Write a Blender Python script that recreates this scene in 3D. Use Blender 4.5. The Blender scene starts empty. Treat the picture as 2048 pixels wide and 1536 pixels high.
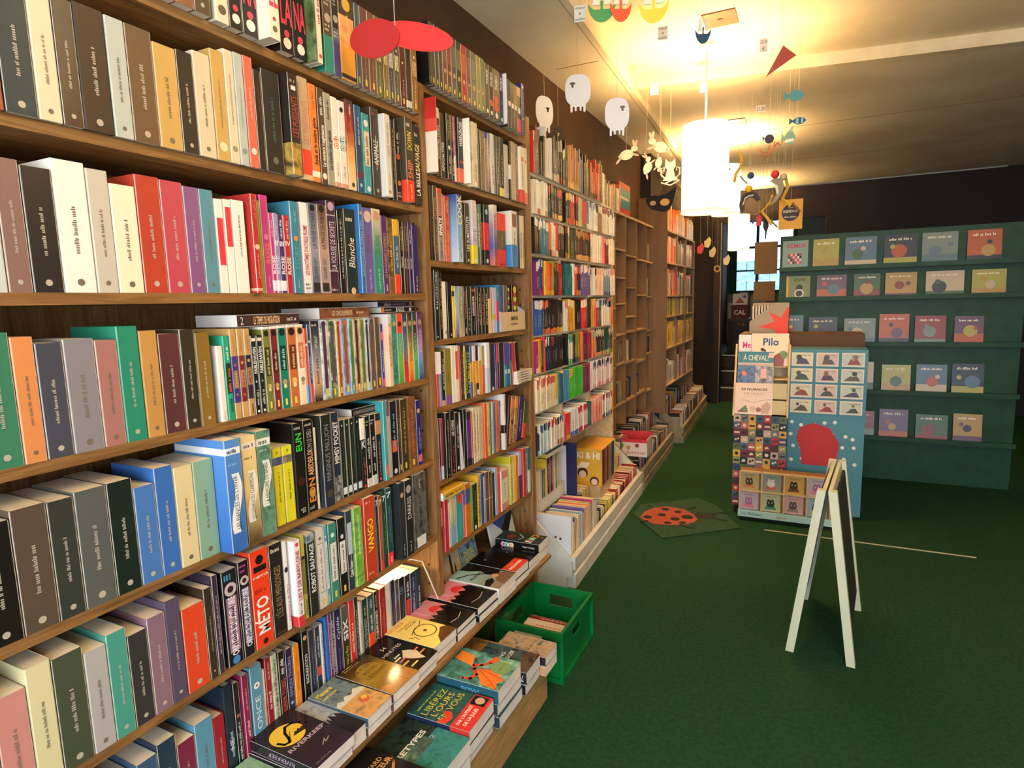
import bpy, math, random
from mathutils import Matrix, Vector
# ------------------------------------------------------------------ camera, world, lights, exposure
S = bpy.context.scene
COL = S.collection
cam = bpy.data.cameras.new('camera'); cam.sensor_width = 36.0; cam.sensor_fit = 'HORIZONTAL'
cam.lens = 1210.0 / 2048.0 * 36.0; cam.clip_start = 0.05
camo = bpy.data.objects.new('camera', cam); COL.objects.link(camo)
CR = ((0.8986215, 0.0368646, -0.4371733), (0.4380273, -0.1315552, 0.8892836), (-0.0247293, -0.9906232, -0.134366))
camo.matrix_world = Matrix(((CR[0][0], -CR[0][1], -CR[0][2], 0), (CR[1][0], -CR[1][1], -CR[1][2], 0),
                            (CR[2][0], -CR[2][1], -CR[2][2], 1.5), (0, 0, 0, 1)))
S.camera = camo
w = bpy.data.worlds.new('daylight'); S.world = w; w.use_nodes = True
w.node_tree.nodes['Background'].inputs[0].default_value = (0.62, 0.80, 1.0, 1)
w.node_tree.nodes['Background'].inputs[1].default_value = 2.2
S.view_settings.view_transform = 'Standard'; S.view_settings.look = 'None'
S.view_settings.exposure = 0.75; S.view_settings.gamma = 1.0; S.view_settings.use_curve_mapping = False
def area_light(name, loc, rot, sx, sy, power, color):
    l = bpy.data.lights.new(name, 'AREA'); l.shape = 'RECTANGLE'; l.size = sx; l.size_y = sy
    l.energy = power; l.color = color
    o = bpy.data.objects.new(name, l); COL.objects.link(o); o.location = loc; o.rotation_euler = rot
    return o
# daylight entering through the shop window behind the camera
area_light('shop_window_daylight', (0.6, -1.75, 1.55), (math.radians(90), 0, 0), 3.0, 2.0, 85, (0.90, 0.94, 1.0))
LAMP_E = 1.9; LAMP_P = 56.0; LAMP_C = (1.0, 0.70, 0.36)
rng = random.Random(11)
# ------------------------------------------------------------------ helpers: materials
def lin(hx):
    c = [int(hx[i:i+2], 16) / 255 for i in (0, 2, 4)]
    return tuple(x / 12.92 if x <= .04045 else ((x + .055) / 1.055) ** 2.4 for x in c) + (1,)
_M = {}
def M(spec, rough=.42):
    key = (spec, rough)
    if key in _M: return _M[key]
    m = bpy.data.materials.new('print_' + spec.replace('>', '_').replace('~', '_')[:40]); m.use_nodes = True
    nt = m.node_tree; b = nt.nodes['Principled BSDF']; b.inputs['Roughness'].default_value = rough
    b.inputs['Specular IOR Level'].default_value = .4
    if '>' in spec:
        cs = [c.split('~')[0] for c in spec.split('>')]
        uv = nt.nodes.new('ShaderNodeTexCoord'); sp = nt.nodes.new('ShaderNodeSeparateXYZ'); r = nt.nodes.new('ShaderNodeValToRGB')
        n = nt.nodes.new('ShaderNodeTexNoise'); n.inputs['Scale'].default_value = 7; n.inputs['Detail'].default_value = 4
        ma = nt.nodes.new('ShaderNodeMath'); ma.operation = 'MULTIPLY_ADD'; ma.inputs[1].default_value = .22
        su = nt.nodes.new('ShaderNodeMath'); su.operation = 'SUBTRACT'; su.inputs[1].default_value = .11
        nt.links.new(uv.outputs['UV'], sp.inputs[0]); nt.links.new(uv.outputs['UV'], n.inputs['Vector'])
        nt.links.new(n.outputs['Fac'], ma.inputs[0]); nt.links.new(sp.outputs[1], ma.inputs[2])
        nt.links.new(ma.outputs[0], su.inputs[0]); nt.links.new(su.outputs[0], r.inputs[0])
        e = r.color_ramp.elements
        while len(e) < len(cs): e.new(.5)
        for i, c in enumerate(cs): e[i].position = i / (len(cs) - 1); e[i].color = lin(c)
        nt.links.new(r.outputs[0], b.inputs['Base Color'])
    elif '~' in spec:
        cs = spec.split('~')
        uv = nt.nodes.new('ShaderNodeTexCoord'); n = nt.nodes.new('ShaderNodeTexNoise'); r = nt.nodes.new('ShaderNodeValToRGB')
        n.inputs['Scale'].default_value = 5.5; n.inputs['Detail'].default_value = 4; n.inputs['Distortion'].default_value = .5
        nt.links.new(uv.outputs['UV'], n.inputs['Vector']); nt.links.new(n.outputs['Fac'], r.inputs[0])
        e = r.color_ramp.elements
        while len(e) < len(cs): e.new(.5)
        for i, c in enumerate(cs): e[i].position = .3 + .4 * i / (len(cs) - 1); e[i].color = lin(c)
        nt.links.new(r.outputs[0], b.inputs['Base Color'])
    else:
        b.inputs['Base Color'].default_value = lin(spec)
    _M[key] = m
    return m
def surf(name, c1, c2, scale=(1, 1, 1), nscale=6., rough=.6, detail=6, bump=0., dist=0., spec=.35, p0=.3, p1=.7):
    """two-tone noise surface in object space (wood, paint, carpet, plaster)"""
    m = bpy.data.materials.new(name); m.use_nodes = True; nt = m.node_tree; b = nt.nodes['Principled BSDF']
    b.inputs['Roughness'].default_value = rough; b.inputs['Specular IOR Level'].default_value = spec
    t = nt.nodes.new('ShaderNodeTexCoord'); mp = nt.nodes.new('ShaderNodeMapping'); mp.inputs['Scale'].default_value = scale
    n = nt.nodes.new('ShaderNodeTexNoise'); n.inputs['Scale'].default_value = nscale; n.inputs['Detail'].default_value = detail
    n.inputs['Distortion'].default_value = dist
    r = nt.nodes.new('ShaderNodeValToRGB'); e = r.color_ramp.elements
    e[0].position = p0; e[1].position = p1; e[0].color = lin(c1); e[1].color = lin(c2)
    nt.links.new(t.outputs['Object'], mp.inputs[0]); nt.links.new(mp.outputs[0], n.inputs['Vector'])
    nt.links.new(n.outputs['Fac'], r.inputs[0]); nt.links.new(r.outputs[0], b.inputs['Base Color'])
    if bump:
        bp = nt.nodes.new('ShaderNodeBump'); bp.inputs['Strength'].default_value = bump; bp.inputs['Distance'].default_value = .003
        nt.links.new(n.outputs['Fac'], bp.inputs['Height']); nt.links.new(bp.outputs[0], b.inputs['Normal'])
    return m
def emit(name, col, strength):
    m = bpy.data.materials.new(name); m.use_nodes = True; nt = m.node_tree
    b = nt.nodes['Principled BSDF']; b.inputs['Base Color'].default_value = col + (1,)
    b.inputs['Emission Color'].default_value = col + (1,); b.inputs['Emission Strength'].default_value = strength
    return m
PAPER = surf('page_edges', 'd8cab0', 'efe5d0', (3, 3, 260), 4, .85)
PAPER2 = surf('page_edges_white', 'd9d4cc', 'f2eee6', (3, 3, 260), 4, .85)
WOOD_Y = surf('pine_along_shelf', '6e4a26', '9e7442', (14, 1.2, 14), 5, .5, 8, .15, 1.2)
WOOD_Z = surf('pine_upright', '704c2a', '9e7446', (14, 14, 1.2), 5, .5, 8, .15, 1.2)
WOOD_L = surf('light_pine', 'a87c48', 'd0a468', (12, 12, 1.5), 5, .5, 8, .1, 1.)
PLY = surf('plywood_face', '9a7648', 'c29c66', (2, 1.2, 10), 5, .6, 8, .1, 1.6)
BEECH = surf('brown_laminate', '7a5a38', '8c6a44', (3, 3, .6), 4, .45, 5)
BEECH_E = surf('laminate_edge', 'a88a60', 'c0a278', (3, 3, 3), 4, .5, 4)
WALLM = surf('dark_brown_paint', '3a2414', '48301c', (1, 1, 1), 3, .75, 6, .05)
DARKW = surf('near_black_brown_paint', '1a100b', '22160f', (1, 1, 1), 3, .6, 6)
CEILM = surf('cream_ceiling_paint', 'd8c6a0', 'eaddbe', (1, 1, 1), 2.2, .8, 8, .1)
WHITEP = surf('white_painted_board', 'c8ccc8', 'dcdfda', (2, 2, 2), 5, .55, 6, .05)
WHITE_SHADED = surf('white_board_painted_shade', '8a7e66', 'a29678', (2, 2, 2), 5, .6, 6, .05)  # white board with the far trays' shade put into its colour
CARPET = surf('green_carpet', '1b3826', '24462e', (1, 1, 1), 60, .95, 4, .3, 0, .05)
GREENP = surf('green_plastic', '04602a', '0a7436', (1, 1, 1), 4, .32, 3)
GREENPAINT = surf('green_painted_wood', '103822', '164a2e', (2, 2, 2), 5, .5, 5)
METAL = surf('grey_metal', '8a8c8e', 'a4a6a8', (2, 2, 2), 8, .35, 3)
METAL.node_tree.nodes['Principled BSDF'].inputs['Metallic'].default_value = .8
# ------------------------------------------------------------------ helpers: meshes
class MB:
    def __init__(s): s.v = []; s.f = []; s.m = []; s.u = []
    def poly(s, pts, mat, uv=None):
        i = len(s.v); s.v += [tuple(p) for p in pts]; s.f.append(tuple(range(i, i + len(pts)))); s.m.append(mat)
        s.u.append(uv if uv else [(0, 0)] * len(pts))
    def box(s, x0, x1, y0, y1, z0, z1, mat):
        i = len(s.v)
        s.v += [(x0, y0, z0), (x1, y0, z0), (x1, y1, z0), (x0, y1, z0), (x0, y0, z1), (x1, y0, z1), (x1, y1, z1), (x0, y1, z1)]
        for q in ((0, 3, 2, 1), (4, 5, 6, 7), (0, 1, 5, 4), (1, 2, 6, 5), (2, 3, 7, 6), (3, 0, 4, 7)):
            s.f.append(tuple(i + k for k in q)); s.m.append(mat)
            s.u.append([(s.v[i + k][1 if abs(x1 - x0) < abs(y1 - y0) else 0], s.v[i + k][2]) for k in q])
    def prism(s, pts, a, b, axis, mat, mat_side=None):
        """2-D outline extruded from a to b along an axis ('x','y','z')"""
        def P(p, t): return (t, p[0], p[1]) if axis == 'x' else ((p[0], t, p[1]) if axis == 'y' else (p[0], p[1], t))
        ms = mat_side or mat; n = len(pts); i = len(s.v)
        s.v += [P(p, a) for p in pts] + [P(p, b) for p in pts]
        s.f.append(tuple(i + k for k in range(n))[::-1]); s.m.append(mat); s.u.append([(pts[k][0], pts[k][1]) for k in range(n)][::-1])
        s.f.append(tuple(i + n + k for k in range(n))); s.m.append(mat); s.u.append([(pts[k][0], pts[k][1]) for k in range(n)])
        for k in range(n):
            k2 = (k + 1) % n; s.f.append((i + k, i + k2, i + n + k2, i + n + k)); s.m.append(ms); s.u.append([(0, 0)] * 4)
    def tube(s, pts, r, mat, n=6):
        pts = [Vector(p) for p in pts]; rings = []
        for k, p in enumerate(pts):
            d = (pts[min(k + 1, len(pts) - 1)] - pts[max(k - 1, 0)]).normalized()
            a = d.cross(Vector((0, 0, 1)) if abs(d.z) < .9 else Vector((1, 0, 0))).normalized(); b = d.cross(a)
            i = len(s.v); rings.append(i)
            s.v += [tuple(p + r * (a * math.cos(2 * math.pi * j / n) + b * math.sin(2 * math.pi * j / n))) for j in range(n)]
        for A, B in zip(rings, rings[1:]):
            for j in range(n):
                j2 = (j + 1) % n; s.f.append((A + j, A + j2, B + j2, B + j)); s.m.append(mat); s.u.append([(0, 0)] * 4)
        s.f.append(tuple(rings[0] + j for j in range(n))[::-1]); s.m.append(mat); s.u.append([(0, 0)] * n)
        s.f.append(tuple(rings[-1] + j for j in range(n))); s.m.append(mat); s.u.append([(0, 0)] * n)
    def lathe(s, prof, mat, n=32, c=(0, 0, 0)):
        """profile of (r, z), turned about the vertical through c"""
        i = len(s.v)
        for r, z in prof: s.v += [(c[0] + r * math.cos(2 * math.pi * j / n), c[1] + r * math.sin(2 * math.pi * j / n), c[2] + z) for j in range(n)]
        for k in range(len(prof) - 1):
            for j in range(n):
                j2 = (j + 1) % n
                s.f.append((i + k * n + j, i + k * n + j2, i + (k + 1) * n + j2, i + (k + 1) * n + j)); s.m.append(mat)
                s.u.append([(j / n, prof[k][1]), (j2 / n, prof[k][1]), (j2 / n, prof[k + 1][1]), (j / n, prof[k + 1][1])])
    def add(s, o, mat4):
        i = len(s.v); s.v += [tuple(mat4 @ Vector(p)) for p in o.v]
        s.f += [tuple(i + k for k in q) for q in o.f]; s.m += o.m; s.u += o.u
    def build(s, name, parent=None, smooth=False):
        me = bpy.data.meshes.new(name); me.from_pydata(s.v, [], s.f)
        sl = {}; idx = []
        for m in s.m:
            if m.name not in sl: sl[m.name] = len(sl); me.materials.append(m)
            idx.append(sl[m.name])
        me.polygons.foreach_set('material_index', idx)
        ul = me.uv_layers.new(name='UVMap'); flat = [c for q in s.u for p in q for c in p]
        ul.data.foreach_set('uv', flat)
        if smooth: me.polygons.foreach_set('use_smooth', [True] * len(s.f))
        me.update()
        o = bpy.data.objects.new(name, me); COL.objects.link(o)
        if parent: o.parent = parent
        return o
def tag(o, label, cat, group=None):
    o['label'] = label; o['category'] = cat
    if group: o['group'] = group
    return o
def empty(name, loc, label, cat, group=None, rz=0.):
    o = bpy.data.objects.new(name, None); COL.objects.link(o); o.location = loc; o.rotation_euler = (0, 0, rz)
    o.empty_display_size = .05
    return tag(o, label, cat, group)
def struct(name, mb, parent=None):
    o = mb.build(name, parent)
    if not parent: o['kind'] = 'structure'
    return o
def bx(x0, x1, y0, y1, z0, z1, mat):
    b = MB(); b.box(x0, x1, y0, y1, z0, z1, mat); return b
def circ(cx, cy, r, n=20, ry=None): return [(cx + r * math.cos(2 * math.pi * k / n), cy + (ry or r) * math.sin(2 * math.pi * k / n)) for k in range(n)]
# ------------------------------------------------------------------ helpers: lettering from the built-in font
GL = {}; ADV = {}
def make_glyphs(chars):
    tmp = []
    for bold in (0, 1):
        for ch in chars:
            for body in ((ch,) if ch != ' ' else ()) + ('H' + ch + 'H',):
                c = bpy.data.curves.new('g', 'FONT'); c.body = body; c.size = 1; c.resolution_u = 2; c.offset = .022 * bold
                o = bpy.data.objects.new('g', c); COL.objects.link(o); tmp.append((bold, ch, body, o))
    c = bpy.data.curves.new('g', 'FONT'); c.body = 'HH'; c.size = 1; o = bpy.data.objects.new('g', c); COL.objects.link(o); hh = o
    bpy.context.view_layer.update(); dg = bpy.context.evaluated_depsgraph_get()
    def getm(o):
        e = o.evaluated_get(dg); me = e.to_mesh(); r = ([(v.co.x, v.co.y) for v in me.vertices], [tuple(p.vertices) for p in me.polygons]); e.to_mesh_clear(); return r
    HHX = max(x for x, y in getm(hh)[0])
    cap = max(y for x, y in getm(hh)[0])
    for bold, ch, body, o in tmp:
        v, f = getm(o)
        if len(body) == 1: GL[(bold, ch)] = ([(x / cap, y / cap) for x, y in v], f)
        else: ADV[(bold, ch)] = (max(x for x, y in v) - HHX - .022 * bold) / cap
    for _, _, _, o in tmp + [(0, 0, 0, hh)]:
        c = o.data; bpy.data.objects.remove(o); bpy.data.curves.remove(c)
def text2d(txt, bold=0, ital=0):
    """faces of a line of text with capital height 1, and its width"""
    out = []; x = 0
    for ch in txt:
        if ch != ' ' and (bold, ch) in GL:
            v, f = GL[(bold, ch)]
            out.append(([(x + a + ital * .25 * b, b) for a, b in v], f))
        x += ADV.get((bold, ch), .5)
    return out, max(x, .1)
def put_text(mb, txt, fn, s0, s1, cap, mat, bold=0, ital=0, keep=False):
    """line of text fitted to s0..s1 along the reading direction; fn(s,q) -> 3-D point, q up from the mid line"""
    g, wd = text2d(txt, bold, ital); k = (s1 - s0) / wd
    if keep and k > cap: k = cap
    mid = (s0 + s1) / 2 - wd * k / 2
    for v, f in g:
        i = len(mb.v); mb.v += [fn(mid + a * k, (b - .5) * cap) for a, b in v]
        for q in f: mb.f.append(tuple(i + j for j in q)); mb.m.append(mat); mb.u.append([(0, 0)] * len(q))
def put_fake(mb, fn, s0, s1, cap, mat, r):
    """a line of print too small to read: a run of letter-sized dashes"""
    s = s0; wleft = r.randint(3, 8)
    while s < s1:
        lw = cap * r.uniform(.35, .62)
        if s + lw > s1: break
        hgt = cap * r.choice((.7, .72, 1.0)); a = -.5 * cap
        mb.poly([fn(s, a), fn(s + lw * .62, a), fn(s + lw * .62, a + hgt), fn(s, a + hgt)], mat)
        s += lw; wleft -= 1
        if wleft == 0: s += cap * .5; wleft = r.randint(2, 8)
make_glyphs("ABCDEFGHIJKLMNOPQRSTUVWXYZabcdefghijklmnopqrstuvwxyz0123456789 '!&.,-ÉÈÊÀÂÎÔÛÇéèêàâîôûçŒœ€")
# ------------------------------------------------------------------ books
CNAMES = [('black', '1c1a1a'), ('charcoal', '3a3838'), ('dark brown', '3c2a1c'), ('brown', '6a4a32'), ('tan', 'c09a64'), ('cream', 'ecdfc4'),
          ('white', 'f2efe8'), ('pale grey', 'c8c8c4'), ('grey', '8a8a88'), ('dark red', '7a2028'), ('red', 'd0342c'), ('orange', 'e8782c'),
          ('amber', 'e0a030'), ('yellow', 'e8d030'), ('olive', '7a7a38'), ('lime green', '9ac038'), ('green', '3a9a48'), ('dark green', '1e3a28'),
          ('teal', '2a8a84'), ('pale blue', 'a8c8dc'), ('sky blue', '5a98c0'), ('blue', '2c60a8'), ('navy', '22284c'), ('purple', '5a3078'),
          ('lavender', '9a90c0'), ('magenta', 'c03a80'), ('pink', 'e0a0a8'), ('salmon', 'dc6e54'), ('slate', '4a5a64'), ('maroon', '5a1c2a'), ('ochre', 'b08a40')]
def cname(spec):
    hx = spec.split('>')[0].split('~')[0]; c = [int(hx[i:i+2], 16) for i in (0, 2, 4)]
    return min(CNAMES, key=lambda n: sum((int(n[1][2*i:2*i+2], 16) - c[i]) ** 2 for i in range(3)))[0]
def ordinal(n): return '%d%s' % (n, 'th' if 10 <= n % 100 <= 20 else {1: 'st', 2: 'nd', 3: 'rd'}.get(n % 10, 'th'))
def book_parts(t, h, d, spec, extras='', seed=0, hard=False, rough=.4, cover=None, paper=None):
    """meshes of one book in its own frame: spine in the plane x=0 facing +x, thickness along y, height along z, front cover on +y"""
    r = random.Random(seed); P = []
    c = .0022 if hard else .0005; rd = min(.0022, t * .22); e = .004 if hard else .0
    o = [(-d, -t/2), (-rd, -t/2), (0, -t/2 + rd), (0, t/2 - rd), (-rd, t/2), (-d, t/2)]
    q = [(-d, -t/2 + c), (-rd - c, -t/2 + c), (-c * 1.4, -t/2 + rd + c * .4), (-c * 1.4, t/2 - rd - c * .4), (-rd - c, t/2 - c), (-d, t/2 - c)]
    cv = MB(); m = M(spec, rough); us = [0, d - rd, d, d + t - rd, d + t, 2 * d + t]; su = r.uniform(0, 50)
    for k in range(5):
        a, b = o[k], o[k + 1]; ua, ub = su + us[k] / h, su + us[k + 1] / h
        cv.poly([a + (0,), b + (0,), b + (h,), a + (h,)], m, [(ua, 0), (ub, 0), (ub, 1), (ua, 1)])
        a2, b2 = q[k], q[k + 1]
        cv.poly([b2 + (0,), a2 + (0,), a2 + (h,), b2 + (h,)], m, [(ua, 0)] * 4)
        cv.poly([a + (h,), b + (h,), b2 + (h,), a2 + (h,)], m, [(ua, 1)] * 4)
        cv.poly([b + (0,), a + (0,), a2 + (0,), b2 + (0,)], m, [(ua, 0)] * 4)
    for k in (0, 5):
        cv.poly([o[k] + (0,), o[k] + (h,), q[k] + (h,), q[k] + (0,)], m, [(su, 0)] * 4)
    P.append(('cover', cv))
    pg = MB(); ze = .003 if hard else .0007
    pg.box(-d + (.004 if hard else .0012), -c * 1.6, -t/2 + c * 1.05, t/2 - c * 1.05, ze, h - ze, paper or PAPER)
    P.append(('pages', pg))
    le = MB(); ep = .0003; NM = {'B': 'printed_band', 'P': 'spine_label', 'O': 'spine_emblem', 'V': 'printed_ribbon', 'S': 'printed_stripes', 'Y': 'publisher_mark'}
    for ex in [x for x in extras.split(';') if x]:
        a = ex.split(':'); ep += .00006; k = a[0]; X = ep; T2 = t / 2; de = MB()
        if k in NM: P.append((NM[k], de))
        if k == 'Y': a = ['P', '.04', '.12', 'ecd03a', '.26']; k = 'P'
        if k == 'B':
            z0, z1 = float(a[1]) * h, float(a[2]) * h; mm = M(a[3], rough); E = min(ep, .0004)
            pr = [(-d * .98, -T2 - E), (-rd, -T2 - E), (X, -T2 + rd), (X, T2 - rd), (-rd, T2 + E), (-d * .98, T2 + E)]
            for j in range(5):
                A, B = pr[j], pr[j + 1]
                de.poly([A + (z0,), B + (z0,), B + (z1,), A + (z1,)], mm, [(su + us[j] / h, z0 / h), (su + us[j+1] / h, z0 / h), (su + us[j+1] / h, z1 / h), (su + us[j] / h, z1 / h)])
        elif k == 'P':
            z0, z1 = float(a[1]) * h, float(a[2]) * h; wd = (float(a[4]) if len(a) > 4 else .7) * T2
            de.poly([(X, -wd, z0), (X, wd, z0), (X, wd, z1), (X, -wd, z1)], M(a[3], .45))
        elif k == 'O':
            rr = float(a[2]) * t; z = float(a[1]) * h
            de.poly([(X, p[0], p[1]) for p in circ(0, z, min(rr, T2 * .92), 12, rr)], M(a[3], .45))
        elif k == 'V':   # waving ribbon down the spine
            z0, z1 = float(a[1]) * h, float(a[2]) * h; L = []; R = []
            for j in range(11):
                f = j / 10; yy = T2 * .35 * math.sin(f * 5.4 - 2.4); wv = T2 * .46
                L.append((X, yy - wv, z0 + (z1 - z0) * f)); R.append((X, yy + wv, z0 + (z1 - z0) * f))
            for j in range(10): de.poly([L[j], R[j], R[j+1], L[j+1]], M(a[3], .45))
        elif k == 'S':
            z0, z1 = float(a[1]) * h, float(a[2]) * h; n = 4
            for j in range(n):
                zz = z0 + (z1 - z0) * j / n; dz = (z1 - z0) / n * .5
                de.poly([(X, -T2 * .9, zz), (X, T2 * .9, zz), (X, T2 * .9, zz + dz), (X, -T2 * .9, zz + dz)], M(a[3], .45))
        elif k in 'TF':
            if k == 'T': tx, z0, z1, cl, cp = a[1], float(a[2]) * h, float(a[3]) * h, a[4], float(a[5]) * t; fl = a[6] if len(a) > 6 else ''
            else: z0, z1, cl, cp = float(a[1]) * h, float(a[2]) * h, a[3], float(a[4]) * t; fl = a[5] if len(a) > 5 else ''
            X += .0003; mm = M(cl, .5)
            if 'h' in fl:
                zc = (z0 + z1) / 2
                if k == 'T':
                    put_text(le, tx, lambda s, q_: (X, s, zc + q_), -T2 * .84, T2 * .84, min(z1 - z0, 1.6 * t) if len(tx) < 3 else min(z1 - z0, cp * 2), mm, 1)
                else:
                    nl = max(1, int((z1 - z0) / (t * .3)))
                    for j in range(nl):
                        zj = z0 + (j + .5) * (z1 - z0) / nl
                        put_fake(le, lambda s, q_: (X, s, zj + q_), -T2 * .75, T2 * r.uniform(.3, .78), (z1 - z0) / nl * .6, mm, r)
            else:
                fn = lambda s, q_: (X, -q_, s)
                if k == 'T': put_text(le, tx, fn, z0, z1, cp, mm, 'b' in fl, 'i' in fl)
                else: put_fake(le, fn, z0, z1, min(cp, .010), mm, r)
    if cover:
        Yc = t / 2 + .0004; CN = {'rect': 'printed_panel', 'disc': 'printed_disc', 'ring': 'printed_ring', 'poly': 'printed_shape', 'line': 'printed_line'}
        for ci, op in enumerate(cover):
            Y = Yc + ci * .00006; k = op[0]; de = MB()
            if k in CN: P.append((CN[k], de))
            if k == 'rect': de.poly([(-op[1] * d, Y, op[3] * h), (-op[2] * d, Y, op[3] * h), (-op[2] * d, Y, op[4] * h), (-op[1] * d, Y, op[4] * h)][::-1], M(op[5], rough), [(su + op[1] * d / h, op[3]), (su + op[2] * d / h, op[3]), (su + op[2] * d / h, op[4]), (su + op[1] * d / h, op[4])][::-1])
            elif k == 'disc': de.poly([(-p[0], Y, p[1]) for p in circ(op[1] * d, op[2] * h, op[3] * d, 24)][::-1], M(op[4], rough))
            elif k == 'ring':
                n = 24
                for j in range(n):
                    A, B = 2 * math.pi * j / n, 2 * math.pi * (j + 1) / n; ri, ro = op[3] * d * .9, op[3] * d
                    pt = lambda rr, an: (-(op[1] * d + rr * math.cos(an)), Y, op[2] * h + rr * math.sin(an))
                    de.poly([pt(ri, A), pt(ri, B), pt(ro, B), pt(ro, A)], M(op[4], rough))
            elif k == 'poly': de.poly([(-p[0] * d, Y, p[1] * h) for p in op[1]][::-1], M(op[2], rough))
            elif k == 'line':
                pts = op[1]; wv = op[3] * d
                for p, q2 in zip(pts, pts[1:]):
                    v = Vector(((q2[0] - p[0]) * d, (q2[1] - p[1]) * h)); n_ = Vector((-v.y, v.x)).normalized() * wv / 2
                    A = Vector((p[0] * d, p[1] * h)); B = Vector((q2[0] * d, q2[1] * h))
                    for J in (A, B): de.poly([(-c_[0], Y, c_[1]) for c_ in circ(J.x, J.y, wv / 2, 10)][::-1], M(op[2], rough))
                    de.poly([(-(A - n_).x, Y, (A - n_).y), (-(B - n_).x, Y, (B - n_).y), (-(B + n_).x, Y, (B + n_).y), (-(A + n_).x, Y, (A + n_).y)][::-1], M(op[2], rough))
            elif k == 'text': put_text(le, op[1], lambda s, q_: (-s, Y, op[4] * h + q_), op[2] * d, op[3] * d, op[5] * h, M(op[6], .5), op[7] if len(op) > 7 else 0, op[8] if len(op) > 8 else 0)
            elif k == 'vtext': put_text(le, op[1], lambda s, q_: (-(op[4] * d - q_), Y, s), op[2] * h, op[3] * h, op[5] * d, M(op[6], .5), op[7] if len(op) > 7 else 0)
            elif k == 'fake': put_fake(le, lambda s, q_: (-s, Y, op[3] * h + q_), op[1] * d, op[2] * d, op[4] * h, M(op[5], .5), r)
    if le.f: P.append(('lettering', le))
    return [q_ for q_ in P if q_[1].f]
BOOKS = []           # (importance, matrix, parts, name, label, category, group)
CAMP = Vector((0, 0, 1.5))
def queue_book(mat4, parts, area, label, name='book', cat='book', group='books'):
    d2 = (mat4.translation - CAMP).length_squared
    BOOKS.append((area / d2, mat4, parts, name, label, cat, group))
FLAT = Matrix(((0, 0, -1, 0), (-1, 0, 0, 0), (0, 1, 0, 0), (0, 0, 0, 1)))     # lying, cover up, spine towards -y, head towards the wall
FACE = Matrix(((0, 1, 0, 0), (-1, 0, 0, 0), (0, 0, 1, 0), (0, 0, 0, 1)))      # cover towards +x
FACEY = Matrix(((-1, 0, 0, 0), (0, -1, 0, 0), (0, 0, 1, 0), (0, 0, 0, 1)))    # cover towards -y
SPUP = Matrix(((0, 0, -1, 0), (0, 1, 0, 0), (1, 0, 0, 0), (0, 0, 0, 1)))      # spine up, head towards the wall
def T(x, y, z): return Matrix.Translation((x, y, z))
def RZ(a): return Matrix.Rotation(math.radians(a), 4, 'Z')
def RX(a): return Matrix.Rotation(math.radians(a), 4, 'X')
def RY(a): return Matrix.Rotation(math.radians(a), 4, 'Y')
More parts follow.
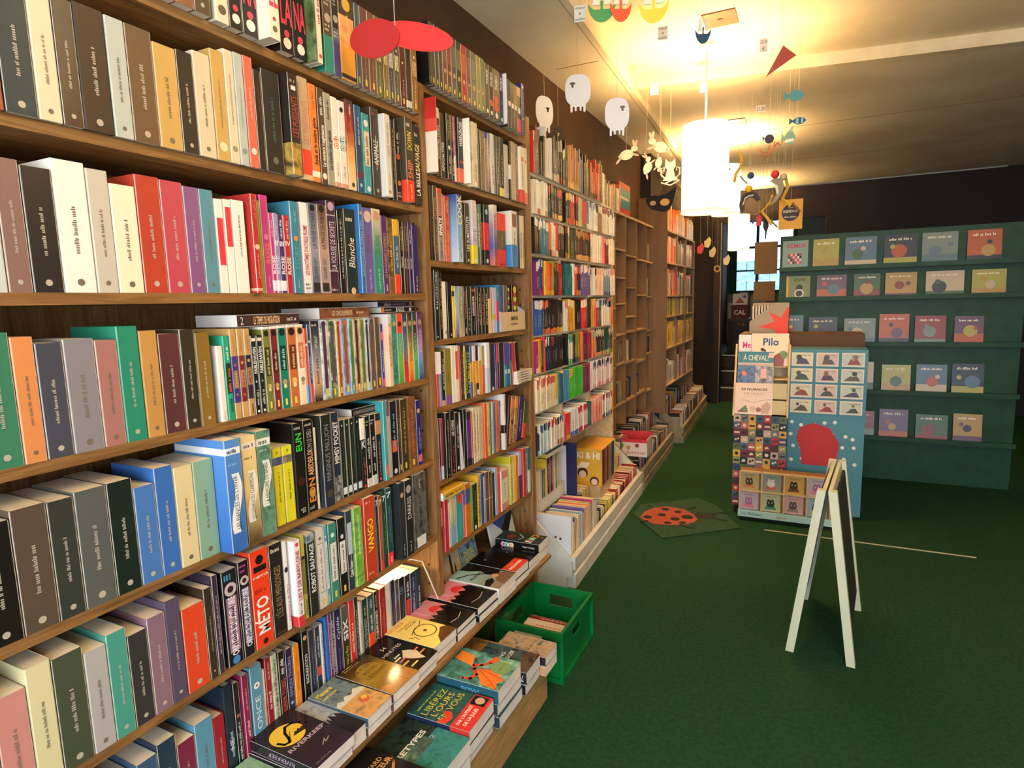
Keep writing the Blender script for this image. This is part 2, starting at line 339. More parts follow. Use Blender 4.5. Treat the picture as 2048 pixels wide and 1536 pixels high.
ROWS=[
('b1s1',2.132,0.022,[
 (10054,353,225,0,'f0dfc0','O:.12:.3:6a5a40;T:NA:.3:.58:d8405a:.5:h'),
 (10416,362,225,0,'26211f','T:LA:.3:.58:e0455c:.5:h;O:.2:.2:e0455c;O:.1:.3:efe8da'),
 (10786,438,225,0,'26211f','T:NA:.3:.58:e0455c:.5:h;O:.2:.2:e0455c;O:.1:.3:efe8da'),
 (11232,334,225,35,'f3e6cb','T:EL:.3:.58:d8405a:.5:h;O:.2:.15:d8405a;O:.1:.22:7a6a50'),
 (11895,447,225,0,'26211f','T:LA:.3:.58:e0455c:.5:h;O:.2:.2:e0455c;O:.1:.3:efe8da'),
 (12349,446,225,0,'26211f','T:NA:.3:.58:e0455c:.5:h;O:.2:.2:e0455c;O:.1:.3:efe8da'),
 (12803,68,225,28,'31451f~6f8350~20301a',''),
 (12920,189,215,24,'efe3cc','F:.45:.95:b04038:.5;O:.08:.3:d06050'),
 (13457,340,225,0,'5a4a36','B:0:.42:2e8f7c;O:.62:.35:b9ae98;F:.46:.56:e8dcc0:.5:h;F:.75:.95:cfc4ae:.5:h'),
 (13805,285,225,0,'35302f','B:0:.4:51437a;B:.4:.55:5a6a70;O:.66:.35:a8a090;F:.44:.52:e8dcc0:.5:h;F:.8:.97:b8ae9e:.5:h'),
 (14098,620,225,0,'e88838~f4b466~d98a5c','B:0:.4:f5a63c;B:.76:1:4c3c2c;O:.9:.28:d8a84c;F:.66:.8:e8c8a0:.4;B:.02:.07:3a2c2c'),
 (14759,183,225,0,'46585c','P:.42:.62:f2ead8;T:MAUDIT:.42:.62:46585c:.55;Y'),
 (14977,342,225,0,'6b4c46','P:.46:.66:f2ead8;T:MAUDIT:.46:.66:6b4c46:.5;O:.7:.14:f2ead8;Y;F:.1:.4:c8a898:.14'),
 (15327,321,225,0,'75503e','P:.44:.64:f2d8c8;T:MAUDIT:.44:.64:75503e:.5;O:.7:.14:f2ead8;Y;F:.1:.4:c8a898:.14'),
 (15656,294,225,0,'68653f','P:.44:.64:f0eac8;T:MAUDIT:.44:.64:68653f:.5;Y;F:.1:.4:c8c8a8:.14'),
 (16009,239,225,0,'85703a','P:.44:.64:f0dfa0;T:MAUDIT:.44:.64:85703a:.5;Y;F:.1:.4:d8c8a8:.14'),
 (16269,258,225,0,'4c4450','P:.44:.64:f2eaea;T:MAUDIT:.44:.64:4c4450:.5;Y;F:.1:.4:c8b8c8:.14'),
 (16555,274,225,0,'54543e','P:.44:.64:f0f0b8;T:MAUDIT:.44:.64:54543e:.5;O:.7:.14:f2ead8;Y;F:.1:.4:c8c8a8:.14'),
 (16856,296,215,0,'5a1c2c','Y;F:.15:.4:d8b8a8:.2;O:.62:.14:f2ead8'),
 (17180,290,215,0,'1c1916','B:.02:.12:c8c4b8'),
 (17500,323,225,0,'8a6034','P:.5:.7:e0b888;T:MAUDIT:.5:.7:8a6034:.5;O:.76:.14:f2ead8;Y;F:.1:.45:e8d8b8:.16'),
]),
('b1s2',1.835,0.01,[
 (9901,345,237,0,'c9a35a','O:.13:.3:efe0b0;F:.3:.75:a88340:.14'),
 (10254,261,248,0,'dccfae','O:.13:.28:9a8f70;F:.35:.8:a89c7c:.16'),
 (10523,263,250,0,'b8c0b6','O:.13:.28:8a948c;F:.35:.7:98a29a:.14'),
 (10794,265,252,0,'de6c52','O:.15:.3:f6dccc;F:.45:.75:f0c0a8:.2'),
 (11067,220,230,0,'2c231c','F:.5:.9:6a4038:.2'),
 (11302,559,240,0,'2b2822','F:.3:.75:3f6a58:.14;O:.12:.16:6a6a60'),
 (11931,324,246,22,'2f2620','T:LES PUISSANTS:.38:.78:b84840:.6;B:0:.32:4a3a20~c09a4a~1c1610;T:I:.84:.88:e8e0d0:.35:h;F:.9:.96:b0a898:.5:h'),
 (12511,325,258,0,'c8ab8a','T:LES PUISSANTS:.35:.78:d08068:.55;B:.05:.3:f04a34;B:0:.05:d8c090'),
 (12855,281,251,0,'f08638','T:Reda et le maître génie:.18:.66:3a2a20:.45:b;F:.75:.93:b06030:.3;B:.05:.11:f4ead8'),
 (13165,251,250,0,'5a4232','T:La menace magicienne:.18:.62:f4ece0:.5:b;F:.72:.92:e0d8c8:.35;O:.08:.35:e8e0d0'),
 (13424,260,244,0,'a29c8a','T:La révolte des génies:.17:.6:352e28:.5:b;F:.72:.93:453e38:.35'),
 (13704,235,241,0,'efe2d2','O:.46:.45:f08848;O:.53:.45:e05048;T:ROSLEND:.4:.66:fffaf0:.6:b;B:0:.05:d89878;F:.12:.28:8a8070:.2'),
 (13950,305,238,0,'eadfd2','O:.46:.4:7a8a88;O:.55:.45:5a8a88;T:ROSLEND:.4:.67:fffaf0:.55:b;O:.9:.25:28221e;B:0:.05:d89878;F:.12:.28:8a8070:.2'),
 (14279,342,250,0,'e8cfa0>e8b070>a83828>4c3438','F:.5:.95:c86850:.35;O:.06:.2:4a3a30;F:.85:.97:e8d8c8:.2'),
 (14659,287,245,0,'22557c>2a4050>2a6490','F:.55:.88:c8d8e0:.25;B:.17:.23:6a3038;O:.08:.2:a0c0d0'),
 (14987,339,231,0,'3c8a8e~57a4a4~2f7a82','P:.35:.78:e8c8a0;F:.37:.76:7a5a40:.3;O:.88:.3:f0e8d0;O:.06:.25:d8e8e0'),
 (15385,390,258,0,'45392c','T:ANIMALE:.36:.64:f6efe2:.55;F:.3:.7:d8cfc0:.14;F:.9:.97:a04a40:.4:h;O:.06:.15:b8a890'),
 (15783,299,246,20,'d6d0c4','F:.5:.92:a89c88:.4;O:.06:.2:8a8478;F:.15:.3:a89c88:.16'),
 (16369,180,245,0,'262120','F:.2:.9:b89858:.35'),
 (16559,284,252,0,'231f1e','F:.6:.86:d8d0c0:.5;O:.55:.35:c05a30;O:.22:.3:c88a50;F:.04:.12:e0c0a0:.5:h'),
 (16897,409,264,18,'4a4030','B:0:.26:f04a30;T:SHIP:.28:.5:e07848:.65:b;T:DOWN:.62:.84:e8c040:.6:b;F:.88:.97:d8d0c0:.5:h;F:.04:.22:f8c8b8:.5'),
 (17607,357,255,0,'2e2a26','T:LA BELLE:.12:.42:f8f0e2:.6:b;T:SAUVAGE:.43:.78:f4dc90:.65:b;F:.86:.94:d8d0c0:.5:h'),
]),
('b1s3',1.537,0.0,[
 (9759,231,212,0,'f1ecdd','P:.3:.8:d83a44'),
 (9999,214,214,0,'f3efe0','P:.5:.92:e04048'),
 (10221,354,216,0,'f4eee0','F:.4:.85:4a4238:.12'),
 (10674,190,235,12,'b8342e','F:.15:.4:f0b8a0:.2;O:.47:.35:e8c8a0;B:.02:.05:d8a890;F:.75:.95:d86050:.5'),
 (10975,67,224,0,'9fb83a',''),
 (11050,245,239,0,'bf3a80','T:ROSE:.3:.52:d8903c:.6;F:.06:.18:f0c0d8:.14;O:.58:.3:e878a8'),
 (11303,125,199,0,'c4347a','T:ROSE:.24:.47:fff0f0:.7:b;F:.7:.93:e0a0b8:.45;B:.03:.16:f4e8ec'),
 (11436,119,200,0,'9a90bc','T:ROSE:.24:.47:d8d4ec:.7:b;T:II:.6:.66:f8f4ff:.6:h;F:.72:.95:d8d0ec:.4;B:.03:.16:f4e8ec'),
 (11564,187,198,0,'4a2f6e','T:ROSE:.24:.47:fff4e8:.55:b;T:III:.6:.66:f8f4ff:.6:h;F:.7:.95:d8d0ec:.35;B:.03:.16:f4e8ec'),
 (11758,203,198,0,'b82e36','T:ROSE:.24:.47:f8e0c8:.55:b;T:IV:.61:.67:f8e4d0:.6:h;F:.7:.95:f0b0a0:.35'),
 (11969,294,236,4,'3f8399','T:STORY:.26:.52:58a4b4:.6;F:.06:.16:c8e0e8:.12;O:.6:.25:d88a40;F:.78:.92:88bcc8:.25'),
 (12358,281,239,0,'eee9e4',"T:LES FANTÔMES D'ACHILLE PLUME:.2:.75:c83a3a:.5:b;F:.04:.12:3a4a7a:.5:h;B:0:.03:d8d8e8"),
 (12647,326,241,0,'4a5468>9a9aa4>5a6478','T:LA MAGIE DE PARIS:.5:.9:1e1c22:.45;T:OLIVIER GAY:.16:.4:32323a:.35;O:.95:.3:14141a;P:.02:.12:28242a'),
 (12986,360,242,0,'9c9090>b89484>60443c','T:LA MAGIE DE PARIS:.5:.9:221c22:.45;T:OLIVIER GAY:.16:.4:3a3034:.35;O:.95:.3:14141a;P:.02:.12:28242a'),
 (13354,362,257,0,'46283c','T:LA VOLEUSE DE SECRETS:.26:.78:e0d4dc:.55;F:.02:.06:d8c8d0:.4:h;O:.94:.35:b09ab0;B:.24:.25:c8b8c8;B:.84:.85:c8b8c8'),
 (13773,238,236,0,'1d1b1c','F:.18:.9:cfc4b0:.25'),
 (14050,516,243,0,'25302c','T:Blanche:.3:.66:efe6d4:.5:i;F:.84:.93:d8d0c0:.35:h;O:.03:.2:d8b88a'),
 (14574,167,262,12,'2a6fae',"T:L'HISTOIRE SANS FIN:.2:.82:88c4e0:.55;O:.9:.3:c8a060"),
 (14904,421,257,0,'6a5ea6','T:LES TERRES:.48:.7:7a4a58:.5;O:.9:.42:d8b8a8;F:.05:.3:b0a8d8:.2'),
 (15342,410,259,0,'3d8c78>3d8c78>d8c8a8','T:LA REINE:.48:.7:4a7a50:.5;O:.92:.38:c89070;F:.05:.3:a0d0c0:.2'),
 (15764,283,243,0,'5a2f6e',"T:LE PAVANANO D'INDREDI:.2:.78:d8a868:.45;F:.03:.12:e8c8e0:.3"),
 (16064,291,239,0,'3c2c1a~8a6a34~2a1e12','F:.3:.7:d8b060:.3'),
 (16363,303,238,0,'4a6272','B:0:.26:f0442e;B:.78:1:e0b030;F:.35:.65:b8c8d0:.4'),
 (16691,191,234,0,'241c18','T:Malenfer:.36:.52:efe6d4:.55:i;F:.6:.95:b89858:.3'),
 (16890,134,236,0,'2a1c16','T:Malenfer:.34:.5:efe6d4:.6:i;F:.6:.95:a86858:.3'),
 (17032,136,236,0,'3a1c1e','T:Malenfer:.34:.5:efe6d4:.6:i;F:.6:.95:b89858:.3'),
 (17188,200,237,0,'3a2a5e','T:Malenfer:.34:.5:efe6d4:.5:i;F:.7:.9:e8e0f8:.25'),
 (17408,348,231,0,'342a66','F:.03:.3:d8b870:.25'),
]),
('b1s4',1.239,0.0,[
 (9474,170,177,0,'ece6d8','F:.02:.15:b8a090:.2'),
 (9658,188,199,0,'2fa27c','F:.72:.88:d8f0e0:.35;P:.32:.68:2a3a30;F:.34:.5:d84a3a:.45;F:.52:.66:d84a3a:.45;F:.1:.28:1c4a38:.45'),
 (9855,178,214,0,'c69a5c','B:.18:.7:41357e;P:.34:.54:a07858;F:.36:.52:d8b080:.3;O:.6:.2:a07a4a;O:.27:.2:a07a4a;F:.75:.93:a87c40:.25'),
 (10055,189,214,0,'c69a5c','B:.18:.7:80322c;P:.34:.54:c08058;F:.36:.52:7a4028:.3;O:.62:.2:d89a5a;O:.26:.2:c06a4a;F:.75:.93:a87c40:.25'),
 (10252,181,213,0,'c69a5c','B:.2:.7:332a30;P:.36:.56:b08058;F:.38:.54:5a3828:.3;O:.64:.25:c89a5a;F:.75:.93:a87c40:.25;F:.03:.15:6a4a28:.4'),
 (10442,170,195,0,'1e2522','T:FABLEHAVEN:.52:.86:f2ece0:.5:b;F:.12:.32:d8d4c8:.35;O:.42:.16:c8d0c8;O:.04:.2:efe8d8;P:.93:.97:e8e0d0'),
 (10620,180,195,0,'1e2623','T:FABLEHAVEN:.52:.86:f2ece0:.5:b;F:.12:.32:d8d4c8:.35;O:.42:.16:88a8a0;O:.04:.2:efe8d8;P:.93:.97:e8e0d0'),
 (10812,234,215,0,'7a7c34','P:.42:.76:3c3a1e;F:.44:.74:c8c080:.3;O:.3:.28:c8b060;O:.26:.2:e8d890;Y;O:.92:.34:20281c;B:.97:1:e8e0d0'),
 (11055,228,215,0,'7a2c2c','P:.46:.72:4a1a1a;F:.48:.7:d8b0a0:.3;O:.3:.28:c8a060;O:.26:.2:e8c890;Y;O:.92:.34:301414;B:.97:1:e8e0d0'),
 (11293,281,216,0,'14806a','P:.46:.76:0a4438;F:.48:.74:a8d8c8:.3;O:.32:.28:c8a060;O:.27:.2:e8d0a0;Y;O:.92:.34:0e2a22;B:.97:1:e8e0d0'),
 (11600,318,216,0,'c4703a','P:.46:.76:6a3418;F:.48:.74:e8b888:.3;O:.32:.28:e8c060;O:.27:.2:f8d8a0;Y;O:.92:.34:301c10;B:.97:1:e8e0d0'),
 (11926,260,216,0,'f0d4b0>f4ead8>e89a5c','P:.46:.78:d87850;F:.48:.76:f8d8b8:.3;O:.32:.28:9a8a68;O:.27:.2:b8a888;O:.92:.34:3a2818;B:.97:1:e8e0d0'),
 (12194,113,204,0,'d0402c','B:0:.25:2a86c8;F:.3:.6:e88060:.35;O:.78:.3:f0e8d8;O:.84:.22:2a1c18'),
 (12314,111,215,0,'2c4468','B:0:.24:d83a34;F:.3:.6:b8c8e0:.35;O:.78:.3:f0e8d8;O:.84:.22:2a1c18'),
 (12441,338,223,0,'22242c>cfa888>9a98a4>4a4c58>26282e','F:.22:.56:5a4a38:.4;T:SAM JOLLEY:.66:.82:efe8dc:.28;F:.93:.97:d8d8d8:.2:h'),
 (12791,310,224,0,'2c6a80~d8e4e8~3a6a4a','P:.14:.92:5c2c48:.42;Y;O:.95:.28:4a1c38'),
 (13110,294,224,0,'9aa45c~3c5a34~dcd8a8','P:.2:.9:5c4a60:.42;Y;O:.95:.28:3a4a4a'),
 (13412,236,224,0,'8ab4d0~d8c890~5a3c2c','P:.0:.92:a8442c:.42;Y;O:.95:.28:c83a34'),
 (13656,296,224,0,'3a5aa4~88a8d8~2a3c7a','P:.15:.92:a04e2a:.42;Y;O:.95:.28:d86038'),
 (13960,214,224,0,'3a7a78~6aa0b0~c8e0d8','P:.15:.92:5a7c34:.42;Y;O:.95:.28:6a8c3c'),
 (14181,255,224,0,'6a5a48~d8a878~4a4464','P:.12:.92:4a341c:.42;Y;O:.95:.28:3a3034'),
 (14445,248,223,0,'4a5a34~a8b888~7a5a3c','P:.12:.92:68723e:.42;Y;O:.95:.28:8a7a3c'),
 (14701,185,224,0,'8ab0dc~b8ccdc~5a6a7a','P:.12:.92:3a241c:.42;Y;O:.95:.28:2a2024'),
 (14894,267,224,0,'3c4a6a~7a5a50~8a94a8','P:.14:.92:6a5040:.42;Y;O:.95:.28:4a4034'),
 (15169,245,224,0,'3a2c20~7a5a34~2a2a20','P:.14:.92:4a4a30:.42;Y;F:.06:.16:f0c040:.5;O:.95:.28:5a4a34'),
 (15428,155,201,0,'2c2c92','F:.25:.6:e8e4f4:.25;P:.75:.88:d85a78;P:.02:.14:e0486a'),
 (15591,191,232,18,'e0c098>e8c8a0>e4b890>d8d0d0','T:ROYAUMES DE FEU:.28:.72:6a4028:.5;O:.85:.32:c8906a;F:.92:.97:d8c0b0:.3:h'),
 (16030,282,232,0,'2e7a78~46a09a~2a6a70','T:ROYAUMES DE FEU:.28:.7:7ac0b4:.45;O:.86:.32:a8c070'),
 (16319,293,233,0,'4ca43c>7ac04a>3c9a7c>4aa890','B:.72:1:e8502c;T:ROYAUMES DE FEU:.4:.72:b8e0c8:.45;O:.85:.32:5a2a1c'),
 (16620,268,231,0,'d83a24>b83c2c>5c6c88>4a587c>2c3054','T:ROYAUMES DE FEU:.3:.7:8a98a8:.4;O:.85:.32:c8b070'),
 (16896,295,233,0,'d85a28>e8a030>c8b050>5a5a50>3a2c1c','T:ROYAUMES DE FEU:.3:.7:6a3a1c:.45;O:.85:.32:b89858'),
 (17200,251,233,0,'3a9a5c>58b070>2c3a24>3a4434','T:ROYAUMES DE FEU:.3:.7:b8d8b0:.45;O:.85:.32:c88a58'),
 (17468,310,235,0,'2c4a88>68a0d0>a088c0>7a4080>4a2454','T:ROYAUMES DE FEU:.4:.75:d8c0e0:.45;O:.85:.32:a88a70'),
]),
('b1s5',0.936,0.0,[
 (9132,440,267,40,'3a6cb4>4a80c4>5a90d0',"V:.17:.7:f4f2ec;T:LES FIANCÉS DE L'HIVER:.2:.68:1c2c4c:.26;B:.87:.93:eef0f0;F:.77:.8:a8c8ec:.4:h;F:.87:.93:2a4a7a:.3:h"),
 (9673,421,264,30,'5a4c2c~c8ab68~8a7a44>e8cf90>ecd498','V:.2:.68:f0eade;T:LES DISPARUS DU CLAIRDELUNE:.22:.66:3a3024:.24;B:.88:.94:f0eade;F:.78:.82:7a6438:.4:h;F:.88:.94:6a5a38:.3:h'),
 (10175,437,266,22,'466a58~6a9c84~2c4a3a','V:.28:.72:f0efe6;T:LA MÉMOIRE DE BABEL:.3:.7:1e3028:.26;B:.86:.93:eeeee6;F:.8:.83:c8e0d0:.4:h;F:.86:.93:4a6a5a:.3:h'),
 (10828,292,206,0,'e8e02c','B:.78:.88:3a4a7c~6a7aa8~2a3a5c;F:.3:.7:6a6a1c:.18;O:.94:.12:a89a1c'),
 (11152,333,205,0,'e8e02c','B:.78:.88:a8a08a~6a6458~c8b890;F:.3:.7:6a6a1c:.18;O:.94:.12:a89a1c'),
 (11492,365,258,6,'16110f','T:EUN:.7:.9:30c83c:.55:b;O:.38:.35:4a1c18;F:.93:.97:c8c0b0:.4:h;T:sfi:.04:.1:c8c0b0:.5'),
 (11923,374,259,0,'181310','T:EON:.1:.38:e08a30:.6:b;T:ABEDEIUX:.4:.68:e8a878:.5:b;T:EON LE DIEU:.66:.9:b8b0a8:.45;F:.93:.97:c8c0b0:.4:h;O:.2:.3:c8a038;F:.02:.08:a8a098:.4:h'),
 (12305,78,233,0,'d8c8a8','F:.2:.8:6a5a44:.4'),
 (12439,397,264,14,'2c3244>2a2c28>26281e','T:MAGNUS MILLION:.28:.9:8a9298:.45;O:.14:.3:4a4a30'),
 (12995,301,261,0,'26344c','T:MIMSY POCKET:.42:.9:f2efe8:.6:b;B:0:.28:e8e6e0~1a1c24~c8ccd4'),
 (13310,218,233,0,'18221a','F:.2:.86:4a5a4a:.18;P:.04:.13:d8e4ec;O:.93:.12:e8ece0'),
 (13536,206,232,0,'18221a','F:.2:.86:4a5a4a:.18;P:.04:.13:d8e4ec;O:.93:.12:e8ece0'),
 (13750,210,232,0,'18221a','F:.2:.86:4a5a4a:.18;P:.04:.13:d8e4ec;O:.93:.12:e8ece0'),
 (13968,235,232,0,'18221a','F:.2:.86:4a5a4a:.18;P:.04:.13:d8e4ec;O:.93:.12:e8ece0'),
 (14213,218,223,0,'1f1c1c','B:.7:1:efece4;F:.1:.45:b84a44:.4;T:K:.58:.68:efece4:.6:h;O:.04:.25:d8402c'),
 (14441,233,224,0,'1a1718','F:.86:.95:90c050:.6:h;F:.4:.7:d8d0c8:.4;F:.2:.32:d8d0c8:.3;B:0:.12:d8d0c0'),
 (14685,249,225,0,'1a1819','F:.86:.95:b8c8e0:.6:h;F:.4:.7:d8d0c8:.4;F:.2:.32:d8d0c8:.3;B:0:.14:d8d4cc'),
 (14945,277,224,0,'242026','B:.7:.9:c88458;F:.1:.6:c89a90:.2;O:.05:.2:c84a3c'),
 (15230,167,260,10,'3a9a9c','P:.06:.2:d86a50;F:.3:.7:8acaca:.2'),
 (15534,156,258,0,'b4b8b0','B:.8:1:6a5a78'),
 (15701,360,250,0,'1e1c1e','F:.4:.85:7ab0d8:.5;P:.32:.48:d8604a;O:.06:.25:d8d8d8'),
 (16073,188,251,0,'3c3220','F:.3:.8:8a7a44:.35;Y'),
 (16269,389,248,0,'42381f','F:.25:.9:b8983c:.45;Y'),
 (16695,450,249,0,'5a3020~8a5a34~3a2014','F:.2:.85:d07048:.3;Y'),
 (17165,291,231,0,'22267e','O:.84:.3:d0b468;F:.25:.6:c8d0f4:.2;P:.05:.16:e0708a'),
]),
('b1s6',0.644,0.0,[
 (8794,158,244,0,'3c3040','F:.2:.8:c8a0b8:.3'),
 (9055,432,240,0,'1f1c22','P:.14:.72:a87a90;T:ORPHELINS BAUDELAIRE:.1:.72:f6f0f4:.42:b;F:.2:.66:2a2430:.25;O:.8:.4:c8b8b8;O:.8:.2:2a2024;F:.88:.98:4a90b8:.5:h;O:.05:.25:4a88c0'),
 (9519,312,246,0,'1f1c22','P:.14:.72:8a7c98;T:ORPHELINS BAUDELAIRE:.1:.72:f6f0f4:.5:b;F:.2:.66:2a2430:.25;O:.8:.4:c8b8b8;O:.8:.2:2a2024;F:.88:.98:c83a98:.5:h'),
 (9873,568,256,0,'ee4422','T:MÉTO:.13:.52:f6f2ec:.62:b;T:MÉTO:.72:.74:f6f2ec:.5:h;F:.55:.62:a82c18:.55:h;O:.9:.22:1a1412;P:.78:.84:1a1412;O:.05:.14:3a1810'),
 (10459,444,252,0,'221c18',"T:L'ÎLE AUX MENSONGES:.2:.76:a88a54:.45;F:.9:.97:d8d0c0:.45:h;F:.02:.05:6a6054:.4:h"),
 (10911,136,247,0,'ece6e0',"T:L'écorpe a de Mots:.1:.52:c83038:.5;O:.68:.6:28221e"),
 (11131,238,242,16,'efe8e6','T:LES 7 DE BABYLONE:.3:.88:c82c44:.5:b;B:0:.12:d83a40;O:.95:.25:d84050;F:.14:.28:4a4448:.25'),
 (11543,125,239,0,'d8d03a','B:.3:.74:8a8a34;F:.04:.24:3a3820:.4;B:.72:.76:2a2a24'),
 (11690,317,237,6,'262a26','T:ROBOT SAUVAGE:.28:.88:f4f0e8:.5:b;B:.9:1:c8d8e0~3a5a6a~e8e8e8'),
 (12105,289,235,0,'d8d2c8','P:.2:.82:8a8078;P:.21:.81:e4ded4;F:.24:.78:7a7068:.25;O:.88:.18:6a6460;Y'),
 (12403,142,237,0,'5a9cb8','P:.2:.8:d8e0e0;F:.25:.75:6a8088:.3;Y;O:.86:.2:e8f0f0'),
 (12586,333,234,0,'3a8a7c','P:.24:.76:6a3c44;P:.25:.75:e4e0d8;F:.28:.72:5a5450:.25;O:.85:.22:e8ece8;Y'),
 (12967,341,237,0,'1c1b1b','P:.28:.7:e8e4dc;F:.3:.68:4a4644:.25;O:.76:.2:d8d4cc;Y'),
 (13327,276,248,0,'2c3448','T:Quai Lion:.16:.36:efece4:.5:b;P:.45:.85:b8c4d8;F:.2:.5:d8d8e4:.2'),
 (13612,377,248,6,'5c9c34~8cc04c~3c7424','T:Entrée du monstre:.4:.9:efeee0:.3:i'),
 (14046,518,266,10,'c2442a','T:VANGO:.34:.74:f2d83c:.5:b;F:.92:.97:f0c8b0:.5:h;F:.06:.1:f0c8b0:.4:h'),
 (14708,142,252,0,'1f3038','T:7:.88:.95:c8d8d8:.5:h;F:.2:.7:4a6a70:.3'),
 (14861,173,249,0,'a84c30','T:7:.88:.95:f0d8c8:.5:h;F:.3:.75:d88868:.3;B:0:.14:e84038'),
 (15046,194,256,0,'1f4430','T:7:.88:.95:d8e8d8:.5:h;F:.2:.75:4a9a48:.35'),
 (15252,288,261,0,'1f4a50','T:7:.88:.95:d8e8e8:.5:h;F:.3:.8:4a8a90:.4;B:0:.16:f03c3c;F:.03:.13:f8d0d0:.5'),
 (15761,303,288,16,'2a2e30','O:.84:.3:b89a84;F:.4:.7:5a3a38:.35;F:.05:.2:b8bcc0:.2'),
 (16077,424,287,16,'202426','O:.88:.34:b0a49c;T:DARKISS:.48:.78:e8e4dc:.5;F:.05:.2:b8bcc0:.2'),
 (16713,785,270,4,'343636~6a6a66~242628','F:.3:.7:1c1c1e:.6;F:.1:.16:f4f2ec:.4:h;F:.8:.95:c8c4bc:.25;B:.02:.1:4a4a4a;P:.0:.14:e8e6e0'),
]),
('b1s7',0.345,-0.03,[
 (9030,267,241,0,'1c2c38','T:NE:.28:.4:d8e4e8:.4:b;F:.2:.5:a8c0c8:.3'),
 (9310,173,232,0,'1f1c1e','F:.1:.55:d8d0c8:.35;O:.62:.3:a05a58'),
 (9521,199,242,6,'8a2048','F:.3:.5:f0d0dc:.35;F:.6:.85:d890a8:.25;O:.1:.2:f0d8e0'),
 (9782,359,247,6,'5a94ae','T:ONCE:.28:.66:f0f2f0:.42;O:.78:.26:e8f0f0;O:.78:.1:d85048;F:.3:.6:88bccc:.14'),
 (10194,83,218,0,'e8e2dc','F:.2:.6:c86068:.4'),
 (10299,196,242,0,'9c1f2c','F:.4:.62:f4e0dc:.4;F:.75:.95:e8b8b0:.25;O:.1:.2:d86050'),
 (10505,201,240,0,'8aa070~c8d0b0~5a7a4a','F:.2:.95:2c4a34:.35'),
 (10740,212,235,0,'1a1514','T:HORDE TOXIC:.22:.66:d84a30:.5:b;F:.72:.92:f0ece4:.5'),
 (10988,242,228,0,'22224a','T:SIMON THORN:.38:.9:b0a8d0:.45;O:.3:.2:98a8e0'),
 (11260,220,225,0,'e88e1e','F:.4:.65:8a4c10:.2;F:.7:.9:b06a14:.14'),
 (11593,241,247,0,'19181a','T:INCINERATION:.36:.72:f2efe8:.45;O:.92:.3:e8a878'),
 (11842,218,238,0,'252c40','F:.3:.8:6a88b0:.2'),
 (12089,200,235,0,'2a3a4c','P:.36:.48:d84a30;F:.6:.9:c8d4dc:.3;B:0:.3:2a2a2c'),
 (12297,114,236,0,'d8dce0','F:.2:.9:4a6a88:.3'),
 (12493,144,249,0,'3a68b0','O:.1:.3:88b0e8'),
 (12645,123,248,0,'7a2468','F:.3:.9:e0b8d8:.35'),
 (12776,109,249,0,'2c2430',"T:LES POSSESSEURS DE L'ART:.2:.9:f0ece8:.5"),
 (12892,282,247,0,'242250','T:Cybèle:.6:.9:d8d8f0:.4:i;F:.2:.5:a8a8d8:.1'),
 (13203,313,241,0,'2c2a26>3a3428>5a5a50','T:SIX:.54:.82:f4f0e8:.6:b;T:Philip Le Roy:.16:.46:e0d83c:.35'),
 (13549,229,247,0,'d8322c','F:.3:.7:f8d8c8:.4;F:.1:.2:f8d8c8:.4'),
 (13795,173,246,0,'2a2620','F:.2:.85:c8c0a8:.3'),
 (13986,141,246,0,'d0d0cc','F:.3:.7:a84038:.25'),
 (14145,252,248,0,'1e2a24','T:SVILVENARDS:.25:.7:a8d0b8:.5;F:.75:.9:c8d8c8:.25'),
 (14416,306,249,0,'2a4a50','B:.12:.42:e8501f;F:.45:.7:d8dcc8:.3;F:.8:.95:c8d0d0:.3'),
 (14741,181,252,0,'1c1614','T:À CŒURS OUVERTS:.25:.7:f4f0e8:.5:b;F:.75:.95:c8c0b8:.25'),
 (14990,314,265,4,'962026','F:.2:.85:c84a48:.4'),
 (15363,243,257,0,'cfc8c0',''),
 (15626,238,255,0,'222640','F:.3:.8:6a78a8:.2'),
 (15875,212,214,0,'2c3c68~5a3c34~4a78b8','F:.1:.3:e0d8c8:.5'),
 (16098,304,209,0,'1a1a20','F:.1:.7:4a6a8a:.25;F:.7:.85:6ab0d8:.4:h'),
 (16435,302,204,0,'22242e','P:.2:.55:d83038;F:.6:.9:d8e0e8:.35'),
 (16759,334,200,0,'1c2c4a','T:LA GUERRE DE LA:.15:.6:d0dcf0:.4;F:.65:.9:8aa8d0:.3'),
 (17111,296,198,0,'1e3440','F:.2:.7:b8d0d8:.4'),
]),
('b2s1',2.247,0.03,[
 (18433,40,195,0,'1a1815','Y'),
 (18481,40,200,0,'161412',''),
 (18529,56,200,0,'4a4638','Y;O:.94:.15:d8b870;F:.3:.8:6a6450:.3'),
 (18593,227,200,0,'4f4a3a','Y;O:.94:.15:d8b870;F:.3:.8:6a6450:.3'),
 (18828,238,200,0,'48443a','Y;O:.94:.15:d8b870;F:.3:.8:6a6450:.3'),
 (19074,237,200,0,'4a4238','Y;O:.94:.15:d8b870;F:.3:.8:6a6450:.3'),
 (19324,295,200,0,'6e4032','Y;P:.5:.85:8a5a48;O:.35:.25:c89a70'),
 (19627,281,200,0,'5c3028','Y;P:.5:.85:8a4a40;O:.35:.25:c88a60'),
 (19916,341,200,0,'43484c','Y;P:.5:.85:6a6a64;O:.35:.25:b8a078'),
 (20265,338,200,0,'35412c','Y;P:.5:.85:7a7440;O:.35:.25:c89a40'),
 (20624,342,200,0,'b03c2c','Y;P:.5:.85:c8603c;O:.35:.25:e0a070'),
 (21001,323,200,0,'5a2434','Y;P:.5:.85:8a5a58;O:.35:.2:c88a78'),
 (21332,443,200,0,'4a5c58','Y;P:.5:.85:7a7a70;O:.35:.25:b89a60'),
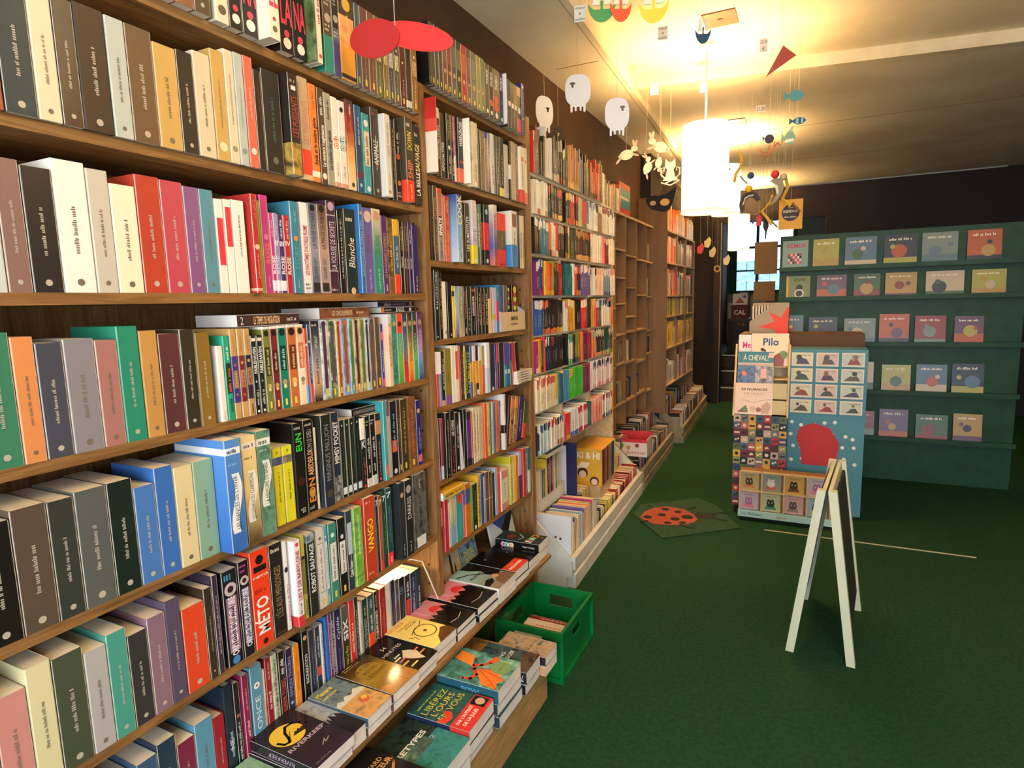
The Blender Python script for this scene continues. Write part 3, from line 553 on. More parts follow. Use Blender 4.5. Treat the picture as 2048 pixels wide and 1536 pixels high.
 (21790,289,200,0,'7c7a34','Y;P:.5:.85:98904a;O:.35:.2:c8a850'),
 (22088,319,200,0,'4c6a44','Y;P:.5:.85:6a7a50;O:.35:.2:c8a850'),
 (22439,344,195,0,'2a2422','T:PHOBOS:.6:.88:e8e4dc:.5:b;O:.08:.25:e8e4dc'),
 (22791,353,195,0,'2a2422','T:PHOBOS:.6:.88:e8e4dc:.5:b;O:.28:.4:d84838;O:.08:.25:e8e4dc'),
 (23153,509,195,0,'2a2422','T:PHOBOS:.6:.88:e8e4dc:.4:b;O:.4:.35:d84838;O:.25:.4:d84838;O:.08:.25:e8e4dc'),
 (23687,359,195,0,'26282c','T:PHOBOS:.65:.92:f0ece4:.6:b;F:.15:.5:8a8c90:.5;O:.06:.25:e8e4dc'),
 (24054,87,200,14,'d8d4dc',''),
 (24479,314,195,0,'35322c','P:.45:.55:f0e8d8;F:.6:.9:6a6450:.3'),
 (24802,321,190,0,'33362c','P:.45:.55:f0e8d8;F:.6:.9:5a6a50:.3'),
 (25133,270,190,0,'3a2c28','P:.45:.55:f0e8d8;F:.6:.9:c8604a:.3'),
 (25432,365,190,0,'2c1c18','B:0:.3:e0402c;P:.42:.55:f0e8d8;B:.8:1:c89078'),
 (25805,259,215,4,'26306a','F:.4:.8:a8a8d0:.25;O:.3:.25:c8b868;O:.93:.25:c8d0e8'),
]),
('b2s2',1.953,0.01,[
 (18433,40,247,40,'e8dcc4','B:.72:1:c8342c;B:.55:.72:d8503c;F:.2:.5:a84838:.3'),
 (18574,151,250,20,'9a9078','B:.4:.62:e8c430;F:.65:.95:3a3428:.5'),
 (19045,223,234,0,'4a3c30','T:APOCALYPSIS:.25:.75:e8e0d0:.5;B:.85:1:e0d8c8'),
 (19279,291,224,0,'5a4a34','T:APOCALYPSIS:.1:.55:f0e8d8:.55:b'),
 (19578,270,227,10,'1c1916','T:TIMELESS:.6:.9:c8a048:.5;O:.48:.3:e8e0d0;F:.08:.38:d8c8a0:.4'),
 (20023,193,232,0,'1e1a18','T:TIMELESS:.6:.9:c8a048:.55;O:.48:.3:8a6a3a;F:.08:.38:d8c8a0:.4'),
 (20228,147,233,0,'b0406a','B:0:.4:e8e0d8;F:.1:.8:d8a0b8:.4'),
 (20402,364,234,8,'22221f','T:WARCROSS:.56:.94:f6f2ea:.55:b;B:0:.22:e06038;T:II:.3:.34:e05030:.5:h'),
 (20775,97,236,34,'f2ecd8',''),
 (21459,450,244,8,'d8c8a4~e8dcc0~c0a878','F:.1:.4:8a7a58:.3;O:.05:.2:fff4d8'),
 (22096,169,234,0,'241f1a',''),
 (22279,331,231,0,'7a6444','T:ATESTE:.7:.96:c8b060:.6;F:.1:.6:a89468:.3'),
 (22624,250,233,0,'9a7c64','F:.2:.8:c8b090:.4;B:.9:1:2a2a7a'),
 (22889,239,235,0,'4a4464>b8a8a0>8a8aa8','F:.1:.8:e8e0d8:.3'),
 (23143,305,239,0,'d8d2cc','F:.15:.5:a84a58:.4'),
 (23480,195,240,0,'2a2624','F:.2:.8:8a8278:.4'),
 (23690,229,240,0,'1c1916','F:.2:.8:d8d0c0:.3'),
 (23967,389,244,0,'1f1b16','B:0:.14:e8d060;F:.2:.7:c8c0a8:.2'),
 (24389,400,223,0,'b8b0a0','F:.1:.4:6a6254:.4'),
 (24875,205,244,0,'16171a','B:.35:.6:dfe0e4'),
 (25097,367,250,0,'a88c64','F:.1:.8:e0c898:.3'),
 (25482,304,248,0,'9a7c58','F:.1:.8:e0c898:.3'),
 (25794,414,241,12,'e8dcc0','B:0:.22:d83a2c;O:.78:.3:d86a58;F:.3:.7:3a5a7a:.2'),
 (26487,273,250,0,'e4d4b0','B:0:.2:e04430;O:.76:.3:e07a60'),
 (26811,-51,253,0,'b8a078','F:.2:.8:6a5a3c:.4'),
]),
('b2s3',1.655,0.0,[
 (18433,170,261,0,'1d1a17',''),
 (18614,182,262,0,'2c241a','F:.2:.9:7a6238:.4'),
 (18807,247,264,0,'5a4428','T:ATLANTIDE:.55:.85:d8b050:.5;F:.1:.5:a88a48:.35'),
 (19077,316,259,0,'9a9088>a89078>c04a34','T:SPARTE:.35:.6:f4f0e8:.6:b;P:.34:.62:28221e;T:SPARTE:.36:.6:f4f0e8:.5:b;F:.05:.3:5a5450:.4'),
 (19405,88,241,0,'c87a58',''),
 (19539,346,238,0,'c23a24~d86a40~a82c1c','F:.1:.5:e89070:.4;F:.75:.95:f0b898:.3'),
 (19990,382,248,26,'b4c8d8>88a8c8>2a4a8a','T:COOK:.55:.98:f0e8a8:.75:b;F:.05:.4:3a5a8a:.2'),
 (20827,91,232,0,'2a241c','F:.1:.8:d8c8a8:.4'),
 (20926,340,230,6,'3a3228','T:LES SUBSTITUTS:.2:.78:f4efe4:.5:b;O:.05:.2:d8d0c0'),
 (21400,380,247,10,'7a6aa4>d8d4dc>e0c8c4','T:EVE:.36:.56:8a6a9c:.6;B:0:.3:f0d830;F:.6:.9:b8a8c8:.25;O:.05:.22:e8e4f0'),
 (21973,200,239,0,'3a7a84','F:.3:.9:e0d8b8:.6'),
 (22181,173,242,0,'4a6a48','F:.3:.9:b8c890:.4;O:.05:.3:d84a38'),
 (22559,465,247,0,'1f1c1a','B:.25:.7:d8382c;O:.88:.25:a8c0c8;F:.3:.6:e88070:.25;O:.07:.2:e8e4dc'),
 (23032,347,249,20,'c86a5a>3a5a9c>9a8a9c>e0d0b0','T:FIRE:.6:.85:c85a48:.6:b;F:.1:.55:c83a30:.4;O:.05:.25:c84a4c'),
 (23807,742,227,0,'f04a34','B:.32:.68:6a5c3c;F:.36:.62:b8a878:.3;F:.02:.07:7a2018:.3:h'),
 (24659,571,244,24,'dcd8cc','P:.72:.95:8a4438;B:0:.4:3f86c0;F:.2:.65:5a4a2c:.35'),
 (25780,230,240,0,'26345e',''),
 (26029,234,240,0,'cfc3a4','F:.2:.7:6a5c44:.4'),
 (26282,228,241,0,'cfc3a4','F:.2:.7:6a5c44:.4'),
]),
('b2s4',1.37,0.0,[
 (18433,277,251,14,'1a1c1d',"T:LA CITÉ DE L'OUBLI:.5:.97:f0eee8:.4;O:.46:.18:c8d4dc;F:.03:.06:e8e4dc:.4:h"),
 (18941,219,247,0,'1e1816','T:CIELS DU DESTIN:.15:.45:e0b840:.5;F:.5:.9:b87a60:.5'),
 (19185,249,211,0,'ece4d0','F:.08:.16:3a3028:.4'),
 (19518,315,210,0,'16151a','F:.04:.1:e8e4dc:.5'),
 (19847,174,196,0,'ecc82c','B:.8:.9:3a3020'),
 (20048,273,195,0,'5a4a84>b8c0c4>88b0b8','F:.05:.2:c8c0d8:.2'),
 (20335,336,195,0,'c8b48a>8a8a70>a8a8a0','F:.45:.85:d8d4c4:.4'),
 (20700,244,195,0,'1a1614','T:LA FEMME MONTEE:.35:.9:c06a3c:.5;F:.05:.2:c8c0b0:.4'),
 (20958,278,195,0,'1c1a18','F:.1:.6:b8b0a0:.5'),
 (21280,360,195,0,'171514','T:DIVERGENTE:.4:.8:f0ece4:.4:b;T:II:.9:.95:d87040:.5:h;F:.1:.3:8a8680:.2'),
 (21656,176,193,0,'1a1816','F:.2:.9:8a4a30:.5'),
 (21840,265,193,0,'1a1816','F:.2:.9:b8a890:.4'),
 (22120,270,192,0,'1e1716','F:.2:.9:d8682c:.5'),
 (22407,309,192,0,'171718','F:.2:.9:d8d0c8:.4'),
 (22732,182,194,0,'e8c848','B:.75:1:3a3030'),
 (22930,168,194,0,'d8a0a0','F:.3:.9:8a4a5a:.4'),
 (23114,341,193,0,'c8c4e0','B:.3:.42:c8c040'),
 (23473,253,194,0,'3a8ab8','B:.25:.7:d03a7a;F:.8:.95:e8d0a0:.5'),
]),
('b2s5',1.12,0.0,[
 (18562,115,206,0,'d83a4c','B:.6:1:efe4e0'),
 (18684,73,205,0,'c8345c','B:.6:1:efe4e0;F:.1:.5:f0c8d0:.4'),
 (18769,140,204,0,'4aa0c0','B:.6:1:efe4e0'),
 (18921,190,203,0,'241f1c','F:.3:.9:d8c8a0:.6;B:0:.1:e8a060'),
 (19147,451,211,0,'8c7c2c','B:0:.16:8a5a9c;F:.4:.6:4a3c18:.16'),
 (19622,238,221,0,'ece4d4','F:.6:.9:d8a090:.1'),
 (19873,269,219,0,'ece4d4','P:.4:.9:d85a4c'),
 (20154,104,216,0,'d83a2c',''),
 (20271,171,215,0,'3a1c18','F:.1:.9:a8483c:.6'),
 (20455,106,215,0,'2a2a1c','F:.1:.9:d8dc3c:.7'),
 (20569,99,214,0,'c8d040','F:.1:.9:2a2a1c:.5'),
 (20676,100,213,0,'24241c','F:.1:.9:d8dc3c:.7'),
 (20784,210,212,0,'2a2a1c','F:.1:.9:d8dc3c:.6'),
 (21036,181,207,0,'2a6ab0','B:.3:.68:e0a030'),
 (21237,247,207,0,'e0a02c','B:.7:1:e8d8dc;F:.1:.25:8a5a14:.3'),
 (21499,223,207,0,'e0a02c','B:.7:1:1f1f4a;B:0:.25:1a1a34;P:.02:.12:e8e8f0'),
 (21736,256,203,0,'e0a02c','B:.7:1:e8d8dc'),
 (22022,239,201,0,'d84c30','B:.6:1:a8985c'),
 (22269,300,213,8,'bcd4dc','B:.5:1:e4e4e4'),
 (22750,434,204,0,'1f2048','F:.3:.9:3a3c78:.3;O:.05:.2:e8e8f0'),
 (23201,169,200,0,'7a5aa8','B:.4:1:3a3a8a'),
 (23386,180,202,0,'3a1a1c','B:.6:1:c83038'),
 (23591,460,202,0,'2c1f20','F:.3:.9:4a3a38:.3'),
 (24085,275,197,0,'1f9c8c','B:.5:1:5a4a8c;P:.3:.4:c8e0e8'),
 (24377,280,195,0,'2a4aa0','B:.5:1:4a4a9c;P:.3:.4:c8e0e8'),
 (24674,196,193,0,'4a6a3a','B:.6:1:2a3a7a'),
 (24959,383,194,0,'c23434','L:-6'),
 (25379,393,193,0,'1c1a1c','L:-7'),
]),
('b2s6',0.843,0.0,[
 (18433,129,238,6,'23264a','B:0:.22:7a5a98'),
 (18662,172,232,0,'8a3034>c83a34','B:0:.22:ece8dc'),
 (18843,322,256,12,'171414','F:.15:.9:d8d0c4:.14;O:.04:.12:d84a5c'),
 (19372,316,249,0,'191616','T:LES CHIENS:.6:.85:f0ece4:.5:b;F:.1:.5:a83c30:.3;O:.05:.2:e83a5c'),
 (19714,311,236,0,'191616','F:.4:.85:d8ccb8:.35;O:.06:.25:efece4'),
 (20077,239,231,0,'d8dce0','L:-5'),
 (20343,230,237,0,'171515','F:.3:.6:6a6460:.2'),
 (20600,346,224,0,'5a2c84','B:.86:1:2a2430;B:0:.14:241c28;F:.3:.7:8a5aa8:.2'),
 (20960,127,220,0,'e0622c','B:0:.12:2a1c20'),
 (21108,265,232,0,'d8c8a4','F:.2:.9:8a7a54:.4'),
 (21387,160,230,0,'d8c8a4','F:.2:.9:6a5a3c:.5'),
 (21561,401,228,0,'d0c09c','F:.2:.9:a8a088:.4;B:.0:.02:8a7a54'),
 (21970,246,236,6,'e0562c',''),
 (22343,187,232,0,'e8c83c','F:.2:.6:6a5a1c:.4'),
 (22545,173,230,0,'2a78b0',''),
 (22734,119,228,0,'e8c83c','F:.2:.7:6a5a1c:.4'),
 (22870,250,226,0,'5a74b8','F:.2:.8:2a3c6a:.3'),
 (23136,280,226,0,'e06a2c','F:.2:.8:a83c14:.3'),
 (23449,150,224,0,'1f1c1c','F:.4:.9:e8e4dc:.4;F:.2:.4:d83a34:.4'),
 (23608,183,255,16,'d8d4d0','F:.6:.9:c83a34:.3;B:.3:.45:2a1c1c'),
 (24129,192,230,0,'3a1f1a','L:9'),
 (24339,374,221,0,'5a3420~c88a50~3a2014','L:11;B:.75:.95:e08a4c'),
 (24750,310,220,0,'6a4428~d09858~3a2014','L:12;B:.75:.95:e08a4c'),
 (25134,518,208,0,'37225c','L:14;F:.2:.7:e8e4f4:.3'),
 (25748,340,179,0,'4c5c2c','L:14;B:0:.4:e04a3c'),
]),
('b2s7',0.56,0.0,[
 (18433,119,176,0,'1c1a1c','B:.6:1:e0d4d0'),
 (18560,265,205,10,'b8283c','F:.1:.9:d86a70:.2'),
 (18993,121,179,0,'ece6dc','F:.1:.8:a8a090:.3'),
 (19127,391,197,0,'7aa4c8>88b0d0>d8cc98>d8c488','F:.3:.9:9a8a58:.2;B:.45:.48:c8b060'),
 (19559,526,194,0,'3fa09c','P:.8:.98:d84a3c;F:.1:.6:78c0bc:.2'),
 (20094,87,183,0,'d83a74',''),
 (20188,400,219,6,'d06a24','B:.62:.9:4a5480;F:.3:.5:e8a868:.2'),
 (20716,114,198,0,'7cb82c',''),
 (20846,420,197,0,'2c3a24','F:.3:.9:88a070:.16;O:.06:.2:e8ecdc'),
 (21297,215,223,0,'e0b030','F:.1:.9:3a2c14:.5'),
 (21552,276,222,0,'2a68a4','F:.1:.9:1c3c68:.5'),
 (21836,115,206,0,'c88aa0',''),
 (21984,310,219,0,'5c4434','F:.3:.9:8a7460:.3;B:.45:.47:c8b8a0'),
 (22311,274,213,0,'6a5040','F:.3:.9:9a8470:.3;B:.45:.47:c8b8a0'),
 (22602,244,200,0,'1c1c1c','F:.2:.9:5a5a58:.4'),
 (22872,239,213,0,'9cbcdc',''),
 (23129,252,208,0,'e04a28','O:.9:.2:f0d0c0;F:.1:.5:f08868:.2'),
 (23390,675,187,4,'d8d4bc','S:0:.2:c83038;S:.8:1:c83038;F:.3:.7:5a5a48:.3'),
 (24377,333,229,0,'d8cc74','F:.1:.8:8a8040:.3;B:.85:1:c8b82c'),
 (24729,250,226,0,'e8c840',''),
 (25009,244,217,0,'e06a28','F:.1:.9:f0a868:.2'),
 (25314,332,228,0,'b8bcd0','B:0:.5:4a3c48'),
 (25654,307,237,8,'c02434','F:.1:.7:e87078:.2'),
 (26157,174,229,0,'2a7a74','F:.1:.9:d8e0d8:.5'),
 (26374,265,227,0,'ece8dc','B:.5:1:2a6a64'),
 (26661,99,225,0,'1f3428','F:.1:.9:a8c0a8:.4'),
 (26919,-159,223,0,'d8d0b0',''),
]),
]
MANGA=[
 (2.114,0.2,'27637 1 c03028 e8dcc8 -|28166 3 6a3424 - -|28959 5 3a2c20 - 5a4030|29339 2 d8ccb8 - -|29792 3 e0d8c8 - -|30805 6 4a3c30 - c8b890|31659 5 3c3428 e0d8b8 a84a30|32101 3 26201c - -|32554 3 c88a48 - d8b060|33019 3 8a5a3c - d8a850|33818 5 b87a48 - d8b060|34483 4 5a6a70 - -|35083 3 241f1c - -|35882 5 5a4a30 - -|37191 7 b04a28 - 2a1c18|37778 3 c8502c - -|38381 3 6a5c44 - -|38689 2 d8ccb0 - -'),
 (1.922,0.175,'27836 2 d8c8a8 - -|28256 2 f0e8d8 - c03a2c|28748 3 e8dcc0 - -|29255 3 f0e4d0 - b89060|29777 3 241c18 d84a3c -|30452 4 28201a 4a8a3c e0b050|31589 6 4a1f1a d84830 e0c060|32490 5 2c2018 e8c850 c86a30|32957 3 d83a2c f0e8d8 -|33761 5 3a241c c83a3c d8a848|34430 4 c8b890 - -|35121 4 c83034 - 3a7a48|35656 3 3a7aa0 - e0d8c0|37349 10 e8e2d4 3a3430 e8e2d4|38147 5 8a6a54 e8dcc8 -|39618 8 d8cfc0 8a3038 -|40900 7 e8e4dc 2a2624 d8d0c4'),
 (1.732,0.18,'28142 3 1f1c1c e8e0d8 -|29172 6 2a7490 f0ece0 -|29630 3 d8702c - 3a2c20|30170 3 efe4d0 - d8a090|30543 2 d8302c - efe4d0|31519 6 2c241f c8b8a0 -|31967 3 26201c d8702c e8b040|32302 2 e0a030 efe8d8 -|33296 6 1f4430 - 6a5430|34809 9 4a2018 c89a50 d8b070|35793 6 241f1c c85a3c d8a050|38116 13 efe4d0 - e0d0b8|38738 4 d87a80 - -|39487 4 7a2030 e8d8c8 -|40900 8 f0e4cc d8c8a8 e8dcc0'),
 (1.529,0.185,'27949 2 6a2a6c efe8e0 -|28294 2 2c3468 e0d8d0 c83a4c|28570 2 d03048 2c2c50 -|28889 2 ecc830 - -|29345 3 e8702c - d8b040|29638 2 d8402c - d8b040|29909 2 7cb030 - d8b040|30463 3 3a2418 c86a38 -|30976 3 b02430 - -|31669 4 3a3a20 - -|32592 5 1f6a74 - -|32926 2 e0d8c8 - -|33347 2 d83a2c efe8e0 -|33980 4 2a2020 d86a40 c8a040|35838 11 6a5898 f0eadc -|36922 6 e8dcc4 3a3430 -|38394 8 e8ccb8 d8a898 -|39793 8 7a94a8 e8e4dc 2c3a54|40900 6 e8e0d8 d86a48 d8c8b8'),
 (1.331,0.185,'28544 6 2a58a4 f0e8e0 -|29260 4 241c1c d86a38 e0703c|30385 6 1f1818 - e8782c|31298 5 3a2618 2a1c14 e8c058|31674 2 a8a0c4 - e8e0d0|32103 2 e8dccc d86a30 -|32895 5 dc9a30 efe8dc -|33221 2 e8c830 - -|34231 6 1c1a1c - 2a2224|35368 6 c83034 efe8e0 -|36455 6 1f3a2c 3a3430 -|37080 4 e09040 e8c870 -|37682 3 c0343c e8e0d8 -|38218 3 2c6a7c - -|40337 12 e4ded4 2c2826 d8d0c4|40729 2 e0682c 3a8aa8 -'),
 (1.14,0.185,'27889 2 a8246c - efe0d8|28203 2 e8a02c - -|28522 2 1f6a3c - 2a2a28|28781 1 e0343c - -|29245 3 22284c e8e4e0 -|29584 2 1c1a1c - -|29999 2 1f1818 a83030 -|30712 4 1c1a1a - 241c1c|32069 8 141313 - 1a1616|32899 5 e4e0d4 2a8a44 3a9a3c|33228 2 1c1a24 - -|34005 4 8c8a2c - 5a4a6c|34671 4 e8782c - -|35285 4 4a2058 - -|35880 3 9c2434 - -|36261 2 8a3024 - -|37043 4 d88a50 5ab0a8 d85a48|38697 9 2c2826 e4ded4 d89a60|39863 7 1f4a34 - d8b888|40667 5 3a2c30 e0d0c8 98b040'),
 (0.94,0.185,'30059 14 ecdfc0 d8604c -|30417 2 e8b83c - efe4c8|30782 2 4a8a78 - -|31155 2 2a5a8c - -|31689 3 e8b82c - c83a3c|32158 3 3c8aa8 - -|32803 4 4ac038 e0b040 -|34511 10 38b034 - -|35797 7 7a2848 - -|36083 2 ece4d8 - -|40651 26 e8d8d4 2a2424 d88a90'),
 (0.715,0.17,'27842 2 2c2c30 ece4d8 a8c4cc|28331 3 d8dcd8 3a5a8c a8c4cc|28995 4 c8dce0 1f2c44 a8c8d0|30257 7 ece4d4 c83a34 -|31148 5 ece4d4 2c5a7c c86a34|31454 2 e8a8a8 - -|32243 5 e03a34 - e8b83c|33573 8 e8ecf0 - 2a68b8|35368 10 e8dcdc c83038 c83044|36228 5 1f6a78 - -|38164 11 e8907c e8c0b0 -|40632 14 e4e0d4 a83c34 3c3430|40900 2 e8702c - -'),
]
# ------------------------------------------------------------------ the room
XW = -1.5
struct('floor', bx(XW - .1, 2.5, -2.6, 9.12, -.06, 0, CARPET))
struct('wall_left', bx(XW - .1, XW, -2.6, 13.1, 0, 3.3, WALLM))
struct('wall_right', bx(2.4, 2.5, -2.6, 13.1, 0, 3.3, WALLM))
b = MB()
for a in ((XW, 2.4, 0, .45), (XW, 2.4, 2.6, 3.2)): b.box(a[0], a[1], -2.6, -2.5, a[2], a[3], WALLM)
b.box(XW, -.95, -2.6, -2.5, .45, 2.6, WALLM); b.box(2.1, 2.4, -2.6, -2.5, .45, 2.6, WALLM)
struct('wall_front', b)
GLASS = bpy.data.materials.new('window_glass'); GLASS.use_nodes = True
_n = GLASS.node_tree; _tr = _n.nodes.new('ShaderNodeBsdfTransparent'); _gl = _n.nodes.new('ShaderNodeBsdfGlossy'); _gl.inputs['Roughness'].default_value = .02
_mx = _n.nodes.new('ShaderNodeMixShader'); _mx.inputs[0].default_value = .06
_n.links.new(_tr.outputs[0], _mx.inputs[1]); _n.links.new(_gl.outputs[0], _mx.inputs[2]); _n.links.new(_mx.outputs[0], _n.nodes['Material Output'].inputs[0])
b = MB()
for x in (-.95, .55, 2.04): b.box(x, x + .06, -2.57, -2.53, .45, 2.6, GREENPAINT)
for z in (.45, 2.54): b.box(-.95, 2.1, -2.57, -2.53, z, z + .06, GREENPAINT)
wf = struct('window_1', b)
for x in (-.89, .61): bx(x, x + 1.43, -2.556, -2.55, .51, 2.54, GLASS).build('window_pane', wf)
# partition with the dark doorway, header over the opening, right return
struct('wall_partition', bx(XW, -1.115, 9.0, 9.12, 0, 2.9, DARKW))
struct('wall_header', bx(-1.115, 2.4, 9.0, 9.12, 2.5, 2.9, DARKW))
struct('wall_return', bx(.15, 2.4, 9.0, 9.12, 0, 2.5, DARKW))
struct('wall_pillar', bx(XW, -1.40, 5.95, 6.35, 2.45, 2.86, DARKW))
struct('door_1', bx(-1.21, -1.115, 8.86, 9.0, 0, 2.5, DARKW))
bx(-1.12, -1.112, 8.855, 8.86, 0, 2.5, M('8a8078')).build('door_edge_strip', bpy.data.objects['door_1'])
# stairs to the back room
st = MB(); STEPM = surf('dark_stair_wood', '1c1410', '2c201a', (2, 8, 8), 5, .35, 6)
for i, (y, z) in enumerate(((9.12, .2), (9.5, .4), (9.9, .6))):
    s_ = bx(-1.5, .15, y, 10.3 if i == 2 else (9.5, 9.9)[i] + .0, 0, z, STEPM)
    o = struct('trim_%d' % (i + 1), s_); o['label'] = 'dark wooden stair step up to the back room'
    bx(-1.5, .15, y - .012, y + .03, z - .012, z + .003, M('b8c4d4', .2)).build('stair_nosing', o)  # bluish reflection on the step edges put into the nosing colour
struct('floor_back_room', bx(XW, 2.4, 10.3, 13.0, .5, .6, STEPM))
PLAST = surf('pale_wall_paint', '8a8478', '9c968a', (1, 1, 1), 3, .8, 5)
b = MB(); b.box(XW, -1.48, 13.0, 13.1, .6, 3.2, PLAST); b.box(-.25, 2.4, 13.0, 13.1, .6, 3.2, PLAST)
b.box(-1.48, -.25, 13.0, 13.1, .6, 1.55, PLAST); b.box(-1.48, -.25, 13.0, 13.1, 3.05, 3.2, PLAST)
struct('wall_back', b)
b = MB()
for x, wd in ((-1.48, .15), (-.98, .05), (-.33, .08)): b.box(x, x + wd, 12.96, 13.02, 1.55, 3.05, GREENPAINT)
for z, wd in ((1.55, .06), (1.98, .03), (2.42, .045), (3.0, .05)): b.box(-1.34, -.3, 12.97, 13.01, z, z + wd, GREENPAINT)
w2 = struct('window_2', b)
for x0, x1 in ((-1.33, -.98), (-.93, -.33)):
    for z0, z1 in ((1.61, 1.98), (2.01, 2.42), (2.465, 3.0)): bx(x0, x1, 12.985, 12.99, z0, z1, GLASS).build('window_pane', w2)
# the pale wall across the yard, seen through the back window
STONE = surf('pale_yard_stone', '7f9fb0', 'b8d2de', (1, 1, 3), 5, .9, 8, .4)
yw = MB()
for r_ in range(9):
    for c_ in range(9):
        x = -3.6 + c_ * .55 + (.27 if r_ % 2 else 0); yw.box(x, x + .535, 16.0 + rng.uniform(-.01, .01), 16.3, .2 + r_ * .24, .2 + r_ * .24 + .225, STONE)
o = struct('wall_yard', yw)
# ceiling: cream soffit along the bookcases, trim, recessed panels, cross trim
def gx(y): return -1.08 - .041 * (y - 2.78)
def slab(name, xa, xb, y0, y1, z0, z1, mat):
    b = MB(); b.prism([(xa(y0), y0), (xb(y0), y0), (xb(y1), y1), (xa(y1), y1)], z0, z1, 'z', mat); return struct(name, b)
slab('ceiling', lambda y: XW, lambda y: gx(y), -2.6, 9.0, 2.86, 3.3, CEILM)
slab('trim_4', lambda y: gx(y) + .006, lambda y: gx(y) + .042, -2.6, 9.0, 2.855, 3.3, CEILM)
slab('trim_5', lambda y: gx(y), lambda y: gx(y) + .006, -2.6, 9.0, 2.868, 3.3, M('3a2c1c', .8))
def cy(x): return 4.227 + .167 * (x + 1.125)
def slab4(name, pts, z0, z1, mat):
    b = MB(); b.prism(pts, z0, z1, 'z', mat); return struct(name, b)
XA = gx(4.2) + .042
slab4('ceiling_recess', [(gx(-2.6) + .042, -2.6), (2.4, -2.6), (2.4, cy(2.4)), (XA, cy(XA))], 2.97, 3.3, CEILM)
slab4('ceiling_panel', [(XA, cy(XA) + .03), (2.4, cy(2.4) + .03), (2.4, 9.0), (gx(9) + .042, 9.0)], 2.915, 3.3, CEILM)
slab4('trim_6', [(XA, cy(XA)), (2.4, cy(2.4)), (2.4, cy(2.4) + .03), (XA, cy(XA) + .03)], 2.897, 3.3, surf('cream_trim', 'd8c49c', 'e8d8b4', rough=.6))
struct('ceiling_back_room', bx(XW, 2.4, 9.12, 13.1, 3.2, 3.3, CEILM))
for y, x0, x1, z in ((3.3, -.6, 1.2, 2.97), (2.2, -1.5, -1.08, 2.86), (3.55, -1.4, -1.14, 2.86), (5.9, -1.15, 1.5, 2.915), (7.3, -1.2, 1.5, 2.915)):
    struct('trim_7', bx(x0, x1, y, y + .006, z - .0015, z + .01, M('8a744c', .9)))
COPPER = surf('copper_plate', '7a3c22', '94502f', (3, 3, 3), 4, .4, 5)
for k, (x0, x1, y0, y1, z) in enumerate(((-.57, -.40, 3.52, 3.70, 2.97), (-.68, -.52, 5.40, 5.58, 2.915))):
    p = empty('ceiling_plate', ((x0 + x1) / 2, (y0 + y1) / 2, z), ['copper coloured plate fixed to the ceiling above the blue paper boat', 'copper coloured ceiling plate beyond the white cross trim'][k], 'plate')
    dx, dy = (x1 - x0) / 2, (y1 - y0) / 2
    bx(-dx, dx, -dy, dy, -.006, 0, COPPER).build('plate', p); b = MB(); b.lathe([(.0, -.009), (.014, -.009), (.016, -.006)], M('2a2018'), 12); b.build('hole_grommet', p)
# ------------------------------------------------------------------ lamps
SHADES = {e: emit('glowing_paper_shade', (1.0, .80, .46), e) for e in (LAMP_E, 8.0)}
RIM = emit('dimmer_glow_shade_edge', (1.0, .74, .34), .75)  # dimmer yellow glow imitates the weaker lamplight at the shade's lower edge
BULB = emit('lit_bulb', (1.0, .8, .5), 20)
def pendant(x, y, z0, z1, r, zc, label, power=1., e=LAMP_E):
    SHADE = SHADES[e]
    p = empty('pendant_lamp', (x, y, z0), label, 'lamp', 'paper drum pendant lamps')
    h = z1 - z0; b = MB(); n = 5
    b.lathe([(r * .985, .012), (r, .012), (r * 1.0, h * .5), (r * .99, h), (r * .975, h)], SHADE, 40); b.build('lamp_shade', p, True)
    b = MB(); b.lathe([(r * 1.012, 0), (r * 1.018, .006), (r * 1.012, .014), (r * .97, .014), (r * .97, 0), (r * 1.012, 0)], RIM, 40); b.build('shade_rim', p, True)
    b = MB(); b.tube([(0, 0, h * .6), (0, 0, zc - z0)], .006, M('e8e0cc', .5), 8); b.build('cord', p)
    b = MB(); b.lathe([(.0, zc - z0), (.04, zc - z0), (.035, zc - z0 - .03), (.008, zc - z0 - .05)], M('e8e0cc', .5), 16); b.build('ceiling_rose', p, True)
    b = MB(); b.lathe([(.0, h * .32), (.02, h * .33), (.032, h * .42), (.02, h * .52), (.012, h * .6), (0, h * .6)], BULB, 16); b.build('bulb', p, True)
    b = MB()
    for k in range(3):
        a = 2.1 * k; b.tube([(0, 0, h * .9), (r * .98 * math.cos(a), r * .98 * math.sin(a), h * .97)], .0025, METAL, 5)
    b.build('shade_spider', p)
    l = bpy.data.lights.new('lamp_glow', 'POINT'); l.energy = LAMP_P * power; l.color = LAMP_C; l.shadow_soft_size = .07
    o = bpy.data.objects.new('lamp_glow', l); COL.objects.link(o); o.parent = p; o.location = (0, 0, h * .84)
    return p
pendant(-.593, 3.9, 2.005, 2.51, .135, 2.97, 'glowing white paper drum lamp hanging by the paper rabbits', 1.)
pendant(-.712, 5.9, 2.228, 2.653, .122, 2.915, 'glowing drum lamp hanging between the two others over the aisle', 1.3)
pendant(-.852, 8.45, 2.09, 2.53, .13, 2.915, 'glowing drum lamp hanging just before the dark opening', 1.2)
pendant(.15, 1.25, 2.33, 2.80, .15, 2.97, 'glowing drum lamp hanging over the entrance end of the aisle', .45, 8.0)
pendant(1.5, 3.2, 2.33, 2.80, .15, 2.97, 'glowing drum lamp hanging by the right-hand wall', .35)
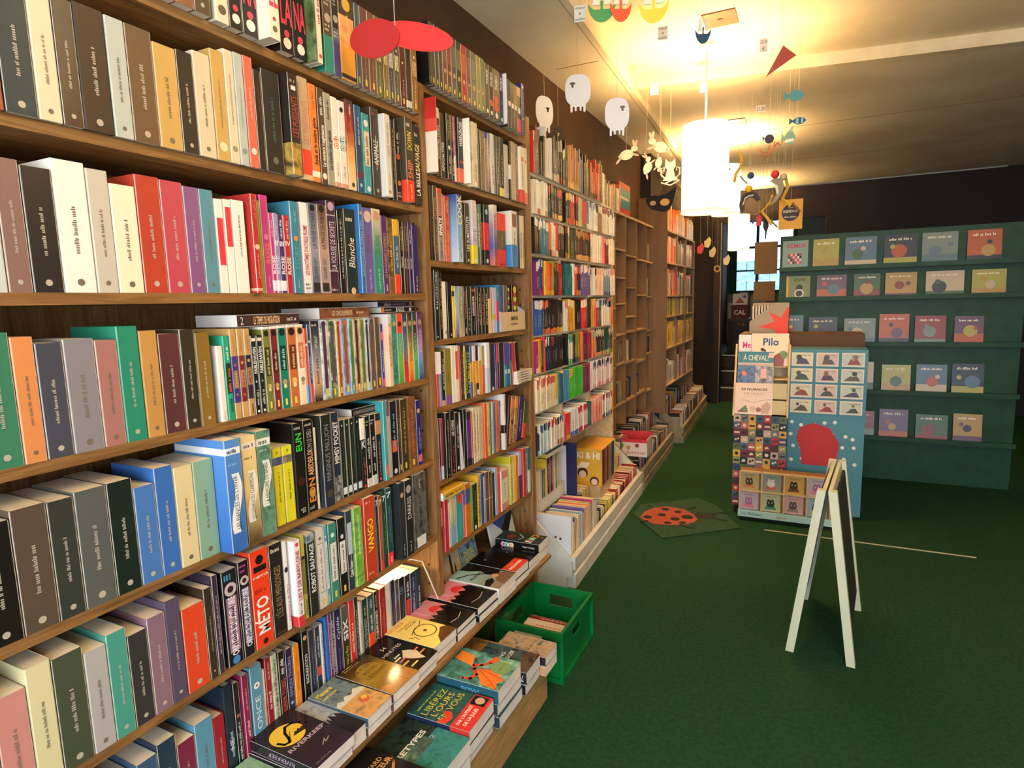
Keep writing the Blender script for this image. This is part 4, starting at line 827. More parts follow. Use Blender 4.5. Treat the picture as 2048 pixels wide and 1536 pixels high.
# ------------------------------------------------------------------ bookcases
def plank(name, parent, x0, x1, y0, y1, z0, z1, mat): return bx(x0, x1, y0, y1, z0, z1, mat).build(name, parent)
B1 = (2.132, 1.835, 1.537, 1.239, .936, .644); B2 = (2.247, 1.953, 1.655, 1.37, 1.12, .843, .56)
XF, XB = -1.22, -1.47
c1 = empty('bookcase', (-1.345, 1.0, 0), 'wide pine bookcase with six packed shelves beside the narrow one', 'bookcase')
def cp(name, x0, x1, y0, y1, z0, z1, mat, root): return plank(name, root, x0 - root.location.x, x1 - root.location.x, y0 - root.location.y, y1 - root.location.y, z0, z1, mat)
cp('upright', XB, XF + .005, .20, .23, 0, 2.23, WOOD_Z, c1)
cp('upright', XB, XF + .005, 1.811, 1.841, .3455, 2.225, WOOD_Z, c1)
cp('back_panel', XB - .012, XB, .2, 1.841, .02, 2.225, WOOD_Z, c1)
for z in B1: cp('shelf', XB, XF, .2305, 1.8105, z - .022, z, WOOD_Y, c1)
c2 = empty('bookcase', (-1.345, 2.27, 0), 'narrow pine bookcase between the wide one and the comics wall', 'bookcase')
cp('upright', XB, XF + .005, 2.678, 2.71, 0, 2.225, WOOD_Z, c2)
cp('back_panel', XB - .012, XB, 1.842, 2.71, .02, 2.225, WOOD_Z, c2)
for i, z in enumerate(B2): cp('shelf', XB, XF, 1.8115 if i == 0 else 1.8415, 2.71 if i == 0 else 2.6775, z - .022, z, WOOD_Y, c2)
pg = MB(); pg2 = MB()
for k in range(26):
    z = .3 + k * .074
    pg.tube([(-1.26, 1.8112, z), (-1.26, 1.8082, z)], .004, M('2c1c10'), 6); pg2.tube([(-1.26, 2.6782, z), (-1.26, 2.6745, z)], .004, M('2c1c10'), 6)
for q, root in ((pg, c1), (pg2, c2)):
    q.v = [(a - root.location.x, b_ - root.location.y, c_) for a, b_, c_ in q.v]; q.build('peg_holes', root)['kind'] = 'stuff'
# the low table shelf running along both, and the plywood box in front of it
tb = empty('table_shelf', (-1.2, 1.3, 0), 'long low brown shelf of stacked books along both pine bookcases', 'shelf')
b = MB(); r_ = .011
b.prism([(-.25, .322), (.165 - r_, .322), (.17, .327), (.17, .340), (.165 - r_, .345), (-.25, .345)], -1.05, 1.16, 'y', WOOD_Y); b.build('table_top', tb)
for y in (-.95, .0, .9): plank('leg', tb, -.02, .02, y, y + .04, 0, .322, WOOD_Z)
plank('apron', tb, .0, .02, -.9, 1.05, .26, .322, WOOD_Y)
pb = empty('plywood_box', (-1.0, 1.4, 0), 'low plywood box on the floor carrying stacks of new books', 'box')
plank('front_panel', pb, .14, .155, -.55, .557, .0, .174, PLY); plank('back_panel', pb, -.17, -.155, -.55, .557, 0, .174, PLY)
plank('end_panel', pb, -.155, .14, .542, .557, 0, .174, PLY); plank('end_panel', pb, -.155, .14, -.55, -.535, 0, .174, PLY)
plank('top_panel', pb, -.155, .14, -.535, .542, .15, .168, PLY)
# puck light under the lowest shelf, with its cord
pk = empty('puck_light', (-1.31, 1.60, .6075), 'small round lit lamp under the lowest shelf of the wide bookcase', 'lamp')
PUCK = emit('lit_puck_diffuser', (1.0, .74, .36), 60)
b = MB(); b.lathe([(0, .0145), (.044, .0145), (.044, .002), (.039, 0)], M('e8e0d0', .4), 24); b.build('housing', pk, True)
b = MB(); b.lathe([(.0, -.004), (.03, -.003), (.038, .001)], PUCK, 24); b.build('diffuser', pk, True)
b = MB(); b.tube([(.03, .0, .010), (.09, .05, .008), (.1, .1, -.02), (.098, .15, -.12), (.097, .19, -.2), (.1, .208, -.24)], .0026, M('e8dcc0', .5), 6); b.build('cord', pk)
ROWS_LABEL = {'b1': 'wide bookcase', 'b2': 'narrow bookcase'}
SHELFW = {1: 'top shelf', 2: 'second shelf', 3: 'third shelf', 4: 'fourth shelf', 5: 'fifth shelf', 6: 'sixth shelf', 7: 'seventh shelf'}
EXT = {'b1s1': 'f0dfc0 26211f 26211f c8402c 8a5a3c 5a4a36 e8d8b8 6a4a3a 403a34 c88a50'.split(),
       'b1s2': '3a2c20 b8c0b6 6a5038 c9a35a 2c2620 d8c8a8 8a3a2c 2b3a40 dccfae 3a2c24'.split(),
       'b1s3': 'f0e6c8 b8402c c04a58 8a5a88 5a90a0 c8ccc8 8a6a60 2c2826 f2ece0 c8c0b0'.split(),
       'b1s4': '2f8a6c c0904c 5a3030 3a3424 8a6a2c 3a7a5c d88a50 4a4a54 8a8488 a8746c'.split(),
       'b1s5': '3a6cb4 e0cc98 8aac90 e0d83a 1c1814 5a4a3c 3a3c34 5a5c58 1f2a22 4a78b8'.split(),
       'b1s6': '8a6a78 5a4c60 e04a28 3c3024 c88a80 d8d0a0 4a503c b0aca8 4a9a88 3a3634'.split(),
       'b1s7': '22384c 7a2440 5a94ae 9c1f2c 8aa070 1a1514 22224a d88a28 2a2a2c 3c5a78'.split()}
def standing_row(name, z, p, lst):
    bay, sh = name[:2], int(name[3]); n = len(lst); end = 1.811 if bay == 'b1' else 2.678
    for i, (y0, t, h, dp, col, ex) in enumerate(lst):
        y0 /= 1e4; t /= 1e4; h /= 1e3; X = XF + p + dp / 1e3
        zmax = (([9] + list(B1) if bay == 'b1' else [9] + list(B2))[sh - 1]) - .022 if sh > 1 else 9
        h = min(h, zmax - z - .004)
        if name == 'b1s7' and y0 > 1.38: h = min(h, .222)
        lean = 0; rr = random.Random(name + str(i)); ex2 = []
        for q in ex.split(';'):
            if q.startswith('L:'): lean = float(q[2:])
            elif q: ex2.append(q)
        ex2 = ';'.join(ex2)
        hard = rr.random() < .12; d = min(.17, max(.105, h * rr.uniform(.6, .68))) + max(0, dp / 1e3 * .3)
        P = book_parts(max(t - .0007, .003), h, d, col, ex2, name + str(i), hard, rr.choice((.3, .38, .5)))
        mat = T(X, y0 + t / 2, z) 
        if lean:
            s_ = math.sin(math.radians(abs(lean))) * t / 2
            mat = T(X, y0 + t / 2, z + s_) @ RX(-lean)
        size = 'thin ' if t < .012 else ('thick ' if t > .034 else '')
        frm = ordinal(n - i) + ' from the ' + ('shared upright' if bay == 'b1' else 'comics wall')
        lab = '%s%s book, %s, %s, %s' % (size, cname(col), frm, ROWS_LABEL[bay], SHELFW[sh] if name != 'b1s7' else 'lowest shelf')
        queue_book(mat, P, t * h, lab, 'book', 'book', 'books standing in the ' + ROWS_LABEL[bay])
for name, z, p, lst in ROWS:
    lst = list(lst)
    if name in EXT:
        y = .262; first = lst[0][0] / 1e4; k = 0; pre = []; rr = random.Random(name)
        while True:
            t = rr.uniform(.034, .058)
            if y + t > first - .002:
                t = first - .0015 - y
                if t < .012: break
            c_ = EXT[name][k % 10]; h = {'b1s1': .215, 'b1s7': .2}.get(name, .225) * rr.uniform(.88, 1.06)
            lum = sum(int(c_[j:j+2], 16) for j in (0, 2, 4)) / 3; tc = 'b8ac98' if lum < 130 else '7a6c58'
            pre.append((round(y * 1e4), round(t * 1e4), round(h * 1e3), 0, c_, 'F:.3:.7:%s:.14;O:.08:.12:%s' % (tc, tc))); y += t + .0008; k += 1
            if y > first - .012: break
        lst = pre + lst
    standing_row(name, z, p, lst)
# books lying on the heads of the standing ones
def rest(row, ya, yb):
    for n_, z_, p_, l_ in ROWS:
        if n_ == row: return z_ + max(h_ / 1e3 for y_, t_, h_, *_r in l_ if y_ / 1e4 < yb and (y_ + t_) / 1e4 > ya) + .0006
def lying_spine(y0, y1, z0, th, x, col, ex, label, d=.15):
    # spine towards the aisle, head towards +y ; own frame: z -> +y, x -> +x, y -> -z
    P = book_parts(th, y1 - y0, d, col, ex, label, paper=PAPER2)
    A = Matrix(((1, 0, 0, 0), (0, 0, 1, 0), (0, -1, 0, 0), (0, 0, 0, 1)))
    queue_book(T(x, y0, z0 + th / 2) @ A, P, th * (y1 - y0), label, 'book', 'book', 'books lying across the tops of others')
lying_spine(1.018, 1.215, rest('b1s4', 1.018, 1.215), .030, -1.228, '45302c', 'T:LE TEMPS DE MIGRATION:.24:.66:e8b888:.6:b;T:2:.04:.09:e8e0d8:.6;F:.78:.97:c8b8a8:.3', 'dark brown book lying across five numbered books on the wide bookcase')
lying_spine(1.31, 1.53, rest('b1s4', 1.31, 1.53), .033, -1.245, '6a3c24~8a5a3c~4a2a1a', 'T:LES CINQ ÉLÉMENTS:.22:.62:f0d8b8:.4;F:.7:.86:d8b898:.22', 'rust brown book lying across illustrated spines, wide bookcase, fourth shelf')
Z_ = rest('b1s4', 1.6, 1.785)
lying_spine(1.60, 1.785, Z_, .0185, -1.255, '1c1c1e', 'T:B.N.G.E.:.42:.68:f0ece4:.7:b;B:0:.08:e87a28;F:.1:.3:c8c4bc:.3;O:.86:.35:e8e4dc', 'black book with an orange end lying near the shared upright')
lying_spine(1.59, 1.785, Z_ + .0191, .018, -1.26, '2a1c34', 'T:Lullaby Inn:.16:.36:e8c8b8:.6;F:.4:.8:b8a0b0:.25;O:.92:.35:d8906a', 'dark purple book lying on the black one near the shared upright')
lying_spine(1.412, 1.54, rest('b1s5', 1.43, 1.52), .026, -1.24, '1d1b1a', 'T:LA TERRIFIANTE HISTOIRE DE PROSPER REDDING:.06:.97:b8b0a8:.42', 'black book lying across four dark green books, wide bookcase')
lying_spine(1.845, 2.0, rest('b2s7', 1.845, 2.0), .030, -1.205, 'e0ac2c', 'F:.08:.5:5a4414:.5;F:.55:.92:8a6a1c:.4;O:.06:.3:9ac8e0', 'yellow book lying tilted on top of others in the narrow bookcase')
# ------------------------------------------------------------------ stacks of new books, covers up
def pile(xf, y0, w, h, z, specs, seed, where):
    rr = random.Random(seed)
    for i, (th, col, ex, cov, label) in enumerate(specs):
        top = i == len(specs) - 1
        P = book_parts(th, h, w, col, ex, seed + str(i), False, .16 if 'gloss' in label or top else .35, cov, PAPER2)
        jx = 0 if top else rr.uniform(-.006, .006); jy = 0 if top else rr.uniform(-.003, .003)
        m = T(xf + jx, y0 + jy, z + th / 2) @ RZ(rr.uniform(-1.2, 1.2)) @ FLAT
        queue_book(m, P, w * h if top else th * w * 3, label, 'book', 'book', 'stacked books ' + where)
        z += th + .0006
    return z
TZ = .3455; LOW = 'on the low shelf'
CV_RIVER = [('rect', 0, 1, 0, 1, '3a2c3a>30262e>2a2026>241c22'), ('disc', .42, .68, .33, 'e8c440'),
            ('line', [(.16, .66), (.2, .58), (.3, .56), (.36, .62), (.42, .72), (.54, .80), (.68, .79), (.78, .72), (.84, .64)], '1c161a', .055),
            ('poly', [(.44, .60), (.74, .56), (.80, .62), (.70, .65), (.66, .63), (.62, .66), (.58, .63), (.54, .65), (.5, .62)], '241c1a'), ('line', [(.34, .58), (.5, .70)], '2a201c', .012),
            ('text', 'RIVERKEEP', .08, .95, .44, .055, 'b8a4b8', 1), ('line', [(.52, .2), (.66, .26), (.6, .2), (.74, .24)], 'a89a88', .02), ('fake', .1, .5, .05, .018, '8a7c84')]
CV_MENACE = [('rect', 0, 1, .52, 1, '4a5c66~7a8c90~3a4a54'), ('rect', 0, 1, 0, .52, 'b08a54~d8a868~8a7450'), ('text', 'Menace', .08, .62, .88, .08, 'ecd43a', 1), ('text', 'sous la mer', .08, .6, .77, .045, 'ecd43a', 1),
             ('disc', .6, .3, .14, 'd86a4a'), ('disc', .66, .33, .08, 'e8c83a'), ('poly', [(0, .5), (.15, .56), (.3, .5), (.42, .57), (.6, .51), (.8, .58), (1, .5), (1, .44), (0, .44)], 'd8d8cc')]
CV_SIC = [('rect', 0, 1, 0, 1, '6a4a1c>8a6a24>a88a30>5a4418>241c10'), ('disc', .5, .62, .36, '9a7c24'), ('text', "SI C'EST", .22, .8, .76, .06, '241a0c', 0), ('text', 'POUR', .3, .72, .64, .06, '241a0c', 0), ('text', "L'ÉTERNITÉ", .18, .88, .52, .06, '241a0c', 0),
          ('poly', [(0, 0), (1, 0), (1, .22), (.8, .26), (.7, .18), (.5, .24), (.3, .17), (.1, .25), (0, .2)], 'b07a3c'), ('line', [(.62, .02), (.62, .42)], '8a5a2c', .02), ('fake', .15, .7, .92, .02, 'd8b868'), ('fake', .15, .5, .96, .018, 'd8b868')]
CV_54 = [('rect', 0, 1, 0, 1, '12100e>1c1814>14110f>0e0d0c'), ('text', '54', .36, .56, .78, .07, 'd8d4c8'), ('text', 'MINUTES', .1, .9, .64, .06, 'd8d4c8'),
         ('poly', [(.34, .38), (.5, .44), (.62, .5), (.74, .42), (.8, .3), (.7, .2), (.62, .08), (.5, .16), (.4, .26)], 'e4dcc4~d0c4b0~f0ecdc'),
         ('rect', .08, .34, .40, .43, 'e8dca8'), ('rect', .12, .4, .33, .36, 'd86a78'), ('rect', .2, .45, .46, .49, 'c8d8b8'), ('rect', .04, .3, .24, .27, 'ecc060'), ('rect', .72, .96, .2, .23, 'e89a58'), ('rect', .76, .94, .32, .35, 'd86a78'), ('rect', .1, .4, .12, .15, 'e8d890')]
CV_YEL = [('rect', 0, 1, 0, 1, 'ecd878'), ('rect', .06, .62, .86, .93, 'e08a4c'), ('text', 'LE GRAND ROUE', .09, .59, .895, .045, 'f4e0a0', 1), ('text', 'BARAMBAZ', .2, .82, .78, .06, 'e0a038', 1), ('rect', .4, .82, .70, .735, '8a8470'), ('fake', .44, .78, .717, .02, 'e8dca0'),
          ('ring', .58, .42, .30, '5a4a2c'), ('disc', .58, .42, .05, '5a4a2c'), ('line', [(.24, .52), (.44, .58), (.72, .6), (.9, .66)], '5a4a2c', .02), ('poly', [(.28, 0), (1, 0), (1, .2), (.86, .26), (.7, .2), (.5, .14)], '5a3c20'), ('line', [(.1, .5), (.2, .42), (.16, .34)], '5a4a2c', .02)]
CV_PINK = [('rect', 0, 1, 0, 1, '1a1616'), ('rect', 0, 1, .62, 1, 'd08a98'), ('disc', .66, .66, .2, 'd83a3c'), ('rect', 0, 1, .5, .62, 'a87a94>d8785c'), ('poly', [(0, .5), (.1, .58), (.2, .5), (.3, .6), (.42, .52), (.55, .62), (.7, .52), (.85, .68), (1, .55), (1, .4), (0, .4)], '141112'),
           ('vtext', 'LA MORT EN ROSE', .66, .95, .25, .06, 'f0c8d0'), ('line', [(.2, .2), (.5, .16), (.8, .22)], 'c8c0bc', .02)]
CV_BARB = [('rect', 0, 1, 0, 1, '8a7464>8a9a90>9ac0c0>84b0b4'), ('poly', [(.55, 1), (1, 1), (1, .3), (.7, .26), (.62, .45), (.74, .62), (.6, .8)], '1a1716'), ('poly', [(0, .28), (.3, .36), (.5, .3), (.34, .2), (0, .18)], '1c1816'),
           ('line', [(.1, .86), (.4, .74), (.62, .52), (.8, .34)], '28282a', .05), ('text', 'PRISON', .12, .7, .6, .07, '22282a', 1), ('poly', [(.4, .2), (.8, .3), (1, .22), (1, 0), (.3, 0)], '7a5a48'), ('disc', .66, .3, .1, 'c89a78')]
CV_PRIS = [('rect', 0, 1, 0, 1, '171414'), ('rect', 0, 1, 0, .28, 'd83a2c'), ('text', 'PRISONNIER', .08, .92, .13, .06, 'f4e8e0', 1), ('fake', .2, .6, .22, .016, 'f0c8c0'), ('disc', .4, .75, .05, '8a8c90')]
CV_EXO = [('rect', 0, 1, 0, 1, '1c2a26~3a4a40~14161a'), ('disc', .42, .72, .2, '8a3028'), ('text', 'E', .06, .30, .26, .13, 'e8e4dc', 1), ('disc', .18, .26, .15, 'a03a7a'), ('text', 'E', .08, .28, .26, .13, 'f0ece4', 1), ('disc', .48, .25, .15, '2f9a7c'), ('text', 'X', .36, .6, .25, .13, 'f0ece4', 1), ('disc', .8, .24, .16, 'e09a40'), ('disc', .8, .24, .09, '3a2c20'), ('line', [(.2, .5), (.5, .44), (.8, .6)], 'a8b088', .06), ('disc', .75, .07, .06, 'd86a3c')]
CV_DRAG = [('rect', 0, 1, 0, 1, '2c4a44~4a8a80~8ab8a8'), ('line', [(.1, .62), (.14, .5), (.3, .46), (.44, .56), (.54, .62), (.6, .5), (.74, .4), (.86, .34)], 'd8482c', .07), ('poly', [(.5, .62), (.62, .98), (.9, .96), (.82, .7)], 'ee8a34'), ('poly', [(.44, .52), (.06, .3), (.02, .04), (.2, .1), (.34, .03), (.42, .14), (.56, .1), (.54, .3)], 'ec7a2c'), ('line', [(.46, .5), (.2, .2), (.03, .05)], 'c8402c', .02), ('line', [(.48, .48), (.4, .2), (.34, .04)], 'c8402c', .02), ('line', [(.5, .46), (.55, .2)], 'c8402c', .02),
           ('poly', [(.72, .46), (.96, .4), (.92, .32), (.76, .34)], 'e05a2c'), ('disc', .66, .2, .2, '7a9a6a'), ('fake', .56, .86, .2, .03, '3c5a3c'), ('vtext', 'DRAGON', .1, .3, .88, .06, 'c8d8a0')]
CV_LIB = [('rect', 0, 1, 0, 1, '1f4a4c~2a5c58~1c2c4a'), ('fake', .12, .8, .88, .03, 'c8c83a'), ('text', 'LIBÉREZ', .06, .9, .76, .095, 'c8cc3c', 0), ('text', "L'OURS", .1, .86, .62, .095, 'e0cc3c', 0), ('text', 'EN VOUS', .06, .92, .48, .095, 'd8c840', 0), ('poly', [(0, .52), (.2, .44), (.3, .56), (.36, .42), (.2, .34), (0, .38)], 'd8482c'),
          ('rect', 0, 1, 0, .30, 'd83a34'), ('text', "PAR L'AUTRICE", .08, .66, .22, .05, 'f4ece4', 1), ('text', 'DE U4 JULES', .1, .62, .12, .05, 'f4ece4', 1), ('rect', .70, .97, .05, .28, '241c1a'), ('disc', .84, .16, .10, 'c8a890')]
CV_TYPES = [('rect', 0, 1, 0, 1, '2c7478~3a8a88~245c60'), ('rect', 0, 1, .5, 1, '141817~2a3a34~10100f'), ('rect', .0, .7, .4, .66, '5a7c6c~3c5448~7a9c8c'), ('text', 'RETYPES', .0, .82, .62, .075, 'e4e4dc', 1), ('text', '2', .7, .8, .46, .06, 'a8b8a8')]
CV_WARD = [('rect', 0, 1, 0, 1, '1c1917>24201c>1a1816'), ('text', 'THOMAS WARD', .06, .9, .72, .06, 'c8904c', 1), ('text', "L'ÉPOUVANTEUR", .02, .96, .62, .075, 'd89a50', 1), ('line', [(.1, .66), (.3, .80), (.56, .80)], 'b8884c', .012), ('disc', .14, .84, .04, 'c89a5c'),
           ('poly', [(.3, .34), (.42, .42), (.5, .36), (.66, .44), (.7, .36), (.6, .3), (.66, .16), (.58, .04), (.5, .14), (.4, .02), (.34, .12), (.4, .24)], 'd8923c'), ('line', [(.5, .36), (.6, .56)], 'd8a050', .03), ('line', [(.66, .4), (.92, .54)], 'c87a3c', .04)]
CV_KING = [('rect', 0, 1, 0, 1, '1a2630~3a5a68~141a20'), ('text', 'KING', .2, .7, .6, .07, 'c8d4d8', 1), ('text', 'DAGGER', .16, .86, .48, .07, 'c8d4d8', 1), ('rect', 0, 1, 0, .25, '2c2420~5a4a3c~1c1816')]
CV_GRN = [('rect', 0, 1, 0, 1, '7aa88a~98c0a0~6a9a80'), ('disc', .6, .5, .2, 'd88a88'), ('fake', .1, .8, .85, .04, '3a4a40')]
CV_CAST = [('rect', 0, 1, 0, 1, '8a98a8~b0bcc8~5a6470'), ('poly', [(0, .3), (.1, .46), (.15, .38), (.3, .5), (.36, .4), (.5, .52), (.7, .42), (.8, .5), (1, .4), (1, 0), (0, 0)], '2c2a2c'), ('text', 'OR', .1, .4, .85, .07, '3a2c7a', 1)]
def base(th, col, lab): return (th, col, 'F:.1:.6:b8b0a4:.3', None, lab)
pile(-1.035, .700, .12, .215, TZ, [base(.02, '3c3430', 'dark book under the blue cover at the near end of the low shelf'), (.02, '26323c~5a7a90~1a1a1c', '', [('disc', .5, .5, .3, 'c88a88'), ('fake', .2, .8, .8, .05, 'd8d8d8')], 'dark blue cover with a pink disc on the low shelf')], 'pl0', LOW)
pile(-1.03, .826, .125, .215, TZ, [(.022, '8ab8a0', '', CV_GRN, 'pale green book beside the yellow moon cover on the low shelf')], 'pl1', LOW)
pile(-1.018, .957, .135, .228, TZ, [base(.030, '241c24', 'dark book directly beneath the yellow moon cover'), (.030, '2a2028', 'T:RIVERKEEP:.3:.7:b8a4b8:.4', CV_RIVER, 'dark purple paperback with a yellow moon on its cover, low shelf')], 'pl2', LOW)
pile(-1.03, 1.098, .055, .215, TZ, [(.046, '8a98a8', '', CV_CAST, 'bluish castle cover wedged between moon cover and orange sea cover')], 'pl3', LOW)
pile(-1.024, 1.156, .105, .215, TZ, [base(.027, '5a4a3c', 'lower book of the stack topped by the orange sea cover'), (.028, '4a5c66', '', CV_MENACE, 'blue and orange paperback with yellow title, low shelf')], 'pl4', LOW)
pile(-1.022, 1.264, .125, .215, TZ, [base(.028, '7a4a3c', 'lower book of the stack topped by the golden cover'), (.029, '4a3818', '', CV_SIC, 'glossy golden brown paperback reflecting the puck light')], 'pl5', LOW)
pile(-1.028, 1.392, .115, .215, TZ, [base(.026, '1c1816', 'lower book of the stack topped by the black chalk cover'), (.026, '14110f', '', CV_54, 'glossy black paperback with coloured chalks on the cover')], 'pl6', LOW)
pile(-1.045, 1.510, .135, .215, TZ, [(.027, '22262c', 'F:.1:.5:8a94a0:.4', None, 'dark book beneath the yellow bicycle cover'), (.028, '26282c', 'F:.1:.5:8a94a0:.4', CV_YEL, 'yellow paperback with an orange title and a wheel drawing')], 'pl7', LOW)
pile(-1.045, 1.652, .13, .215, TZ, [base(.028, '1a1616', 'lower copy of the pink and black book beside the yellow one'), (.020, '1a1616', '', CV_PINK, 'pink and black paperback next to the yellow bicycle cover')], 'pl8', LOW)
pile(-1.04, 1.787, .148, .218, TZ, [base(.028, '1a1616', 'lower copy of the pink and black book beside the wire cover'), (.028, '1a1616', '', CV_PINK, 'pink and black paperback next to the barbed wire cover')], 'pl9', LOW)
pile(-1.033, 1.942, .148, .225, TZ, [base(.026, 'd8d4cc', 'lower book of the stack topped by the barbed wire cover'), (.036, 'd8d4cc', 'T:Bali Rai:.06:.2:3a3430:.4;P:.3:.62:4a443e;T:PRISON:.31:.61:d8d4cc:.4:b;O:.92:.25:3a3430', CV_BARB, 'pale blue paperback with barbed wire drawn on the cover')], 'pl10', LOW)
pile(-1.038, 2.096, .125, .225, TZ, [base(.028, '1a1616', 'lower book of the stack topped by the black cover with red band'), (.036, '171414', '', CV_PRIS, 'black paperback with a wide red band on the low shelf')], 'pl11', LOW)
pile(-1.036, 2.226, .115, .22, TZ, [base(.022, '171414', 'lower black book before the thick colourful lettered one'), (.03, '171414', '', [('rect', 0, 1, 0, 1, '141212'), ('disc', .5, .6, .05, '6a6c70')], 'plain black paperback between the red band and the lettered cover')], 'pl12', LOW)
pile(-1.042, 2.346, .106, .215, TZ, [base(.04, '2a2420', 'thick lower book at the far end of the low shelf'), (.042, '1a1c1c', 'F:.1:.4:c8c4bc:.18;O:.62:.3:e09a40;O:.72:.3:2f9a7c;O:.82:.3:a03a7a;T:EXO:.58:.86:f0ece4:.5:b', CV_EXO, 'thick black paperback with big coloured letters at the shelf end')], 'pl13', LOW)
BZ = .1685; BOXL = 'on the plywood box'
pile(-.838, 1.005, .185, .225, BZ, [base(.04, '241f1c', 'lower book of the stack topped by the gold lettered cover'), base(.035, '2c2622', 'middle book of the stack topped by the gold lettered cover'), (.04, '1c1917', '', CV_WARD, 'black book with gold lettering on the plywood box')], 'px0', BOXL)
pile(-.83, 1.196, .160, .225, BZ, [base(.045, '2c7478', 'lower book of the teal stack on the plywood box'), (.05, '2c7478', '', CV_TYPES, 'teal and dark green book on the plywood box')], 'px1', BOXL)
pile(-.835, 1.362, .158, .215, BZ, [base(.03, 'c83a38', 'red lower book of the stack topped by the bear cover'), base(.035, '1c2c4a', 'middle book of the stack topped by the bear cover'), (.042, '1f2c4a', 'F:.15:.6:5a6a88:.3;B:0:.3:d83a34', CV_LIB, 'dark teal book with yellow letters and a red band')], 'px2', BOXL)
pile(-.828, 1.532, .170, .225, BZ, [base(.04, '2c3c4a', 'lowest book of the stack topped by the orange dragon'), base(.04, '2c4a44', 'middle book of the stack topped by the orange dragon'), (.048, '2a5a6a', 'T:DRAGONS:.3:.6:5a9ac0:.4:b', CV_DRAG, 'teal book with an orange dragon on its cover')], 'px3', BOXL)
pile(-.815, 1.712, .120, .205, BZ, [base(.04, '16181c', 'lower book of the stack topped by the grey lettered cover'), (.045, '181c22', 'T:7:.05:.1:e8e4dc:.5', CV_KING, 'dark book with grey lettering at the plywood box end')], 'px4', BOXL)
pile(-.80, 1.842, .105, .20, BZ, [base(.035, 'c89a70', 'lower book at the very end of the plywood box'), (.035, '2c2624', '', [('rect', 0, 1, 0, 1, '8a7a64~b09a80~4a5a5c'), ('fake', .2, .8, .4, .04, '2c2420')], 'tan painted cover at the very end of the plywood box')], 'px5', BOXL)
# books facing out under the lowest shelf of the narrow bookcase
def face_out(x, y, z, w, h, t, col, cov, label, tilt=-12, seed='f', group='books standing face out'):
    P = book_parts(t, h, w, col, '', seed + label, False, .3, cov)
    queue_book(T(x, y, z) @ RY(tilt) @ FACE, P, w * h, label, 'book', 'book', group)
face_out(-1.315, 1.85, TZ + .003, .135, .195, .02, '14141a', [('rect', 0, 1, 0, 1, '141418~26262c~0e0e12'), ('line', [(.3, .8), (.4, .5), (.3, .2)], '6a6a70', .03), ('vtext', 'NOIR', .2, .7, .7, .1, 'a8a8ac')], 'black cover facing out under the lowest narrow shelf')
face_out(-1.315, 1.99, TZ + .003, .135, .195, .02, 'a89878', [('rect', 0, 1, 0, 1, 'b89c74>c8b898>a89a84>6a6258'), ('poly', [(.4, .1), (.44, .5), (.5, .56), (.54, .48), (.52, .1)], '2c2018'), ('poly', [(.62, .1), (.66, .3), (.7, .32), (.72, .1)], '2c2018'), ('disc', .48, .58, .04, '2c2018')], 'sepia cover with dark figures facing out under the narrow shelf')
face_out(-1.315, 2.13, TZ + .003, .14, .20, .022, '1c3a4a', [('rect', 0, 1, 0, 1, '1c4458~88a8b4~1a2c3a'), ('poly', [(.3, .95), (.6, .98), (.5, .6), (.34, .55)], 'b8342c'), ('text', 'DAVID', .2, .8, .30, .10, 'd8c83a', 1), ('text', 'EDDI', .24, .78, .15, .10, 'd8c83a', 1)], 'blue cover with yellow letters facing out under the narrow shelf')
face_out(-1.30, 2.39, TZ + .003, .24, .205, .012, 'd8dce0', [('rect', 0, 1, 0, 1, 'd8dde2'), ('poly', [(.1, .62), (.45, .28), (1, .72), (1, 1), (.4, 1)], '1f4a8c'), ('poly', [(.45, .28), (.62, .02), (1, .46), (1, .72)], '121214')], 'white cover with blue and black triangles facing out')
# ------------------------------------------------------------------ comics bookcase (packed), cubby bookcase, tall brown bookcase
STUFF = MB()
def sb(x, y0, t, h, d, z, main, top='-', bot='-', seed=0, pr=True, fr=None):
    """one small standing book, spine towards +x; fr = optional matrix"""
    rr = random.Random(str(seed)); b = STUFF if fr is None else MB()
    y1 = y0 + t; zs = [z]; cs = []
    if bot != '-': zs.append(z + h * rr.uniform(.14, .2)); cs.append(bot)
    if top != '-': cs.append(main); zs.append(z + h * rr.uniform(.72, .8)); cs.append(top)
    else: cs.append(main)
    zs.append(z + h)
    for k, c in enumerate(cs):
        b.poly([(x, y0, zs[k]), (x, y1, zs[k]), (x, y1, zs[k+1]), (x, y0, zs[k+1])], M(c, .35))
    m = M(main, .35)
    b.poly([(x - d, y0, z), (x, y0, z), (x, y0, z + h), (x - d, y0, z + h)], m); b.poly([(x, y1, z), (x - d, y1, z), (x - d, y1, z + h), (x, y1, z + h)], m)
    b.poly([(x - d, y0, z + h), (x, y0, z + h), (x, y1, z + h), (x - d, y1, z + h)], PAPER); b.poly([(x, y0, z), (x - d, y0, z), (x - d, y1, z), (x, y1, z)], PAPER)
    b.poly([(x - d, y1, z), (x - d, y0, z), (x - d, y0, z + h), (x - d, y1, z + h)], PAPER)
    if pr:
        lum = sum(int(main[j:j+2], 16) for j in (0, 2, 4)) / 3; tm = M('e4dccc' if lum < 130 else '4a4038', .5)
        a = z + h * rr.uniform(.2, .3); e = z + h * rr.uniform(.55, .7); w_ = t * rr.uniform(.25, .45); yc = (y0 + y1) / 2
        put_fake(b, lambda s, q_: (x + .0005, yc - q_, s), a, e, w_, tm, rr)
    if fr is not None: STUFF.add(b, fr)
WHITESH = surf('cream_shelf_edge', 'c8bea6', 'dcd4c0', (8, 1.5, 8), 5, .5, 6)
c3 = empty('bookcase', (-1.345, 3.4, 0), 'pale bookcase packed with comic volumes next to the narrow pine one', 'bookcase')
